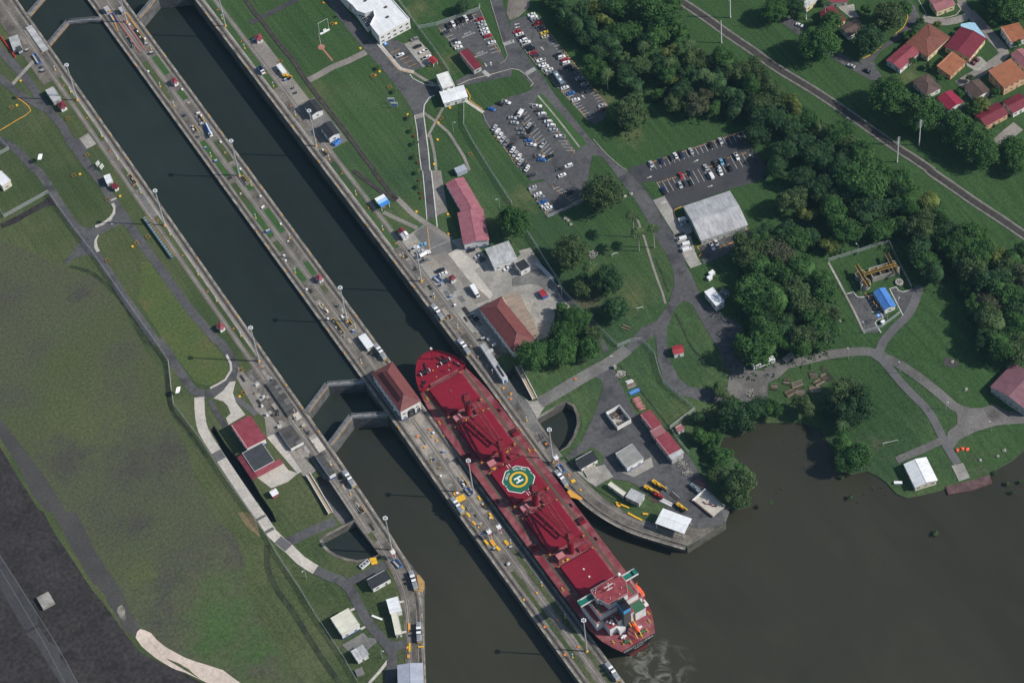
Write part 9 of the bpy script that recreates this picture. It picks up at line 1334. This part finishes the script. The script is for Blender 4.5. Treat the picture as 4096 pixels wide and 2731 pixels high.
MB().box(-L/2, L/2, -.9, .9, .3, 1.2).build('girder', 'bridgeblue', r)
for s in (-1, 1): MB().box(-L/2, L/2, s*1.0-.08, s*1.0+.08, 1.2, 1.6).build('edge_beam', 'yellow' if s > 0 else 'bridgeblue', r)
for k in range(int(L/2)): MB().box(-L/2+k*2, -L/2+k*2+.25, -.9, .9, 1.2, 1.3).build('cross_tie', 'galv', r)
cx, cy, L, W, a = D['slab_canopy']; r = thing('slab_stack', 'row of pale concrete beams in front of the black-roofed store', 'stack', (cx, cy, h_at(cx, cy)), a)
for k in range(8): MB().box(-L/2+L*k/8+.05, -L/2+L*(k+1)/8-.2, -W/2, W/2, .1, .9).build('concrete_beam', 'concreteW', r)
# stairs beside the culvert pits
for lab, P0, P1, w in (('outdoor stair beside the west culvert pit', D['stairW'][0], D['stairW'][1], 2.2), ('outdoor stair beside the east culvert pit', D['stairE'][0], D['stairE'][1], 2.4)):
    r = thing('stairway', lab, 'stair', (*P0, h_at(*P0)), atan2(P1[1]-P0[1], P1[0]-P0[0])); L = hypot(P1[0]-P0[0], P1[1]-P0[1]); n = 34; b = MB()
    for k in range(n): b.box(L*k/n, L*(k+1)/n-.25, -w/2, w/2, -.5, .9-.85*k/n)
    b.build('steps', 'stairtread', r, kind='stuff')
    for s in (-1, 1): b = MB(); b.add([(0,s*w/2-.15,-.5),(L,s*w/2-.15,-.5),(L,s*w/2-.15,.5),(0,s*w/2-.15,1.7),(0,s*w/2+.15,-.5),(L,s*w/2+.15,-.5),(L,s*w/2+.15,.5),(0,s*w/2+.15,1.7)], [(0,1,2,3),(7,6,5,4),(3,2,6,7),(0,3,7,4),(1,5,6,2)]); b.build('stair_wall', 'wallW', r)
# long narrow covered walkway on the east wall beside the bow
(xa, ya), (xb, yb) = D['gallery']
r = thing('lockside_gallery', 'long narrow white gallery building on the east wall beside the ship bow', 'building', ((xa+xb)/2, (ya+yb)/2, 0), atan2(yb-ya, xb-xa)); L = hypot(xb-xa, yb-ya)
MB().box(-L/2, L/2, -1.35, 1.35, -.8, 3.4).build('walls', 'wallW', r); MB().box(-L/2-.15, L/2+.15, -1.5, 1.5, 3.4, 3.55).build('roof', 'roofGW', r)
MB().box(L/2-9, L/2-1.5, -.6, .6, 3.56, 3.62).build('roof_opening', 'dark', r); MB().box(L/2-.02, L/2+.06, -.7, .7, 0, 2.3).build('door', 'blue', r)
for k in range(8): put_window(r, -L/2+2+k*(L-4)/7, -1.38, 1.9, 0, 1.5, 1.0)
# ---------------------------------------------------------------- painted marks on the lots
b = MB(); bo = MB()
for (p, q, c) in D['lines']:
    tgt = b if c == 'w' else bo; dx, dy = q[0]-p[0], q[1]-p[1]; d = hypot(dx, dy) or 1; nx, ny = -dy/d*.09, dx/d*.09
    tgt.add([(p[0]+nx, p[1]+ny, LAYER(*p, 12)), (p[0]-nx, p[1]-ny, LAYER(*p, 12)), (q[0]-nx, q[1]-ny, LAYER(*q, 12)), (q[0]+nx, q[1]+ny, LAYER(*q, 12))], [(0,1,2,3)])
b.build('parking_bay_lines', 'paintW', kind='structure'); bo.build('parking_bay_lines', 'paintO', kind='structure')
for i, (p, q, w, n) in enumerate(D['zebra']):
    b = MB(); dx, dy = (q[0]-p[0]), (q[1]-p[1]); L = hypot(dx, dy); a = atan2(dy, dx)
    for k in range(n): t = (k+.5)/n; b.cbox(p[0]+dx*t, p[1]+dy*t, .15, L/n*.5, w, .02, a)
    b.build('crossing_bars', 'paintW', kind='structure')
ws = random.Random(12); kerbs = MB(); wy = MB()
for (p, q, c) in D['lines'][::1]:
    if c == 'w' and ws.random() < .85:
        dx, dy = q[0]-p[0], q[1]-p[1]; d = hypot(dx, dy) or 1; wy.cbox(p[0]+dx*.1-dy/d*1.3, p[1]+dy*.1+dx/d*1.3, .22, .22, 1.7, .14, atan2(dy, dx))
wy.build('wheel_stops', 'paintO', kind='structure')
for i, (x, y, a, L) in enumerate(D['arrows']):
    b = MB(); b.add([(-1.5,-.18,0),(.3,-.18,0),(.3,-.6,0),(1.5,0,0),(.3,.6,0),(.3,.18,0),(-1.5,.18,0)], [(0,1,2,3,4,5,6)]); o = b.build('road_arrow', 'paintW', kind='structure'); o.location = (x, y, LAYER(x, y, 13)); o.rotation_euler = (0, 0, a)
for (x, y, a, L) in (D['text1'], D['text2']):
    for k, wd in enumerate(('NO SE', 'ESTACIONE')): o = text_mesh('road_lettering', wd, 1.5, 'paintW', None, (x+sin(a)*(k-.5)*1.7, y-cos(a)*(k-.5)*1.7, .17), (0, 0, a)); o['kind'] = 'structure'
for (x, y) in D['access']:
    o = MB().box(-1,1,-1,1,0,.01).build('access_symbol_panel', 'bluepaint', kind='structure'); o.location = (x, y, LAYER(x, y, 13)); q = MB(); q.tube((0,0,.01),(0,0,.02),.45,14); q.box(-.1,.3,.3,.75,.01,.02); w = q.build('access_symbol', 'white', o)
# bow wash behind the ship: churned pale water

# awning, pontoon, slipway and other single things
o = MB().prism(D['awning'], 3.0, 3.12).build('garden_awning', 'awning'); tag(o, 'pale blue awning behind the crimson-roofed house', 'awning')
o = MB().prism(D['pontoon'], -9.9, -8.6).build('rusty_pontoon', 'rustdeck'); tag(o, 'long rusty brown pontoon lying at the boat ramp', 'pontoon')
r = thing('slipway', 'pale concrete slipway basin with brown edge beside the east yard', 'slipway', (*D['slip'][:2], h_at(*D['slip'][:2])), D['slip'][2]); L = D['slip'][3]
MB().box(-L/2, L/2, -4, 4, -.2, .2).build('floor', 'concreteW', r)
for s in (-1, 1): MB().box(-L/2, L/2, s*4.3-.3, s*4.3+.3, -.2, 1.3).build('side_wall', 'concreteL' if s > 0 else 'rustdeck', r)
MB().box(-L/2-.6, -L/2, -4.6, 4.6, -.2, 1.5).build('end_wall', 'wallW', r)
for k in range(3): MB().cbox(-2+2.4*k, -1+k, .5, 2.2, .5, .5, .4*k).build('timber_baulk', ('wood', 'redmetal', 'brown')[k], r)
x, y, a, L = D['transformer']; r = thing('transformer_bay', 'grey transformer cage beside the white substation box', 'transformer', (x, y, h_at(x, y)), a)
MB().box(-2.6, 2.6, -2, 2, 0, .15).build('plinth', 'concreteL', r)
for k in range(3): MB().box(-2+k*1.5, -1+k*1.5, -.9, .9, .15, 2).build('transformer_tank', 'steel', r); MB().tube((-1.5+k*1.5, 0, 2), (-1.5+k*1.5, 0, 2.9), .12, 6).build('bushing', 'brown', r)
for s in (-1, 1): MB().box(-2.7, 2.7, s*2-.03, s*2+.03, .1, 2.2).build('cage_panel', 'mesh', r)
for i, ((x, y), lab, sz, m) in enumerate(zip(D['boxes'], ('white generator box below the hangar, nearer the road', 'white generator box below the hangar, nearer the trees', 'concrete cabinet beside the gravel road', 'small white cabinet right of the concrete one', 'blue chiller unit below the dark-roofed houses', 'white work pontoon with a black hatch by the west basin', 'white steel beam lying beside the west lane', 'white boat hull on the bank by the boathouse', 'blue-grey shed at the top of the red workshop', 'grey cabinet by the yard road lamp', 'grey gatepost cabinet below the plant office'), ((3,2.2,2),(2.4,2,1.8),(6,2.6,2),(1.6,1.4,1.2),(4.5,2,1.6),(5.5,2.4,1.1),(5.5,.9,.5),(4,1.4,.9),(6,4,3),(1.4,1.4,2.2),(2,1.6,1.6)), ('white','white','concreteL','white','bluepaint','white','white','white','roofBlueG','concreteL','white'))):
    r = thing('equipment_box', lab, 'box', (x, y, h_at(x, y)), (.1, .1, .2, .2, -.9 if 0 else .3, .2, -1.0, -.6, -.1, 0, .2)[i]); L, w, h = sz
    MB().frus(-L/2, L/2, -w/2, w/2, .05, -L/2+.1, L/2-.1, -w/2+.1, w/2-.1, h).build('body', m, r); MB().box(-L/2-.05, L/2+.05, -w/2-.05, w/2+.05, h, h+.1).build('lid', m if i != 5 else 'galv', r)
    if i in (4, 5):
        for k in range(3): MB().tube((-L/3+k*L/3, 0, h+.1), (-L/3+k*L/3, 0, h+.25), .5, 12).build('fan', 'dark', r)
# rubble heaps
for i, (x, y) in enumerate(D['rubble']):
    b = MB(); q = random.Random(60+i)
    for k in range(60):
        a = q.uniform(0, 6.28); d = q.uniform(0, 1)**.7*2.6; b.cbox(x+cos(a)*d, y+sin(a)*d, h_at(x, y)+.3+.5*(1-d/2.6), q.uniform(.3, .9), q.uniform(.2, .6), q.uniform(.2, .5), q.uniform(0, 3))
    o = b.build('rubble_heap', 'rock' if i else 'concreteW', kind='stuff'); o['label'] = 'heap of broken pale rubble in the yard'; o['category'] = 'rubble'

# lockside equipment: cabinets, spools and pallets standing on the wall tops
q = random.Random(90)
SPOTS = [(centre_x, y) for centre_x in (-3.2, 3.3) for y in range(-28, 262, 9)]+[(x, y) for x in (-48, -56, -59) for y in range(-58, -4, 9)]+[(x, y) for x in (48, 55, 58) for y in range(-60, -4, 8)]+[(-54, y) for y in range(244, 300, 8)]+[(56, y) for y in range(148, 198, 8)]+[(-3.2, y) for y in range(-170, -90, 9)]+[(3.4, y) for y in range(-165, -95, 8)]
KW = ['grey', 'white', 'yellow', 'blue', 'rusty']
for i, (x, y) in enumerate(SPOTS):
    if q.random() < .35: continue
    x += q.uniform(-1, 1); y += q.uniform(-3, 3)
    if any(a0 < x < a1 and b0 < y < b1 for a0, a1, b0, b1 in D['centre_grass']) and q.random() < .75: continue
    wl = 'centre' if abs(x) < 10 else ('west' if x < 0 else 'east'); k = q.choice(['cabinet', 'spool', 'pallet', 'cabinet']); ci = q.randrange(5); m = ('galv', 'white', 'oldyellow', 'blue', 'rail')[ci]
    r = thing('lockside_'+k, '%s %s standing on the %s lock wall' % (KW[ci], {'cabinet': 'equipment cabinet', 'spool': 'cable spool', 'pallet': 'loaded pallet'}[k], wl), k, (x, y, .12+h_at(x, y)), q.uniform(-.3, .3), '%s %ss on the %s lock wall' % (KW[ci], k, wl))
    if k == 'cabinet': a, b_, h = q.uniform(.8, 2.2), q.uniform(.6, 1.3), q.uniform(.7, 1.7); MB().box(-a/2, a/2, -b_/2, b_/2, 0, h).build('housing', m, r); MB().box(-a/2-.05, a/2+.05, -b_/2-.05, b_/2+.05, h, h+.08).build('lid', 'galv' if ci else 'white', r)
    elif k == 'spool': MB().tube((-.4,0,.7),(.4,0,.7),.4,10).build('cable', 'dark', r); [MB().tube((s*.45-.05,0,.7),(s*.45+.05,0,.7),.7,12).build('flange', m, r) for s in (-1, 1)]
    else: MB().box(-.8,.8,-.6,.6,0,.15).build('pallet_deck', 'wood', r); [MB().cbox(q.uniform(-.4,.4), q.uniform(-.3,.3), .4+.1*t, .7, .5, .5).build('load', q.choice([m, 'wood', 'concreteL']), r) for t in range(2)]
# barrier strips at the head of the centre wall
for i, (x0, y0, x1, y1) in enumerate(D['barriers']):
    r = thing('striped_barrier', 'orange and white striped edge barrier on the upper centre wall, %s' % nth(i), 'barrier', (x0, y0, .12), atan2(y1-y0, x1-x0), 'striped barriers'); L = hypot(x1-x0, y1-y0); n = int(L/.9)
    MB().box(0, L, -.1, .1, 0, .3).build('rail', 'wood', r)
    b = MB(); [b.box(L*k/n, L*k/n+.4, -.45, .45, .3, .5) for k in range(n)]; b.build('slats', 'paintO' if i % 2 else 'pinkhull', r, kind='stuff')

# ---------------------------------------------------------------- the air between the aircraft and the ground
hm = bpy.data.materials.new('haze'); hm.use_nodes = True; hn = hm.node_tree; hn.nodes.remove(hn.nodes['Principled BSDF'])
pv = hn.nodes.new('ShaderNodeVolumePrincipled'); pv.inputs['Color'].default_value = (.42, .75, 1, 1); pv.inputs['Density'].default_value = .000024; pv.inputs['Anisotropy'].default_value = .25
hn.links.new(pv.outputs[0], hn.nodes['Material Output'].inputs['Volume']); MATS['haze'] = hm
hz = MB().box(-1700, 1700, -1700, 1700, -16, 1160).build('haze', 'haze', kind='stuff'); hz['label'] = 'thin pale daylight haze filling the air over the whole site'; hz['category'] = 'haze'
